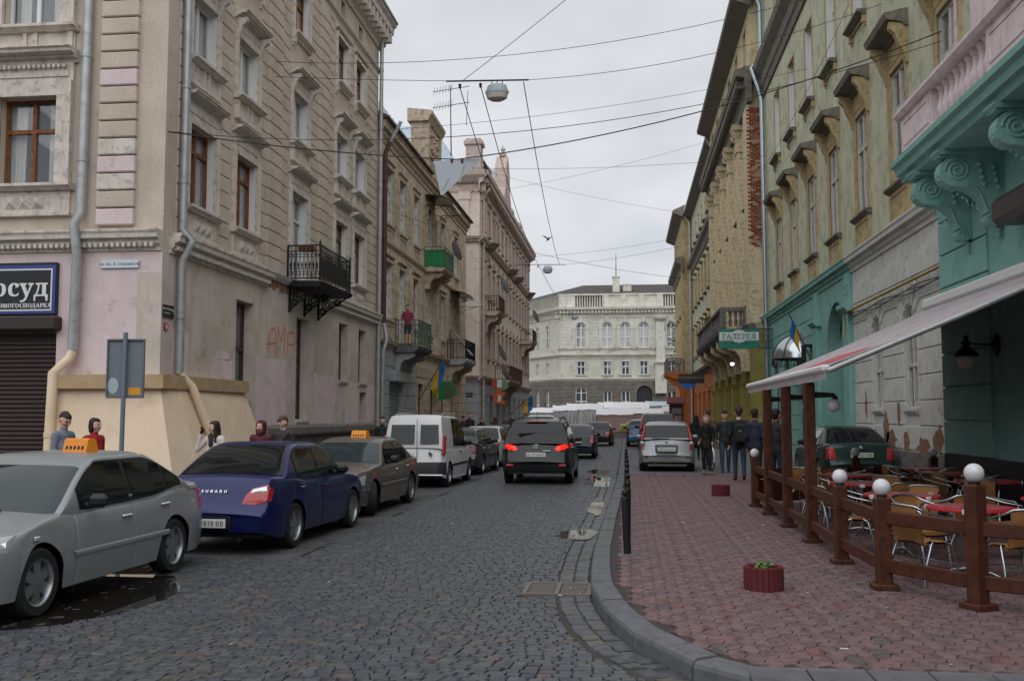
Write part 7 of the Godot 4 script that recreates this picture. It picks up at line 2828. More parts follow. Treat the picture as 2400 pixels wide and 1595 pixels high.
	# ---- further ahead
	var sk := {"L": 4.5, "W": 1.73, "wb": 2.51, "ro": 1.05, "R": 0.31, "H": 1.43, "D": [[0, 0.5], [0.04, 0.58], [0.1, 0.62], [0.14, 0.92], [0.25, 1.0], [0.8, 1.0], [1.4, 0.94], [2.9, 0.9], [3.3, 0.92], [4.0, 0.82], [4.35, 0.65], [4.5, 0.45]], "paint": paint(hx("142026"), 0.1), "cab": [[3.4, 0.9], [2.6, 1.36], [1.9, 1.42], [1.25, 1.37], [0.4, 1.0]], "side": [[2.0, 2.9], [1.1, 1.92]], "seams": [3.0, 1.96, 1.0], "handles": [2.1], "rf": 0.69, "tail": [[0.62, 0.66], [0.82, 0.66], [0.8, 0.98], [0.66, 0.96]], "tail_mat": M.red_lens}
	var sko := car("dark_green_liftback", "dark green liftback following the black sedan in the lane", Vector3(-2.15, 0, -43.8), N, sk)
	plate(sko, "", Vector3(-2.32, 0.74, 0), -N)
	var bk := ws.duplicate()
	bk.paint = paint(hx("0d0f13"), 0.0)
	var bks := car("black_sedan", "black sedan farthest along the lane near the lime car", Vector3(-1.65, 0, -61.0), N - 0.03, bk)
	plate(bks, "", Vector3(-2.2, 0.7, 0), -N)
	var lime := ws.duplicate()
	lime.paint = paint(hx("8f9a2a"), 0.1)
	car("lime_sedan", "lime green sedan parked across the end of the street", Vector3(1.5, 0.0, -96.0), 0.1, lime)
	var wv := {"L": 4.1, "W": 1.72, "wb": 2.69, "ro": 0.65, "R": 0.31, "H": 1.8, "D": van_D, "paint": paint(hx("c5cacc"), 0.0), "cab": [[3.3, 0.95], [2.55, 1.62], [2.1, 1.76], [0.8, 1.8], [0.22, 1.74], [0.05, 1.0]], "side": [[1.95, 2.85], [0.5, 1.88]], "seams": [2.95], "rf": 0.8, "rg": [1.0, 0], "cat": "van", "tail": [[0.74, 0.72], [0.82, 0.72], [0.8, 0.96], [0.74, 0.96]]}
	car("small_white_van", "small white van ahead of the black sport utility car", Vector3(-4.6, 0, -55.0), N, wv)
	var wv2 := wv.duplicate()
	wv2.paint = paint(hx("d9d9d6"), 0.0)
	car("white_minibus", "white minibus standing by the market stalls beside the pink house", Vector3(-8.8, 0.0, -99.0), -N + 0.4, wv2)
	# ---- on the right-hand pavement
	var kal := car("silver_hatchback", "silver hatchback parked on the pavement with tall red lamps", Vector3(1.28, 0.14, -31.85), N - 0.045, {"L": 3.85, "W": 1.7, "wb": 2.47, "ro": 0.66, "R": 0.29, "H": 1.5, "D": [[0, 0.45], [0.04, 0.52], [0.1, 0.58], [0.13, 0.9], [0.18, 0.96], [0.5, 0.97], [1.2, 0.93], [2.5, 0.9], [2.8, 0.92], [3.4, 0.84], [3.7, 0.65], [3.85, 0.45]], "paint": paint(hx("8f9395"), 0.45), "cab": [[2.9, 0.9], [2.2, 1.4], [1.6, 1.49], [0.6, 1.44], [0.34, 1.38], [0.14, 0.97]], "side": [[1.65, 2.5], [0.65, 1.58]], "seams": [2.6, 1.62, 0.7], "handles": [1.75], "rf": 0.71, "rb": 0.09, "rr": 0.45, "spokes": 5, "mirror": paint(hx("8f9395"), 0.45), "tail": [[0.66, 0.66], [0.79, 0.68], [0.77, 0.96], [0.67, 0.96]]})
	plate(kal, "АВ 5130 ВС", Vector3(-1.93, 0.68, 0), -N)
	kal_extras(kal)
	var vol := car("dark_estate", "dark estate car with tall red lamps ahead of the silver hatchback", Vector3(1.5, 0.14, -48.0), N, {"L": 4.8, "W": 1.89, "wb": 2.86, "ro": 1.0, "R": 0.36, "H": 1.78, "D": suv_D, "paint": paint(hx("1e2024"), 0.1), "cab": [[3.5, 1.02], [2.75, 1.62], [2.1, 1.76], [0.75, 1.74], [0.3, 1.66], [0.14, 1.08]], "side": [[2.2, 3.1], [1.3, 2.12]], "seams": [3.2, 2.16, 1.2], "rf": 0.74, "sill": 0.27, "tail": [[0.76, 0.8], [0.9, 0.8], [0.88, 1.08], [0.76, 1.08]]})
	var vl := MB.new()
	for sg: float in [1.0, -1.0]:
		vl.tube([Vector3(-2.36, 1.05, sg * 0.84), Vector3(-2.22, 1.4, sg * 0.78), Vector3(-2.1, 1.62, sg * 0.72)], 0.06, 6)
	part("taillight", vl, M.red_lens, vol)
	var bh := hb.duplicate()
	bh.paint = paint(hx("2f5a78"), 0.2)
	car("blue_hatchback", "blue hatchback at the kerb beyond the dark estate", Vector3(0.85, 0.14, -56.0), N, bh)
	# ---- green sedan by the cafe
	var op := car("green_sedan", "dark green sedan parked beside the white wall behind the cafe", Vector3(5.48, 0.14, -26.3), N + 0.03, {"L": 4.25, "W": 1.71, "wb": 2.61, "ro": 0.86, "R": 0.31, "H": 1.42, "D": [[0, 0.5], [0.04, 0.58], [0.09, 0.64], [0.12, 0.9], [0.2, 1.0], [0.32, 1.02], [0.7, 1.0], [1.3, 0.93], [2.8, 0.9], [3.1, 0.92], [3.8, 0.82], [4.1, 0.66], [4.25, 0.45]], "paint": paint(hx("16332e"), 0.15), "cab": [[3.15, 0.89], [2.4, 1.35], [1.8, 1.41], [1.2, 1.36], [0.55, 0.99]], "side": [[1.9, 2.75], [1.05, 1.84]], "seams": [2.85, 1.88, 0.95], "handles": [2.0, 1.15], "rf": 0.68, "tail": [[0.58, 0.64], [0.79, 0.64], [0.775, 0.94], [0.62, 0.94]]})
	plate(op, "ВС 7817 ВВ", Vector3(-2.135, 0.76, 0), -N)
	var od := MB.new()
	od.lathe([[0.03, 0], [0.042, 0.005], [0.042, 0.015], [0.03, 0.018]], 14, Vector3(-2.06, 0.93, 0), Basis(Vector3.BACK, PI / 2 - 0.3))
	od.box(Vector3(-2.075, 0.93, 0), Vector3(0.01, 0.012, 0.1), Basis(Vector3.RIGHT, 0.35))
	part("badge", od, M.chrome, op)

func van_back(t: Node) -> void:
	# rear doors, windows, rack
	var seam := MB.new()
	seam.box(Vector3(-1.915, 1.2, 0.1), Vector3(0.012, 1.1, 0.012))
	part("door_gap", seam, M.black_plastic, t)
	for q in [[-0.62, 0.02], [0.18, 0.66]]:
		var p := PackedVector2Array()
		for e in [[q[0], 1.12], [q[1], 1.12], [q[1] - 0.03, 1.6], [q[0] + 0.05, 1.6]]:
			p.append(Vector2(e[0], e[1]))
		var rows := []
		for k in 7:
			var y := lerpf(1.12, 1.6, k / 6.0)
			var row := PackedVector3Array()
			for i in 6:
				var z := lerpf(q[0], q[1], i / 5.0) * lerpf(1.0, 0.96, k / 6.0)
				row.append(Vector3(-1.925 + 0.2 * (y - 1.0) + 0.05 * z * z, y, z))
			rows.append(row)
		var mb := MB.new()
		mb.grid(rows, false, true)
		part("rear_window", mb, M.car_glass, t)
	for sg: float in [1.0, -1.0]:
		var lm := MB.new()
		lm.cbox(Vector3(-1.79, 1.08, sg * 0.775), Vector3(0.16, 0.5, 0.09), 0.03, Basis(Vector3.BACK, -0.12))
		part("taillight", lm, M.red_lens, t)
		var rk := MB.new()
		rk.tube([Vector3(-1.4, 1.83, sg * 0.6), Vector3(-1.25, 1.89, sg * 0.6), Vector3(0.4, 1.88, sg * 0.6), Vector3(0.55, 1.8, sg * 0.6)], 0.02, 6)
		part("roof_bar", rk, M.alu, t)
	var sl := MB.new()
	sl.cbox(Vector3(-1.7, 1.72, 0.0), Vector3(0.05, 0.035, 0.14), 0.012)
	part("brake_light", sl, M.dark_lens, t)
	var bd := MB.new()
	bd.tube([Vector3(-1.98, 0.33, -0.8), Vector3(-2.0, 0.33, 0.8)], 0.035, 7)
	part("step_bar", bd, M.alu, t)
	var sd := MB.new()
	sd.cbox(Vector3(-0.3, 0.22, 0.86), Vector3(1.6, 0.06, 0.06), 0.02)
	part("side_step", sd, M.alu, t)
	plate(t, "АМ", Vector3(-1.96, 0.86, -0.28), -PI / 2)
	var st := MB.new()
	st.cbox(Vector3(-1.862, 1.18, 0.52), Vector3(0.006, 0.07, 0.17), 0.003)
	part("sticker", st, sm(hx("d6a020"), 0.5), t)
	var bg := MB.new()
	bg.cbox(Vector3(-1.925, 0.86, 0.45), Vector3(0.012, 0.09, 0.11), 0.005, Basis(Vector3.RIGHT, PI / 4))
	part("badge", bg, M.chrome, t)

func suv_extras(t: Node) -> void:
	for sg: float in [1.0, -1.0]:
		var rk := MB.new()
		rk.tube([Vector3(-1.75, 1.68, sg * 0.6), Vector3(-1.5, 1.77, sg * 0.6), Vector3(0.2, 1.79, sg * 0.6), Vector3(0.5, 1.7, sg * 0.6)], 0.02, 6)
		part("roof_bar", rk, M.black_plastic, t)
		var rf := MB.new()
		rf.cbox(Vector3(-2.28, 0.52, sg * 0.7), Vector3(0.1, 0.06, 0.2), 0.02)
		part("reflector", rf, M.red_lens, t)
		var ex := MB.new()
		ex.lathe([[0.05, 0], [0.055, 0.01], [0.055, 0.15], [0.045, 0.15]], 14, Vector3(-2.2, 0.33, sg * 0.5), Basis(Vector3.BACK, -PI / 2) * Basis.from_scale(Vector3(1, 1, 1.5)))
		part("exhaust", ex, M.chrome, t)
		var wl := MB.new()
		wl.lathe([[0.0, 0.0], [0.055, 0.0], [0.06, 0.012], [0.0, 0.022]], 16, Vector3(-2.33, 1.01, sg * 0.73), Basis(Vector3.BACK, PI / 2))
		part("brake_bulb", wl, M.lit_lens, t)
	var b := MB.new()
	b.cbox(Vector3(-2.26, 0.62, 0), Vector3(0.06, 0.02, 1.5), 0.008)
	b.cbox(Vector3(-2.2, 0.4, 0), Vector3(0.1, 0.03, 1.4), 0.01)
	part("bumper_line", b, M.black_plastic, t)
	var hd := MB.new()
	hd.cbox(Vector3(-2.3, 0.9, 0.28), Vector3(0.04, 0.02, 0.22), 0.008)
	part("tailgate_handle", hd, M.chrome, t)
	var br := MB.new()
	br.cbox(Vector3(-1.98, 1.67, 0), Vector3(0.08, 0.03, 0.55), 0.01)
	part("brake_light", br, M.red_lens, t)
	var wi := MB.new()
	wi.cbox(Vector3(-2.2, 1.14, 0.12), Vector3(0.02, 0.02, 0.62), 0.006, Basis(Vector3.RIGHT, 0.06))
	part("wiper", wi, M.black_plastic, t)
	var an := MB.new()
	an.tube([Vector3(-1.7, 1.7, 0), Vector3(-1.95, 1.95, 0)], 0.008, 4)
	part("aerial", an, M.black_plastic, t)
	var em := MB.new()          # oval badge with a slanted letter
	var ring := []
	for k in 21:
		ring.append(Vector3(-2.285, 1.02 + 0.045 * sin(TAU * k / 20), 0.085 * cos(TAU * k / 20)))
	em.tube(ring, 0.008, 5)
	for z: float in [-0.035, 0.035]:
		em.tube([Vector3(-2.287, 0.985, z - 0.01), Vector3(-2.283, 1.055, z + 0.015)], 0.009, 5)
	em.tube([Vector3(-2.286, 1.015, -0.035), Vector3(-2.286, 1.025, 0.035)], 0.008, 5)
	part("badge", em, M.chrome, t)

func kal_extras(t: Node) -> void:
	for sg: float in [1.0, -1.0]:
		var lm := MB.new()
		lm.tube([Vector3(-1.79, 0.95, sg * 0.735), Vector3(-1.71, 1.15, sg * 0.69), Vector3(-1.58, 1.38, sg * 0.635)], 0.05, 7, 0.03)
		part("taillight", lm, M.red_lens, t)
		var cl := MB.new()
		cl.cbox(Vector3(-1.83, 0.86, sg * 0.73), Vector3(0.06, 0.1, 0.11), 0.02)
		part("reverse_light", cl, M.clear_lens, t)
		var rf := MB.new()
		rf.cbox(Vector3(-1.88, 0.48, sg * 0.62), Vector3(0.06, 0.045, 0.16), 0.015)
		part("reflector", rf, M.red_lens, t)
	var rc := MB.new()
	rc.cbox(Vector3(-1.885, 0.72, 0), Vector3(0.04, 0.22, 0.68), 0.015)
	part("plate_recess", rc, sm(hx("6f7375"), 0.4, 0.3), t)
	var wi := MB.new()
	wi.cbox(Vector3(-1.83, 1.0, -0.18), Vector3(0.02, 0.02, 0.5), 0.006)
	part("wiper", wi, M.black_plastic, t)
	var ex := MB.new()
	ex.tube([Vector3(-1.86, 0.24, -0.35), Vector3(-1.6, 0.26, -0.35)], 0.035, 8)
	part("exhaust", ex, M.rust_iron, t)
	var bg := MB.new()
	bg.lathe([[0.0, 0], [0.03, 0.0], [0.03, 0.012], [0.0, 0.014]], 12, Vector3(-1.855, 0.9, 0), Basis(Vector3.BACK, PI / 2))
	part("badge", bg, M.chrome, t)
# ---------------------------------------------------------------- cafe terrace
func cafe_fence() -> void:
	var t := thing("cafe_fence", "dark brown timber fence of the cafe terrace with globe lamps", "fence")
	var P := [[5.6, -7.6, 1.1, 0.4], [3.1, -9.3, 1.1, 0.5], [2.53, -10.25, 0.9, 0.0], [2.48, -11.95, 0.9, 0.0], [2.49, -13.85, 2.16, 0.0], [2.47, -15.7, 2.16, 0.0], [2.45, -17.6, 2.16, 0.0], [2.41, -19.1, 0.9, 0.0], [4.4, -19.75, 0.9, 0.0], [5.95, -20.1, 0.9, 0.0]]
	var y0 := 0.13
	for k in P.size():
		var q = P[k]
		var b := Basis(Vector3.UP, q[3])
		var mb := MB.new()
		mb.cbox(Vector3(0, q[2] / 2, 0), Vector3(0.142, q[2], 0.142), 0.012)
		var po := part("post", mb, M.oak, t, Transform3D(b, Vector3(q[0], y0, q[1])))
		var bs := MB.new()
		bs.cbox(Vector3(0, 0.025, 0), Vector3(0.24, 0.06, 0.24), 0.01)
		part("base_plate", bs, M.oak, po)
		if q[2] < 1.5:
			var gl := MB.new()
			var pr := []
			for i in 11:
				pr.append([0.087 * sin(PI * (0.12 + 0.88 * i / 10)), -0.087 * cos(PI * (0.12 + 0.88 * i / 10))])
			gl.lathe(pr, 20, Vector3(0, q[2] + 0.1, 0))
			part("globe_lamp", gl, M.globe, po)
			var co := MB.new()
			co.lathe([[0.05, 0], [0.05, 0.03], [0.04, 0.035]], 14, Vector3(0, q[2], 0))
			part("collar", co, M.black_plastic, po)
		else:
			var ar := MB.new()
			ar.ext(PackedVector2Array([Vector2(0.05, 2.04), Vector2(0.05, 1.95), Vector2(0.3, 1.96), Vector2(0.36, 1.92), Vector2(0.39, 1.95), Vector2(0.33, 2.02)]), -0.03, 0.03)
			part("lamp_arm", ar, M.black_plastic, po)
			var gl := MB.new()
			var pr := []
			for i in 11:
				pr.append([0.09 * sin(PI * i / 10), -0.09 * cos(PI * i / 10)])
			gl.lathe(pr, 20, Vector3(0.33, 1.85, 0))
			part("globe_lamp", gl, M.globe, po)
		if k == P.size() - 1:
			break
		var a := Vector3(q[0], 0, q[1])
		var c := Vector3(P[k + 1][0], 0, P[k + 1][1])
		var L := a.distance_to(c) - 0.1
		var dir := (c - a).normalized()
		for h in ([0.705, 0.235] if k < 7 else [0.62, 0.4, 0.2]):
			var rl := MB.new()
			rl.cbox(Vector3.ZERO, Vector3(L, 0.132 if k < 7 else 0.2, 0.05), 0.01)
			part("rail", rl, M.oak, t, Transform3D(Basis(Vector3.UP, atan2(-dir.z, dir.x)), (a + c) / 2 + Vector3(0, y0 + h, 0)))

func wicker() -> StandardMaterial3D:
	var size := 128
	var im := Image.create(size, size, false, Image.FORMAT_RGB8)
	for y in size:
		for x in size:
			var a := sin(TAU * x / 8.0) * (1.0 if (y / 8) % 2 == 0 else -1.0)
			var v := 0.8 + 0.2 * a + ((hash(Vector2i(x / 4, y / 8)) % 100) / 100.0 - 0.5) * 0.25
			im.set_pixel(x, y, Color(0.74 * v, 0.52 * v, 0.29 * v))
	var m := sm(Color.WHITE, 0.55)
	m.albedo_texture = ImageTexture.create_from_image(im)
	m.uv1_triplanar = true
	m.uv1_scale = Vector3.ONE * 6.0
	return m

func make_chair(label: String) -> Node3D:       # faces +z
	var t := thing("cafe_chair", label, "chair", Vector3.ZERO, 0.0, "wicker cafe chairs on the terrace")
	var seat := MB.new()
	var g := []
	for k in 15:
		var s := k / 14.0
		var z: float
		var y: float
		if s < 0.5:
			z = 0.2 - s * 0.76
			y = 0.445 - 0.03 * sin(s * PI * 2) + (-0.05 * pow(1.0 - s / 0.12, 2) if s < 0.12 else 0.0)
		else:
			var q := (s - 0.5) * 2
			z = -0.18 - 0.1 * q - 0.03 * sin(q * PI)
			y = 0.43 + 0.36 * pow(q, 0.85)
		var row := PackedVector3Array()
		for i in 9:
			var u := i / 4.0 - 1.0
			var w := 0.215 if s < 0.5 else 0.2
			row.append(Vector3(u * w, y + (0.012 * u * u if s < 0.5 else -0.02 * u * u), z + (0.03 * u * u if s > 0.55 else 0.0)))
		g.append(row)
	var up := []
	for r in g.slice(0, 8):
		up.append(r)
	var st := MB.new()
	st.grid(up, false, true)
	var dn := []
	for r: PackedVector3Array in up:
		var m := PackedVector3Array()
		for p in r:
			m.append(p - Vector3(0, 0.022, 0))
		dn.append(m)
	st.grid(dn, false, false)
	part("seat", st, M.wicker, t)
	var bk := MB.new()
	bk.grid(g.slice(7), false, true)
	var b2 := []
	for r: PackedVector3Array in g.slice(7):
		var m := PackedVector3Array()
		for p in r:
			m.append(p - Vector3(0, 0, 0.02))
		b2.append(m)
	bk.grid(b2, false, false)
	part("backrest", bk, M.wicker, t)
	for sg: float in [1.0, -1.0]:
		var fl := MB.new()
		fl.tube([Vector3(sg * 0.2, 0.43, 0.08), Vector3(sg * 0.235, 0.4, 0.14), Vector3(sg * 0.25, 0.2, 0.2), Vector3(sg * 0.26, 0.0, 0.23)], 0.013, 8)
		part("leg", fl, M.alu, t)
		var rl := MB.new()
		rl.tube([Vector3(sg * 0.2, 0.43, -0.06), Vector3(sg * 0.235, 0.4, -0.12), Vector3(sg * 0.25, 0.2, -0.2), Vector3(sg * 0.26, 0.0, -0.24)], 0.013, 8)
		part("leg", rl, M.alu, t)
		var am := MB.new()
		am.tube([Vector3(sg * 0.235, 0.4, 0.14), Vector3(sg * 0.26, 0.6, 0.22), Vector3(sg * 0.275, 0.66, 0.18), Vector3(sg * 0.27, 0.69, 0.0), Vector3(sg * 0.235, 0.745, -0.2), Vector3(sg * 0.18, 0.79, -0.27), Vector3(sg * 0.06, 0.8, -0.3), Vector3(0, 0.8, -0.302)], 0.013, 8)
		part("armrest", am, M.alu, t)
	var sp := MB.new()
	sp.tube([Vector3(-0.25, 0.2, 0.2), Vector3(0.25, 0.2, 0.2)], 0.009, 6)
	sp.tube([Vector3(-0.25, 0.2, -0.2), Vector3(0.25, 0.2, -0.2)], 0.009, 6)
	part("stretcher", sp, M.alu, t)
	return t

func make_table(label: String) -> Node3D:
	var t := thing("cafe_table", label, "table", Vector3.ZERO, 0.0, "round red cafe tables")
	var tp := MB.new()
	tp.lathe([[0.42, 0.71], [0.452, 0.712], [0.457, 0.725], [0.452, 0.74], [0.0, 0.742]], 36)
	part("tabletop", tp, sm(hx("bf2838"), 0.35), t)
	var pr := MB.new()
	pr.lathe([[0.39, 0.7425], [0.39, 0.7445], [0.0, 0.7445]], 30)
	part("print", pr, grime(301, hx("b04a55"), hx("9a4a50"), hx("c9b49c"), 0.36, 0.35, 0.8, 0.0, 0.0, 128), t)
	for k in 4:
		var cl := MB.new()
		cl.cbox(Vector3(0.45, 0.72, 0), Vector3(0.03, 0.05, 0.07), 0.006)
		part("clip", cl, M.white_paint, t, Transform3D(Basis(Vector3.UP, PI / 4 + k * PI / 2), Vector3.ZERO))
	var le := MB.new()
	le.tube([Vector3(0, 0.02, 0), Vector3(0, 0.72, 0)], 0.03, 10)
	part("column", le, M.alu, t)
	for k in 4:
		var f := MB.new()
		var a := Basis(Vector3.UP, k * PI / 2 + 0.5)
		f.tube([a * Vector3(0.02, 0.09, 0), a * Vector3(0.2, 0.06, 0), a * Vector3(0.32, 0.015, 0)], 0.022, 6, 0.014)
		part("foot", f, M.alu, t)
	return t

func cafe() -> void:
	M.wicker = wicker()
	cafe_fence()
	var T := [[3.66, -11.1], [3.38, -12.74], [3.4, -14.9], [3.7, -16.9], [3.5, -18.5], [5.5, -19.0], [5.4, -17.5], [5.4, -15.6], [5.1, -12.3]]
	var where := ["inside the fence corner post", "second from the fence corner", "behind the first tall post", "between the tall posts, set back from the rail", "in the far row by the end fence", "against the teal wall at the far end", "in the middle of the row by the teal wall", "under the wall lantern", "in the row by the wall, nearest its open end"]
	var t0: Node3D
	for k in T.size():
		var l: String = "red round cafe table " + where[k]
		var p := Vector3(T[k][0], 0.13, T[k][1])
		if k == 0:
			t0 = make_table(l)
			t0.position = p
			t0.rotation.y = 0.35
		else:
			dup(t0, p, 0.35 + k * 0.9, l)
	# table, direction from table to chair (degrees, 0 = towards +z), distance
	var C := [[0, 215, 0.62], [0, 300, 0.7], [0, 20, 0.66], [1, 40, 0.66], [1, 150, 0.66], [1, 250, 0.62], [2, 30, 0.64], [2, 140, 0.62], [2, 230, 0.6], [3, 60, 0.66], [3, 190, 0.6], [3, 300, 0.6], [4, 60, 0.62], [4, 330, 0.6], [5, 300, 0.62], [5, 20, 0.62], [6, 250, 0.64], [6, 330, 0.62], [6, 60, 0.6], [7, 240, 0.64], [7, 330, 0.62], [8, 250, 0.66], [8, 330, 0.64], [0, 95, 0.85]]
	var seen := {}
	var short := ["inside the fence corner", "second from the fence corner", "behind the first tall post", "between the tall posts", "by the end fence", "by the teal wall's far end", "mid row by the teal wall", "under the wall lantern", "at the row's open end"]
	var side := ["its back to the street", "turned to the wall", "pulled out a little", "pushed in close"]
	var c0: Node3D
	for k in C.size():
		var q = C[k]
		var a := deg_to_rad(q[1])
		var d := Vector3(sin(a), 0, cos(a))
		var p: Vector3 = Vector3(T[q[0]][0], 0.13, T[q[0]][1]) + d * q[2]
		if q[0] < 5:
			p.x = maxf(p.x, 2.92)
		var n: int = seen.get(q[0], 0)
		seen[q[0]] = n + 1
		var l: String = "wicker chair, %s, at the table %s" % [side[n], short[q[0]]]
		if k == 0:
			c0 = make_chair(l)
			c0.position = p
			c0.rotation.y = a + PI
		else:
			dup(c0, p, a + PI + rng.randf_range(-0.25, 0.25), l)
	# awning: front bar over the posts, cloth rising to the wall
	var aw := thing("awning", "pale stained awning with red print sloping from the teal wall", "awning")
	const AS := 0.43
	var z0 := -20.4
	var z1 := -12.6
	var g := []
	var g2 := []
	for i in 17:
		var x := lerpf(2.5, 6.08, i / 16.0)
		var row := PackedVector3Array()
		var row2 := PackedVector3Array()
		for j in 25:
			var z := lerpf(z0, z1, j / 24.0)
			var sag := -0.05 * sin(PI * i / 16.0) - 0.012 * sin(j * 1.3) * sin(PI * i / 16.0)
			row.append(Vector3(x, 2.46 + AS * (x - 2.5) + sag, z))
			row2.append(Vector3(x, 2.452 + AS * (x - 2.5) + sag, z))
		g.append(row)
		g2.append(row2)
	var cl := MB.new()
	cl.grid(g)
	cl.grid(g2, false, true)
	var cm := grime(311, hx("b8aeb0"), hx("aca0a2"), hx("8f7f80"), 0.3, 0.7, 1.6, 0.15, 0.0, 256)
	cm.backlight_enabled = true
	cm.backlight = Color(0.3, 0.28, 0.28)
	part("cloth", cl, cm, aw)
	var pr := MB.new()
	var band := []
	for i in 5:
		var x := 2.7 + 0.14 * i
		var row := PackedVector3Array()
		for j in 12:
			var z := lerpf(-15.6, -13.2, j / 11.0)
			row.append(Vector3(x, 2.467 + AS * (x - 2.5) - 0.05 * sin(PI * (x - 2.5) / 3.58), z))
		band.append(row)
	pr.grid(band)
	part("print", pr, sm(hx("b5545a"), 0.7), aw)
	var fb := MB.new()
	fb.cbox(Vector3(2.48, 2.43, (z0 + z1) / 2), Vector3(0.11, 0.1, z1 - z0 + 0.06), 0.03)
	part("front_bar", fb, M.white_paint, aw)
	var vl := MB.new()
	vl.ab(2.465, 2.475, 2.29, 2.39, z0, z1)
	part("valance", vl, cm, aw)
	for z: float in [z1 + 0.02, -16.5, z0 - 0.02]:
		var ar := MB.new()
		ar.tube([Vector3(2.5, 2.4, z), Vector3(4.2, 2.38 + AS * 1.7, z), Vector3(6.06, 2.4 + AS * 3.56, z)], 0.035, 8)
		part("arm", ar, M.zinc, aw)
	for z: float in [-13.85, -15.7, -17.6]:
		var po := MB.new()
		po.tube([Vector3(2.48, 2.27, z), Vector3(2.48, 2.43, z)], 0.025, 8)
		part("bracket", po, M.zinc, aw)
	var cs := MB.new()
	cs.cbox(Vector3(6.0, 2.5 + AS * 3.58, (z0 + z1) / 2), Vector3(0.2, 0.2, z1 - z0), 0.04)
	part("cassette", cs, M.white_paint, aw)

# ---------------------------------------------------------------- street furniture
func street_things() -> void:
	var bz := [-12.34, -13.98, -15.7, -17.4, -19.2, -21.1, -23.1, -25.2, -27.3]
	var words := ["nearest the drain grate, leaning a little", "second from the drain grate", "third from the drain grate", "fourth from the drain grate", "fifth from the drain grate", "sixth from the drain grate", "seventh from the drain grate", "eighth from the drain grate", "last before the cross kerb"]
	var b0: Node3D
	for k in bz.size():
		var l: String = "black iron kerb bollard " + words[k]
		var p := Vector3(0.0, 0.125, bz[k])
		if k == 0:
			b0 = thing("bollard", l, "bollard", p, 0.0, "bollards along the kerb")
			var po := MB.new()
			po.lathe([[0.046, 0.0], [0.046, 0.68], [0.03, 0.71], [0.022, 0.725]], 14)
			part("post", po, M.dark_iron, b0)
			var ba := MB.new()
			var pr := []
			for i in 9:
				pr.append([0.042 * sin(PI * i / 8), 0.762 - 0.042 * cos(PI * i / 8)])
			ba.lathe(pr, 14)
			part("ball", ba, M.dark_iron, b0)
			var fo := MB.new()
			fo.cbox(Vector3(0, 0.01, 0), Vector3(0.24, 0.025, 0.2), 0.006)
			part("footing", fo, M.kerb, b0)
			b0.rotation.z = 0.035
		else:
			var d := dup(b0, p, 0.0, l)
			d.rotation.z = rng.randf_range(-0.015, 0.015)
	for q in [[1.34, -10.1, "round red concrete planter with green leaves on the pavement", true], [2.0, -21.6, "round red concrete planter near the cafe fence end", false]]:
		var t := thing("planter", q[2], "planter", Vector3(q[0], 0.13, q[1]))
		t.scale = Vector3.ONE * 1.12
		for k in 20:
			var st := MB.new()
			st.cbox(Vector3(0.158, 0.1, 0), Vector3(0.03, 0.21, 0.05), 0.009)
			part("stave", st, M.planter_red, t, Transform3D(Basis(Vector3.UP, TAU * k / 20), Vector3.ZERO))
		var ri := MB.new()
		ri.lathe([[0.125, 0.0], [0.15, 0.0], [0.15, 0.195], [0.135, 0.2], [0.12, 0.17]], 24, Vector3.ZERO, Basis(), false)
		part("wall", ri, M.planter_red, t)
		var so := MB.new()
		so.lathe([[0.13, 0.14], [0.13, 0.16], [0.0, 0.17]], 20)
		part("soil", so, sm(hx("2e251e"), 1.0), t)
		if q[3]:
			var lf := MB.new()
			for k in 46:
				var a := rng.randf() * TAU
				var r := rng.randf() * 0.09
				var c := Vector3(cos(a) * r + 0.01, 0.18 + rng.randf() * 0.05, sin(a) * r)
				var b := Basis.from_euler(Vector3(rng.randf_range(-0.9, 0.9), rng.randf() * TAU, rng.randf_range(-0.6, 0.6)))
				var s := rng.randf_range(0.018, 0.034)
				lf.quad(c + b * Vector3(-s, 0, 0), c + b * Vector3(0, 0.004, s * 0.8), c + b * Vector3(s * 1.3, 0, 0), c + b * Vector3(0, 0.004, -s * 0.8))
			part("leaves", lf, sm(hx("5f7d34"), 0.6), t)
	# road sign seen from behind
	var s := thing("road_sign", "grey back of a rectangular road sign on a pole", "sign", Vector3(-7.7, 0.1, -14.3), 0.12)
	var po := MB.new()
	po.tube([Vector3(0, 0.05, -0.03), Vector3(0.02, 3.02, -0.03)], 0.035, 10)
	part("pole", po, sm(hx("6f7b83"), 0.5, 0.2), s)
	var bd := MB.new()
	bd.cbox(Vector3(0.02, 2.47, -0.09), Vector3(0.58, 0.92, 0.03), 0.012)
	var pl := part("plate", bd, sm(hx("6c757d"), 0.55), s)
	var ri := MB.new()
	for q in [[-0.27, -0.25, 2.02, 2.92], [0.29, 0.31, 2.02, 2.92], [-0.25, 0.29, 2.9, 2.92], [-0.25, 0.29, 2.02, 2.04]]:
		ri.ab(q[0], q[1], q[2], q[3], -0.08, -0.045)
	part("rim", ri, sm(hx("5f686f"), 0.5), pl)
	var sp := MB.new()
	sp.lathe([[0.0, 0.0], [0.085, 0.0], [0.085, 0.004], [0.0, 0.004]], 18, Vector3(-0.17, 2.2, -0.074), Basis(Vector3.RIGHT, PI / 2) * Basis.from_scale(Vector3(1, 1, 1.45)))
	part("paint_blot", sp, sm(hx("a9b1b6"), 0.7), pl)
	var ye := MB.new()
	ye.ab(0.07, 0.26, 2.06, 2.17, -0.075, -0.071)
	part("sticker", ye, sm(hx("d8951e"), 0.6), pl)
	bicycle()

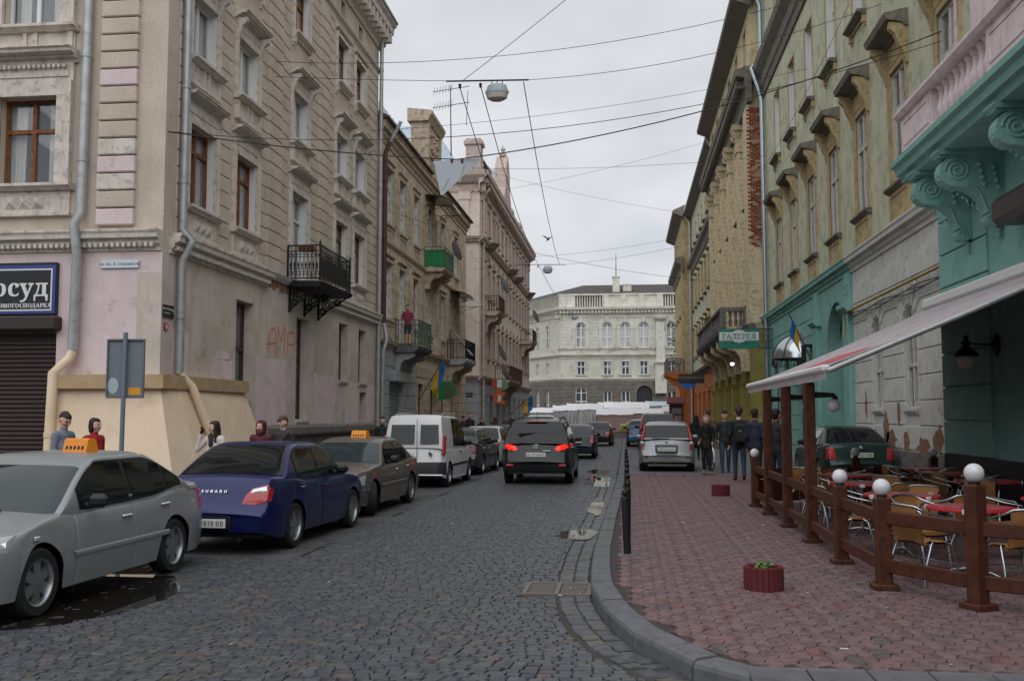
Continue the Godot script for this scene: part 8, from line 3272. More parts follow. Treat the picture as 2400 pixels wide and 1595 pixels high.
func bicycle() -> void:
	var t := thing("bicycle", "bicycle with white rear mudguard standing on the pavement", "bicycle", Vector3(2.55, 0.14, -31.4), PI / 2 + 0.12)
	for x: float in [-0.5, 0.52]:
		var w := Node3D.new()
		w.name = "wheel"
		t.add_child(w, true)
		w.position = Vector3(x, 0.34, 0)
		var ty := MB.new()
		var ring := []
		for k in 33:
			ring.append(Vector3(0.325 * cos(TAU * k / 32), 0.325 * sin(TAU * k / 32), 0))
		ty.tube(ring, 0.02, 6)
		part("tyre", ty, M.rubber, w)
		var sp := MB.new()
		for k in 18:
			sp.tube([Vector3.ZERO, Vector3(0.31 * cos(TAU * k / 18), 0.31 * sin(TAU * k / 18), 0)], 0.003, 3)
		part("spokes", sp, M.alu, w)
	var fr := MB.new()
	for q in [[Vector3(-0.5, 0.34, 0), Vector3(-0.05, 0.3, 0)], [Vector3(-0.05, 0.3, 0), Vector3(-0.2, 0.85, 0)], [Vector3(-0.5, 0.34, 0), Vector3(-0.17, 0.72, 0)], [Vector3(-0.05, 0.3, 0), Vector3(0.38, 0.75, 0)], [Vector3(-0.17, 0.72, 0), Vector3(0.38, 0.8, 0)], [Vector3(0.36, 0.95, 0), Vector3(0.52, 0.34, 0)]]:
		fr.tube(q, 0.018, 6)
	part("frame", fr, sm(hx("7d2a2a"), 0.4), t)
	var hb := MB.new()
	hb.tube([Vector3(0.3, 1.0, -0.28), Vector3(0.36, 1.02, 0), Vector3(0.3, 1.0, 0.28)], 0.013, 6)
	part("handlebar", hb, M.alu, t)
	var sd := MB.new()
	sd.cbox(Vector3(-0.22, 0.9, 0), Vector3(0.26, 0.06, 0.15), 0.025)
	part("saddle", sd, M.black_plastic, t)
	var mg := MB.new()
	var arc := []
	for k in 13:
		var a := PI * 0.2 + PI * 0.85 * k / 12
		arc.append(Vector3(-0.5 + 0.37 * cos(a), 0.34 + 0.37 * sin(a), 0))
	mg.tube(arc, 0.03, 6)
	part("mudguard", mg, M.white_paint, t)

# ---------------------------------------------------------------- signs and flags
func flag(p: Vector3, top: Vector3, label: String, s := 1.0) -> void:
	var t := thing("flag", label, "flag", p)
	var po := MB.new()
	po.tube([Vector3.ZERO, top], 0.022 * s, 6)
	part("pole", po, sm(hx("4a3a30"), 0.6), t)
	for h in 2:
		var g := []
		for i in 9:
			var u := i / 8.0
			var row := PackedVector3Array()
			for j in 4:
				var v := (h + j / 3.0) * 0.5
				var base := top * (1.0 - 0.42 * v)
				row.append(base + Vector3(0.1 * u * s + 0.06 * sin(u * 5.0 + v * 2.0), (-0.85 * u) * s + 0.05 * sin(u * 6), (0.16 * sin(u * 7.0 + v * 3.0)) * s * u))
			g.append(row)
		var mb := MB.new()
		mb.grid(g)
		part("cloth", mb, sm(hx("2a69a8") if h == 0 else hx("c9a22c"), 0.8), t)

func signs() -> void:
	# green gallery board on a scrolled arm
	var t := thing("gallery_sign", "green and white hanging shop board on a lattice arm", "sign", Vector3(5.08, 4.83, -45.0))
	var bd := MB.new()
	bd.cbox(Vector3(0, 0.44, 0), Vector3(1.78, 0.88, 0.12), 0.01)
	part("board", bd, sm(hx("1f7a66"), 0.4), t)
	var wb := MB.new()
	wb.ab(-0.87, 0.87, 0.36, 0.74, 0.058, 0.064)
	wb.lathe([[0.0, 0], [0.36, 0.0], [0.36, 0.004], [0.0, 0.004]], 28, Vector3(0, 0.55, 0.066), Basis(Vector3.RIGHT, PI / 2) * Basis.from_scale(Vector3(1, 1, 0.83)))
	part("panel", wb, M.white_paint, t)
	part("lettering", text_mesh("ГАЛЕРЕЯ", 0.24, 0.01, "Droid Serif"), sm(hx("1d6f5e"), 0.4), t, at(0, 0.55, 0.078))
	var sc := MB.new()
	for sg: float in [1.0, -1.0]:
		for q: float in [0.27, 0.83]:
			var p := []
			for k in 13:
				p.append(Vector3(sg * (0.05 + 0.03 * k), q + 0.025 * sin(k * 0.9), 0.07))
			sc.tube(p, 0.014, 5)
	part("ornament", sc, sm(hx("4d5a57"), 0.4), t)
	var ar := MB.new()
	ar.box(Vector3(0.95, 0.88, 0), Vector3(1.2, 0.04, 0.04))
	ar.box(Vector3(1.2, 0.0, 0), Vector3(0.7, 0.03, 0.03))
	for k in 7:
		ar.tube([Vector3(0.9 + k * 0.09, 0.0, 0), Vector3(1.05 + k * 0.09, 0.88, 0)], 0.01, 4)
		ar.tube([Vector3(1.05 + k * 0.09, 0.0, 0), Vector3(0.9 + k * 0.09, 0.88, 0)], 0.01, 4)
	part("arm", ar, M.dark_iron, t)
	# green arched shop board
	t = thing("arms_shop_sign", "green rounded projecting board with yellow upright lettering", "sign", Vector3(-9.4, 2.6, -47.5))
	var p := PackedVector2Array([Vector2(0.08, 0), Vector2(0.6, 0)])
	for k in 9:
		var a := -PI / 2 + PI * k / 8
		p.append(Vector2(0.62 + 0.44 * cos(a), 0.45 + 0.45 * sin(a)))
	p.append(Vector2(0.08, 0.9))
	bd = MB.new()
	bd.ext(p, -0.05, 0.05)
	part("board", bd, sm(hx("1f7040"), 0.45), t)
	for k in 5:
		part("lettering", text_mesh("ЗБРОЯ"[k], 0.125, 0.008, "Droid Sans", true), sm(hx("d8c22e"), 0.5), t, at(0.2, 0.8 - k * 0.175, 0.056))
	bd = MB.new()
	bd.ext(PackedVector2Array([Vector2(0.55, 0.12), Vector2(0.85, 0.1), Vector2(0.86, 0.35), Vector2(0.8, 0.62), Vector2(0.7, 0.78), Vector2(0.6, 0.6), Vector2(0.62, 0.35)]), 0.05, 0.056)
	part("picture", bd, sm(hx("5f4a2c"), 0.6), t)
	# plain orange and white cut-out board
	t = thing("cutout_sign", "orange and white cut-out board under striped panels on the pink house", "sign", Vector3(-9.1, 2.5, -66.0))
	bd = MB.new()
	bd.ext(PackedVector2Array([Vector2(0.2, 0.0), Vector2(0.5, 0.15), Vector2(0.9, 0.0), Vector2(1.0, 0.2), Vector2(0.75, 0.45), Vector2(1.0, 0.85), Vector2(0.7, 0.95), Vector2(0.5, 1.15), Vector2(0.3, 0.9), Vector2(0.1, 0.6), Vector2(0.3, 0.4)]), -0.03, 0.03)
	part("board", bd, sm(hx("c4552a"), 0.5), t)
	bd = MB.new()
	bd.ext(PackedVector2Array([Vector2(0.45, 0.25), Vector2(0.65, 0.25), Vector2(0.7, 0.6), Vector2(0.5, 0.75)]), 0.03, 0.036)
	part("panel", bd, M.white_paint, t)
	for k in 3:
		bd = MB.new()
		bd.ab(0.05 + k * 0.36, 0.37 + k * 0.36, 1.2, 1.75, -0.03, 0.03)
		part("stripe", bd, [sm(hx("b5403a"), 0.5), M.white_paint, sm(hx("6f8a6a"), 0.5)][k], t)
	bd = MB.new()
	bd.tube([Vector3(-0.3, 1.45, 0), Vector3(0.2, 1.45, 0)], 0.02, 5)
	bd.tube([Vector3(-0.3, 0.6, 0), Vector3(0.3, 0.6, 0)], 0.02, 5)
	part("arm", bd, M.dark_iron, t)
	# dark long board and a blue shape beyond it
	t = thing("dark_hanging_sign", "dark long hanging board on a scrolled arm by the olive arches", "sign", Vector3(4.3, 3.9, -66.0))
	bd = MB.new()
	bd.cbox(Vector3(0, 0.35, 0), Vector3(1.7, 0.6, 0.1), 0.02)
	part("board", bd, sm(hx("2b2622"), 0.5), t)
	part("lettering", text_mesh("МЕТАМОРФОЗИ", 0.15, 0.008), sm(hx("8d7f6a"), 0.5), t, at(0, 0.42, 0.055))
	bd = MB.new()
	bd.box(Vector3(0.9, 0.7, 0), Vector3(1.9, 0.04, 0.04))
	bd.tube([Vector3(1.8, 0.0, 0), Vector3(1.2, -0.3, 0), Vector3(0.8, 0.05, 0)], 0.02, 5)
	part("arm", bd, M.dark_iron, t)
	t = thing("blue_hanging_sign", "bright blue pointed hanging board with a pale ring", "sign", Vector3(4.7, 3.9, -78.0))
	bd = MB.new()
	bd.ext(PackedVector2Array([Vector2(-0.75, 0.5), Vector2(-0.2, 1.05), Vector2(0.4, 1.1), Vector2(0.75, 0.9), Vector2(0.8, 0.2), Vector2(0.1, -0.05), Vector2(-0.4, 0.2)]), -0.05, 0.05)
	part("board", bd, sm(hx("2560a8"), 0.4), t)
	bd = MB.new()
	var ring := []
	for k in 17:
		ring.append(Vector3(0.45 + 0.22 * cos(TAU * k / 16), 0.72 + 0.26 * sin(TAU * k / 16), 0.07))
	bd.tube(ring, 0.06, 6)
	part("ring", bd, sm(hx("c9bb96"), 0.5), t)
	bd = MB.new()
	bd.box(Vector3(0.9, 1.2, 0), Vector3(1.8, 0.05, 0.05))
	part("arm", bd, M.dark_iron, t)
	# flags
	flag(Vector3(-9.35, 2.4, -43.6), Vector3(1.25, 1.9, 0.6), "blue and yellow flag on a slanted pole on the tan house")
	flag(Vector3(-9.35, 2.0, -80.0), Vector3(1.7, 1.4, 0.3), "blue and yellow flag hung low on the pink house", 1.3)
	flag(Vector3(6.55, 3.65, -35.5), Vector3(-0.85, 1.75, 0.35), "blue and yellow flag leaning out from the teal wall")
	# back of a triangular sign slung on the wires
	t = thing("hanging_triangle_sign", "pale back of a triangular sign slung from the cables", "sign", Vector3(-3.5, 7.12, -20.0), 0.25)
	bd = MB.new()
	var q := PackedVector2Array()
	for c in [[Vector2(-0.46, 0.0), 200], [Vector2(-0.3, -0.66), 270], [Vector2(0.46, 0.08), 20]]:
		for k in 5:
			var a := deg_to_rad(c[1] - 60 + k * 30)
			q.append(c[0] + Vector2(cos(a), sin(a)) * 0.035)
	bd.ext(q, -0.012, 0.012)
	part("plate", bd, sm(hx("aab2b9"), 0.5), t)
	bd = MB.new()
	bd.box(Vector3(-0.22, -0.45, 0.016), Vector3(0.02, 0.3, 0.006), Basis(Vector3.BACK, -0.5))
	bd.box(Vector3(0.12, -0.22, 0.016), Vector3(0.03, 0.4, 0.006), Basis(Vector3.BACK, -0.25))
	part("rail", bd, sm(hx("a39a7e"), 0.6), t)
	bd = MB.new()
	for x: float in [-0.1, 0.12]:
		bd.cbox(Vector3(x, 0.05, 0.01), Vector3(0.05, 0.09, 0.05), 0.01)
	part("clamp", bd, M.rust_iron, t)

# ---------------------------------------------------------------- overhead lines
func wire(a: Vector3, b: Vector3, sag: float, label: String, r := 0.008) -> void:
	var p := []
	for k in 25:
		var u := k / 24.0
		p.append(a.lerp(b, u) - Vector3(0, 4.0 * sag * u * (1.0 - u), 0))
	var mb := MB.new()
	mb.tube(p, r, 5)
	solo("overhead_cable", mb, M.black_plastic, label, "cable", Vector3.ZERO, 0.0, "cables over the street")

func hanging_lamp(p: Vector3, label: String, bar: float) -> void:
	var t := thing("hanging_street_lamp", label, "lamp", p)
	var b := MB.new()
	b.tube([Vector3(-bar * 0.62, 0.35, 0), Vector3(bar * 0.38, 0.3, 0)], 0.022, 6)
	for x: float in [-0.14, 0.0, 0.14]:
		b.tube([Vector3(x, 0.2, 0), Vector3(x, 0.33, 0)], 0.012, 5)
	part("bar", b, M.dark_iron, t)
	var h := MB.new()
	h.lathe([[0.31, -0.03], [0.315, 0.0], [0.29, 0.05], [0.25, 0.17], [0.2, 0.2], [0.0, 0.21]], 18, Vector3.ZERO, Basis.from_scale(Vector3(1, 1, 0.7)))
	part("housing", h, sm(hx("8f9ca3"), 0.45), t)
	var g := MB.new()
	g.lathe([[0.0, -0.24], [0.15, -0.23], [0.26, -0.17], [0.3, -0.03]], 18, Vector3.ZERO, Basis.from_scale(Vector3(1, 1, 0.7)), false)
	part("glass_bowl", g, sm(hx("b9b4ae"), 0.15), t)
	for x in [-bar * 0.45, -bar * 0.2]:
		var i := MB.new()
		i.lathe([[0.0, -0.09], [0.045, -0.06], [0.03, -0.02], [0.05, 0.02], [0.0, 0.06]], 8, Vector3(x, 0.22, 0))
		part("insulator", i, M.dark_iron, t)

func wires() -> void:
	hanging_lamp(Vector3(-3.3, 10.3, -25), "grey street lamp hung on cables beside the beige corner house", 2.2)
	hanging_lamp(Vector3(-4.75, 10.8, -60), "grey street lamp hung on cables before the pink house", 3.0)
	hanging_lamp(Vector3(-4.77, 11.0, -92), "grey street lamp hung on cables near the palace corner", 2.6)
	wire(Vector3(-9.5, 10.98, -25), Vector3(-4.66, 10.66, -25), 0.02, "cable from the beige house to the near street lamp bar")
	wire(Vector3(-2.46, 10.6, -25), Vector3(6.5, 12.2, -25), 0.35, "cable from the near street lamp bar to the green house")
	wire(Vector3(-9.5, 11.4, -25), Vector3(6.5, 12.9, -25), 0.75, "thin cable above the near street lamp")
	wire(Vector3(-4.2, 10.66, -25), Vector3(6.45, 17.2, -20), 0.3, "cable rising from the near lamp towards the green house roof")
	wire(Vector3(-4.3, 10.5, -25), Vector3(-6.2, 11.1, -60), 0.6, "lengthwise cable on the pink house side of the lamps", 0.013)
	wire(Vector3(-3.74, 10.5, -25), Vector3(-5.3, 11.1, -60), 0.6, "lengthwise cable between the outer two", 0.013)
	wire(Vector3(-2.6, 10.55, -25), Vector3(-4.0, 11.1, -60), 0.6, "lengthwise cable passing over the near lamp", 0.013)
	wire(Vector3(-5.3, 11.1, -60), Vector3(-4.9, 11.3, -92), 0.5, "lengthwise cable onward to the far lamp", 0.015)
	wire(Vector3(-10.55, 7.9, -18.9), Vector3(-3.5, 7.2, -20), 0.12, "doubled cable from the corner quoins to the triangular sign", 0.013)
	wire(Vector3(-3.5, 7.2, -20), Vector3(6.5, 9.7, -20.5), 0.35, "doubled cable from the triangular sign to the green house", 0.013)
	wire(Vector3(-10.55, 7.85, -18.9), Vector3(6.5, 9.5, -20.5), 1.0, "lower strand of the doubled cable by the triangular sign")
	wire(Vector3(-9.5, 12.4, -35), Vector3(6.5, 14.1, -35), 0.35, "thin cable crossing before the tan house")
	wire(Vector3(-9.5, 13.6, -45), Vector3(6.5, 13.6, -45), 0.3, "level cable crossing above the green balcony")
	wire(Vector3(-9.5, 15.6, -60), Vector3(6.0, 18.8, -60), 0.3, "thin cable rising to the ochre house cornice")
	wire(Vector3(-9.5, 18.2, -64), Vector3(6.0, 14.6, -64), 0.3, "thin cable falling to the ochre house wall")
	wire(Vector3(-9.5, 11.6, -60), Vector3(6.0, 13.2, -60), 0.5, "upper cable holding the middle street lamp")
	wire(Vector3(-9.5, 10.9, -60), Vector3(-6.6, 11.1, -60), 0.02, "short cable from the pink house to the middle lamp")
	wire(Vector3(-3.6, 11.1, -60), Vector3(6.0, 12.7, -60), 0.2, "cable from the middle lamp to the ochre house")
	wire(Vector3(-9.5, 11.4, -92), Vector3(6.5, 12.0, -92), 0.6, "cable holding the far street lamp")
	wire(Vector3(-9.45, 10.0, -38), Vector3(6.3, 8.0, -47), 0.6, "cable slanting from the tan house to the ochre balcony")
	wire(Vector3(-9.45, 8.7, -38), Vector3(-9.0, 7.5, -62), 0.3, "cable running along the tan house")
	wire(Vector3(6.4, 13.5, -28), Vector3(6.4, 13.3, -47), 0.3, "cable along the green house front")
	var b := thing("bird", "small dark bird flying over the street", "bird", Vector3(-4.72, 12.7, -60), 0.6)
	var mb := MB.new()
	mb.lathe([[0.0, -0.22], [0.03, -0.16], [0.07, -0.02], [0.06, 0.1], [0.035, 0.15], [0.04, 0.2], [0.0, 0.26]], 8, Vector3.ZERO, Basis(Vector3.RIGHT, 1.2))
	part("body", mb, sm(hx("3a3a40"), 0.8), b)
	for sg: float in [1.0, -1.0]:
		var w := MB.new()
		w.quad(Vector3(0, 0.02, 0.08), Vector3(sg * 0.2, 0.16, 0.05), Vector3(sg * 0.42, 0.2, -0.08), Vector3(sg * 0.15, 0.1, -0.1))
		w.tri(Vector3(0, 0.02, 0.08), Vector3(sg * 0.15, 0.1, -0.1), Vector3(0, 0.02, -0.08))
		part("wing", w, sm(hx("4a4a50"), 0.8), b)
# ---------------------------------------------------------------- people: a smooth field around bones, meshed as one surface
class Field:
	var o: Vector3; var c: float; var nx: int; var ny: int; var nz: int
	var f := PackedFloat32Array(); var id := PackedByteArray()
	func _init(lo: Vector3, hi: Vector3, cell: float) -> void:
		o = lo; c = cell
		nx = int((hi.x - lo.x) / c) + 2; ny = int((hi.y - lo.y) / c) + 2; nz = int((hi.z - lo.z) / c) + 2
		f.resize(nx * ny * nz); f.fill(9.0)
		id.resize(nx * ny * nz)
	func bone(a: Vector3, b: Vector3, ra: float, rb: float, col: int, k := 0.03, flat := 1.0) -> void:   # flat < 1 squeezes front to back
		var r := maxf(ra, rb) + c * 2 + k
		var lo := (Vector3(minf(a.x, b.x), minf(a.y, b.y), minf(a.z, b.z)) - Vector3.ONE * r - o) / c
		var hi := (Vector3(maxf(a.x, b.x), maxf(a.y, b.y), maxf(a.z, b.z)) + Vector3.ONE * r - o) / c
		var ab := b - a
		var L := maxf(ab.length_squared(), 1e-8)
		for z in range(maxi(0, int(lo.z)), mini(nz, int(hi.z) + 1)):
			for y in range(maxi(0, int(lo.y)), mini(ny, int(hi.y) + 1)):
				for x in range(maxi(0, int(lo.x)), mini(nx, int(hi.x) + 1)):
					var p := o + Vector3(x, y, z) * c - a
					var t := clampf(p.dot(ab) / L, 0, 1)
					var q := p - ab * t
					q.z /= flat
					var d := q.length() - lerpf(ra, rb, t)
					var i := (z * ny + y) * nx + x
					var e := f[i]
					if d < e:
						id[i] = col
					var h := clampf(0.5 + 0.5 * (e - d) / k, 0, 1)
					f[i] = lerpf(e, d, h) - k * h * (1.0 - h)
	func mesh_into(mb: MB, cols: Array) -> void:
		var ix := {}
		var vs := PackedVector3Array(); var cs := PackedColorArray()
		var off := [0, 1, nx, nx + 1, nx * ny, nx * ny + 1, nx * ny + nx, nx * ny + nx + 1]
		var E := [[0, 1], [2, 3], [4, 5], [6, 7], [0, 2], [1, 3], [4, 6], [5, 7], [0, 4], [1, 5], [2, 6], [3, 7]]
		for z in nz - 1:
			for y in ny - 1:
				var base := (z * ny + y) * nx
				for x in nx - 1:
					var i := base + x
					if absf(f[i]) > c * 2.0:
						continue
					var m := 0
					for k in 8:
						if f[i + off[k]] < 0:
							m += 1
					if m == 0 or m == 8:
						continue
					var s := Vector3.ZERO
					var n := 0
					for e in E:
						var a := f[i + off[e[0]]]
						var b := f[i + off[e[1]]]
						if (a < 0) != (b < 0):
							var t := a / (a - b)
							var p := Vector3(e[0] & 1, (e[0] >> 1) & 1, e[0] >> 2)
							var q := Vector3(e[1] & 1, (e[1] >> 1) & 1, e[1] >> 2)
							s += p.lerp(q, t)
							n += 1
					ix[i] = vs.size()
					vs.append(o + (Vector3(x, y, z) + s / n) * c)
					cs.append(cols[id[i]])
		var ns := PackedVector3Array()
		ns.resize(vs.size())
		var quads := []
		for i: int in ix:
			for ax in 3:
				var st: int = [1, nx, nx * ny][ax]
				var u: int = [nx, nx * ny, 1][ax]
				var w: int = [nx * ny, 1, nx][ax]
				if (f[i] < 0) == (f[i + st] < 0):
					continue
				if not (ix.has(i - u) and ix.has(i - w) and ix.has(i - u - w)):
					continue
				var q := [ix[i], ix[i - u], ix[i - u - w], ix[i - w]]
				if f[i] > 0:
					q.reverse()
				quads.append(q)
				var m := (vs[q[1]] - vs[q[0]]).cross(vs[q[2]] - vs[q[0]])
				for k in q:
					ns[k] += m
		for q in quads:
			for tr in [[0, 1, 2], [0, 2, 3]]:
				for k in [tr[0], tr[2], tr[1]]:
					mb.v.append(vs[q[k]])
					mb.n.append(ns[q[k]].normalized())
					mb.c.append(cs[q[k]])

func lin(s: String) -> Color:
	return hx(s).srgb_to_linear()

# faces +z. o: h, top, legs, skin, shoe, hair colours; step, arms, coat, extras
func person(label: String, pos: Vector3, yaw: float, o: Dictionary) -> Node3D:
	var t := thing("person", label, "person", pos, yaw)
	var h: float = o.get("h", 1.7)
	var w: float = o.get("w", 1.0)
	var cols := [lin(o.get("skin", "cfa48e")), lin(o.get("top", "2a2d33")), lin(o.get("legs", "2b3140")), lin(o.get("shoe", "1e1c1b")), lin(o.get("scarf", "222222")), lin(o.get("lips", "8d4a45")), lin("241c18"), lin(o.get("shirt", "b8b8b8"))]
	var cell: float = o.get("cell", 0.019)
	var F := Field.new(Vector3(-0.5, 0, -0.5) * Vector3(1, 1, 1), Vector3(0.5, h * 0.9, 0.5), cell)
	var step: float = o.get("step", 0.0)
	var hip := h * 0.52
	var coat: float = o.get("coat", 0.47) * h        # lower hem of the jacket
	# legs
	var low: float = o.get("from", 0.0)
	if low < 0.4:
		for sg: float in [1.0, -1.0]:
			var a := Vector3(sg * 0.085 * w, hip, 0)
			var sw := step * sg
			var k := Vector3(sg * 0.09 * w, h * 0.285, sw * 0.5 + (0.05 if sw != 0 else 0.01))
			var e := Vector3(sg * 0.085 * w, h * 0.055 + (0.04 if sw < 0 else 0.0), sw)
			var bare: bool = o.get("bare", false)
			F.bone(a, k, 0.088 * w, 0.06 * w, 2, 0.03)
			F.bone(k, e, 0.06 * w, 0.042 * w, 0 if bare else 2, 0.02)
			F.bone(e + Vector3(0, -0.03, -0.02), e + Vector3(0.01 * sg, -h * 0.055 + 0.042 + (0.0 if sw >= 0 else -0.02), 0.13), 0.045, 0.036, 3, 0.02)
	# trunk
	var tw := 0.135 * w
	F.bone(Vector3(-0.05 * w, hip, 0), Vector3(0.05 * w, hip, 0), 0.125 * w, 0.125 * w, 2 if coat > hip else 1, 0.04, 0.85)
	F.bone(Vector3(0, coat + 0.1, 0), Vector3(0, h * 0.66, 0.0), tw + 0.02 + o.get("flare", 0.0), tw + 0.012, 1, 0.04, 0.82)
	F.bone(Vector3(0, h * 0.66, 0.0), Vector3(0, h * 0.77, 0.0), tw + 0.012, 0.13 * w, 1, 0.05, 0.8)
	F.bone(Vector3(-0.12 * w, h * 0.79, -0.01), Vector3(0.12 * w, h * 0.79, -0.01), 0.07, 0.07, 1, 0.05)
	F.bone(Vector3(0, h * 0.8, -0.01), Vector3(0, h * 0.85, 0.0), 0.075, 0.058, 1 if not o.get("open", false) else 7, 0.03)
	F.bone(Vector3(0, h * 0.83, 0), Vector3(0, h * 0.89, 0.01), 0.052, 0.05, 0, 0.02)
	if o.has("scarf"):
		F.bone(Vector3(-0.05, h * 0.822, 0.02), Vector3(0.05, h * 0.822, 0.02), 0.07, 0.07, 4, 0.03)
		F.bone(Vector3(0, h * 0.80, 0.08), Vector3(0.01, h * 0.73, 0.12), 0.06, 0.045, 4, 0.03)
	# arms: elbow and wrist relative to the shoulder
	var arms: Array = o.get("arms", [[Vector3(0.05, -0.27, -0.03), Vector3(0.06, -0.5, 0.06)], [Vector3(-0.05, -0.27, -0.03), Vector3(-0.06, -0.5, 0.06)]])
	var mb := MB.new()
	mb.usec = true
	for k in 2:
		var sg := 1.0 if k == 0 else -1.0
		var s := Vector3(sg * 0.165 * w, h * 0.795, -0.01)
		var e: Vector3 = s + arms[k][0] * h / 1.7
		var wr: Vector3 = s + arms[k][1] * h / 1.7
		F.bone(s, e, 0.066 * w, 0.052 * w, 1, 0.03)
		F.bone(e, wr, 0.052 * w, 0.038 * w, 1 if not o.get("short", false) else 0, 0.02)
		if wr.y > low * h:
			hand(mb, wr, (wr - e).normalized(), sg, cols[0] if not o.get("gloves", false) else lin("222022"), o.get("fine", 0.009))
	F.mesh_into(mb, cols)
	# head
	var hc := Vector3(0, h * 0.93, 0.02)
	var tilt: Vector3 = o.get("look", Vector3.ZERO)      # x: nod, y: turn
	var B := Basis(Vector3.UP, tilt.y) * Basis(Vector3.RIGHT, tilt.x)
	var H := Field.new(hc - Vector3.ONE * 0.2, hc + Vector3.ONE * 0.2, o.get("fine", 0.009))
	var s := h / 1.72
	var P := func(x: float, y: float, z: float) -> Vector3: return hc + B * (Vector3(x, y, z) * s)
	H.bone(P.call(0, 0.035, -0.025), P.call(0, 0.03, 0.02), 0.084 * s, 0.08 * s, 0, 0.02)
	H.bone(P.call(0, -0.03, 0.03), P.call(0, -0.075, 0.05), 0.062 * s, 0.04 * s, 0, 0.03)
	H.bone(P.call(-0.03, -0.02, 0.045), P.call(0.03, -0.02, 0.045), 0.045 * s, 0.045 * s, 0, 0.02)
	H.bone(P.call(0, 0.015, 0.098), P.call(0, -0.02, 0.115), 0.01 * s, 0.015 * s, 0, 0.012)
	H.bone(P.call(0, -0.08, -0.02), hc + Vector3(0, -0.17, -0.02), 0.05 * s, 0.05 * s, 0, 0.02)
	for sg: float in [1.0, -1.0]:
		H.bone(P.call(sg * 0.082, 0.01, -0.005), P.call(sg * 0.084, -0.025, -0.002), 0.017 * s, 0.012 * s, 0, 0.006)
		H.bone(P.call(sg * 0.033, 0.012, 0.092), P.call(sg * 0.034, 0.012, 0.093), 0.011 * s, 0.011 * s, 6, 0.004)
		H.bone(P.call(sg * 0.02, 0.033, 0.096), P.call(sg * 0.05, 0.035, 0.086), 0.006 * s, 0.005 * s, 6, 0.004)
	H.bone(P.call(-0.02, -0.052, 0.095), P.call(0.02, -0.052, 0.095), 0.009 * s, 0.009 * s, 5, 0.004)
	H.mesh_into(mb, cols)
	var m := sm(Color.WHITE, 0.75)
	m.vertex_color_use_as_albedo = true
	part("body", mb, m, t)
	# hair, cap or hood
	var G := Field.new(hc - Vector3(0.2, 0.5, 0.22), hc + Vector3(0.2, 0.2, 0.2), 0.011)
	var kind: int = o.get("cut", 0)
	if kind == 3:            # hood
		G.bone(P.call(0, 0.05, -0.04), P.call(0, 0.0, -0.04), 0.105 * s, 0.105 * s, 0, 0.03)
		G.bone(P.call(0, 0.1, 0.03), P.call(0, 0.09, 0.05), 0.055 * s, 0.04 * s, 0, 0.03)
		for sg: float in [1.0, -1.0]:
			G.bone(P.call(sg * 0.07, 0.06, 0.03), P.call(sg * 0.07, -0.1, 0.03), 0.035 * s, 0.035 * s, 0, 0.03)
		G.bone(P.call(0, -0.09, -0.03), P.call(0, -0.13, 0.02), 0.1 * s, 0.09 * s, 0, 0.04)
	else:
		G.bone(P.call(0, 0.062, -0.035), P.call(0, 0.07, 0.02), 0.088 * s, 0.07 * s, 0, 0.02)
		G.bone(P.call(0, 0.02, -0.05), P.call(0, -0.03, -0.055), 0.075 * s, 0.055 * s, 0, 0.02)
		if kind == 1:        # bob
			G.bone(P.call(0, -0.02, -0.05), P.call(0, -0.08, -0.05), 0.085 * s, 0.075 * s, 0, 0.02)
			for sg: float in [1.0, -1.0]:
				G.bone(P.call(sg * 0.075, 0.05, 0.0), P.call(sg * 0.075, -0.07, -0.01), 0.03 * s, 0.03 * s, 0, 0.02)
		elif kind == 2:      # long
			for sg: float in [1.0, -1.0]:
				G.bone(P.call(sg * 0.07, 0.06, 0.01), P.call(sg * 0.1, -0.28, 0.01), 0.034 * s, 0.032 * s, 0, 0.02)
			G.bone(P.call(0, -0.02, -0.06), P.call(0, -0.3, -0.09), 0.08 * s, 0.075 * s, 0, 0.03)
		elif kind == 4:      # peaked cap
			G.bone(P.call(0, 0.08, -0.03), P.call(0, 0.085, 0.03), 0.085 * s, 0.07 * s, 0, 0.02)
			G.bone(P.call(-0.04, 0.062, 0.12), P.call(0.04, 0.062, 0.12), 0.022 * s, 0.022 * s, 0, 0.03)
		elif kind == 5:      # knitted cap
			G.bone(P.call(0, 0.075, -0.03), P.call(0, 0.06, 0.02), 0.094 * s, 0.086 * s, 0, 0.02)
	var hm := MB.new()
	hm.usec = true
	G.mesh_into(hm, [lin(o.get("hair", "2b1f1a"))])
	part("cap" if kind > 3 else ("hood" if kind == 3 else "hair"), hm, m, t)
	return t

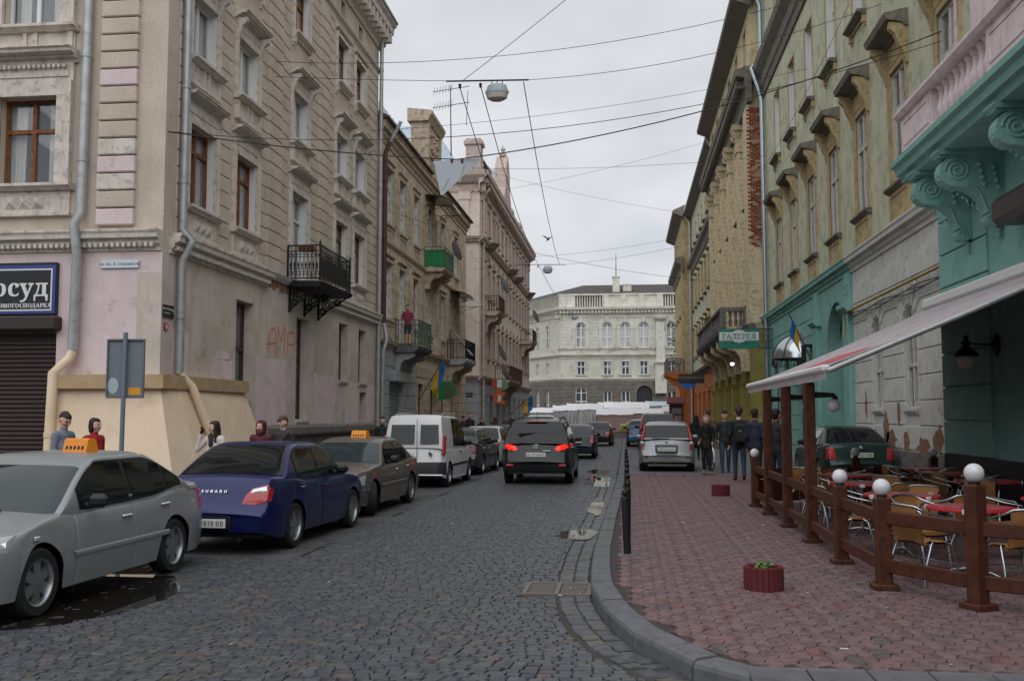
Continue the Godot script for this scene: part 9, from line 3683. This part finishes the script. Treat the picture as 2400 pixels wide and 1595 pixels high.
func hand(mb: MB, wr: Vector3, d: Vector3, sg: float, col: Color, cell: float) -> void:
	var H := Field.new(wr - Vector3.ONE * 0.2, wr + Vector3.ONE * 0.2, maxf(cell * 0.75, 0.0065))
	var side := d.cross(Vector3.RIGHT if absf(d.x) < 0.8 else Vector3.UP).normalized()
	var nrm := side.cross(d).normalized()
	H.bone(wr - d * 0.02, wr + d * 0.05, 0.03, 0.03, 0, 0.01)
	H.bone(wr + d * 0.03 - side * 0.02, wr + d * 0.075 - side * 0.022, 0.02, 0.018, 0, 0.012)
	H.bone(wr + d * 0.03 + side * 0.02, wr + d * 0.075 + side * 0.022, 0.02, 0.018, 0, 0.012)
	for k in 4:
		var b := wr + d * 0.08 + side * (k - 1.5) * 0.021
		var l: float = [0.055, 0.068, 0.064, 0.05][k]
		var q := b + d * l * 0.55 + nrm * 0.006 * sg
		H.bone(b, q, 0.0098, 0.0092, 0, 0.004)
		H.bone(q, q + d * l * 0.4 + nrm * 0.02 * sg, 0.0092, 0.0085, 0, 0.004)
	var th := wr + d * 0.02 + side * 0.03
	H.bone(th, th + side * 0.03 + d * 0.035, 0.013, 0.011, 0, 0.006)
	H.bone(th + side * 0.03 + d * 0.035, th + side * 0.035 + d * 0.065, 0.011, 0.009, 0, 0.004)
	H.mesh_into(mb, [col])

func people() -> void:
	var A := func(e1: Vector3, w1: Vector3, e2: Vector3, w2: Vector3) -> Array: return [[e1, w1], [e2, w2]]
	var hang := [Vector3(0.05, -0.27, -0.03), Vector3(0.06, -0.5, 0.06)]
	var hang2 := [Vector3(-0.05, -0.27, -0.03), Vector3(-0.06, -0.5, 0.06)]
	var near := {"cell": 0.016, "fine": 0.0075}
	var boy := person("boy in grey hooded sweatshirt looking down at his hands", Vector3(-9.35, 0.12, -15.5), 1.2, {"h": 1.76, "w": 0.92, "top": "6f7580", "hair": "33241d", "from": 0.3, "look": Vector3(0.5, 0, 0), "arms": A.call(Vector3(0.06, -0.26, 0.03), Vector3(-0.02, -0.3, 0.24), Vector3(-0.06, -0.26, 0.03), Vector3(0.02, -0.3, 0.24))}.merged(near))
	var rw := person("woman in red coat with black bobbed hair beside the boy", Vector3(-9.15, 0.12, -16.1), 1.3, {"h": 1.66, "top": "9c1c22", "hair": "1a1614", "cut": 1, "coat": 0.3, "from": 0.3}.merged(near))
	var wc := person("woman in white coat and black scarf talking on a phone", Vector3(-7.78, 0.12, -17.95), -0.25, {"h": 1.6, "top": "cdbfb8", "hair": "211815", "cut": 2, "scarf": "17171a", "coat": 0.35, "look": Vector3(0.0, -0.45, 0.1), "gloves": true, "from": 0.3, "arms": A.call(Vector3(0.08, -0.25, 0.02), Vector3(-0.06, -0.3, 0.2), Vector3(-0.2, -0.2, 0.05), Vector3(-0.08, 0.1, 0.1))}.merged(near))
	var hw := person("woman in hooded burgundy jacket beside the man in a cap", Vector3(-7.38, 0.12, -19.3), 0.1, {"h": 1.6, "top": "56202b", "hair": "4a1c26", "cut": 3, "from": 0.35, "look": Vector3(0, -0.3, 0)}.merged(near))
	var cm := person("man in brown cap and dark jacket with a shoulder strap", Vector3(-7.1, 0.12, -19.8), 0.1, {"h": 1.68, "w": 1.08, "top": "38332d", "hair": "4d3a2e", "cut": 4, "from": 0.35, "open": true, "look": Vector3(0, -0.5, 0)}.merged(near))
	var st := MB.new()
	st.tube([Vector3(0.14, 1.36, 0.05), Vector3(0.08, 1.28, 0.135), Vector3(-0.03, 1.12, 0.155), Vector3(-0.12, 0.98, 0.13)], 0.024, 6)
	part("strap", st, sm(hx("20232e"), 0.8), cm)
	person("man in dark green pullover standing by the white van", Vector3(-7.35, 0.12, -29.2), 0.3, {"h": 1.66, "top": "16231f", "hair": "2b1d18", "from": 0.35})
	person("woman in pink top and blue skirt on the green balcony", Vector3(-8.95, 4.7, -39.6), 0.7, {"h": 1.68, "top": "7d1d48", "legs": "1f3a52", "hair": "2a1b17", "bare": true, "coat": 0.5, "shoe": "8a5a4a", "short": true, "arms": A.call(Vector3(0.07, -0.25, 0.05), Vector3(0.02, -0.25, 0.28), hang2[0], hang2[1])})
	var far := {"cell": 0.028, "fine": 0.013, "from": 0.35}
	person("man in dark cap and coat on the pavement by the side street", Vector3(-7.6, 0.12, -45.5), 0.4, {"h": 1.66, "top": "2a2024", "cut": 4, "hair": "1b1a1c"}.merged(far))
	person("fair man in black jacket behind the man in the dark cap", Vector3(-7.6, 0.12, -47.5), 0.2, {"h": 1.82, "top": "1d1c1f", "hair": "6b4a33", "cut": 0}.merged(far))
	person("woman with dark hair in black coat near the grey corner", Vector3(-7.3, 0.12, -49.5), 0.2, {"h": 1.55, "top": "201d22", "cut": 2}.merged(far))
	person("woman with long brown hair seen from behind", Vector3(-7.3, 0.12, -54.5), PI, {"h": 1.6, "top": "2d2a3a", "cut": 2, "hair": "4a2c20"}.merged(far))
	person("person in patterned brown jacket near the shop doors", Vector3(-7.4, 0.12, -60.5), 0.3, {"h": 1.68, "top": "4d423e", "cut": 4, "hair": "2a2624"}.merged(far))
	person("person in dark coat farther along by the shop doors", Vector3(-7.7, 0.12, -66.0), 0.3, {"h": 1.74, "top": "2b2627", "hair": "3a2a22"}.merged(far))
	# right-hand pavement
	person("blonde woman in black coat and leggings walking this way", Vector3(2.3, 0.135, -29.0), -0.1, {"h": 1.7, "w": 0.95, "top": "0f0f11", "legs": "121214", "shoe": "8a7060", "hair": "8a6f4e", "cut": 1, "coat": 0.42, "scarf": "0e0e10", "step": 0.05, "skin": "d2aa96", "arms": A.call(Vector3(0.06, -0.26, -0.02), Vector3(0.02, -0.42, 0.16), Vector3(-0.06, -0.26, -0.02), Vector3(-0.05, -0.4, 0.16))}.merged(near))
	person("dark haired man in grey jacket and blue jeans walking this way", Vector3(2.89, 0.135, -29.6), -0.05, {"h": 1.82, "w": 1.1, "top": "26272a", "legs": "34465a", "shoe": "2c3440", "hair": "17130f", "step": -0.16, "open": true, "look": Vector3(0.25, 0.05, 0), "arms": A.call(Vector3(0.08, -0.26, -0.03), Vector3(0.03, -0.45, 0.12), Vector3(-0.08, -0.26, -0.03), Vector3(-0.03, -0.45, 0.12))}.merged(near))
	var bp := person("man with black backpack and brown knitted cap walking away", Vector3(2.92, 0.135, -26.2), PI, {"h": 1.9, "w": 1.12, "top": "151824", "legs": "2c3a4d", "shoe": "14161a", "hair": "3d2620", "cut": 5, "step": 0.12, "shirt": "c9c9c9", "open": true}.merged(near))
	var pk := MB.new()
	pk.cbox(Vector3(0, 1.25, -0.24), Vector3(0.33, 0.5, 0.2), 0.07)
	pk.cbox(Vector3(0, 1.14, -0.35), Vector3(0.26, 0.26, 0.08), 0.035)
	part("backpack", pk, sm(hx("17161a"), 0.8), bp)
	var pt := MB.new()
	pt.cbox(Vector3(0.02, 1.3, -0.393), Vector3(0.07, 0.025, 0.01), 0.004)
	part("badge", pt, M.alu, bp)
	person("man in navy jacket and maroon trousers beside the backpack man", Vector3(3.1, 0.135, -24.4), PI - 0.5, {"h": 1.85, "w": 1.05, "top": "1a2130", "legs": "2e1d22", "hair": "1c1715", "step": 0.08, "skin": "b07a62"}.merged(near))
	person("man in black cap and leather jacket beyond the cafe fence", Vector3(3.3, 0.135, -22.4), PI - 0.7, {"h": 1.82, "w": 1.05, "top": "1f1e20", "legs": "1e2b3c", "hair": "17171a", "cut": 4, "skin": "b5765c"}.merged(near))
	person("person in long black coat far along the pavement", Vector3(2.66, 0.135, -38.5), PI, {"h": 1.7, "top": "131214", "legs": "131214", "cut": 2, "hair": "151213", "coat": 0.3, "cell": 0.022})
	person("man in tan jacket walking away past the olive arches", Vector3(2.75, 0.135, -33.8), PI, {"h": 1.92, "w": 1.1, "top": "6b4f3c", "legs": "4a4038", "hair": "5a4232", "cell": 0.022})
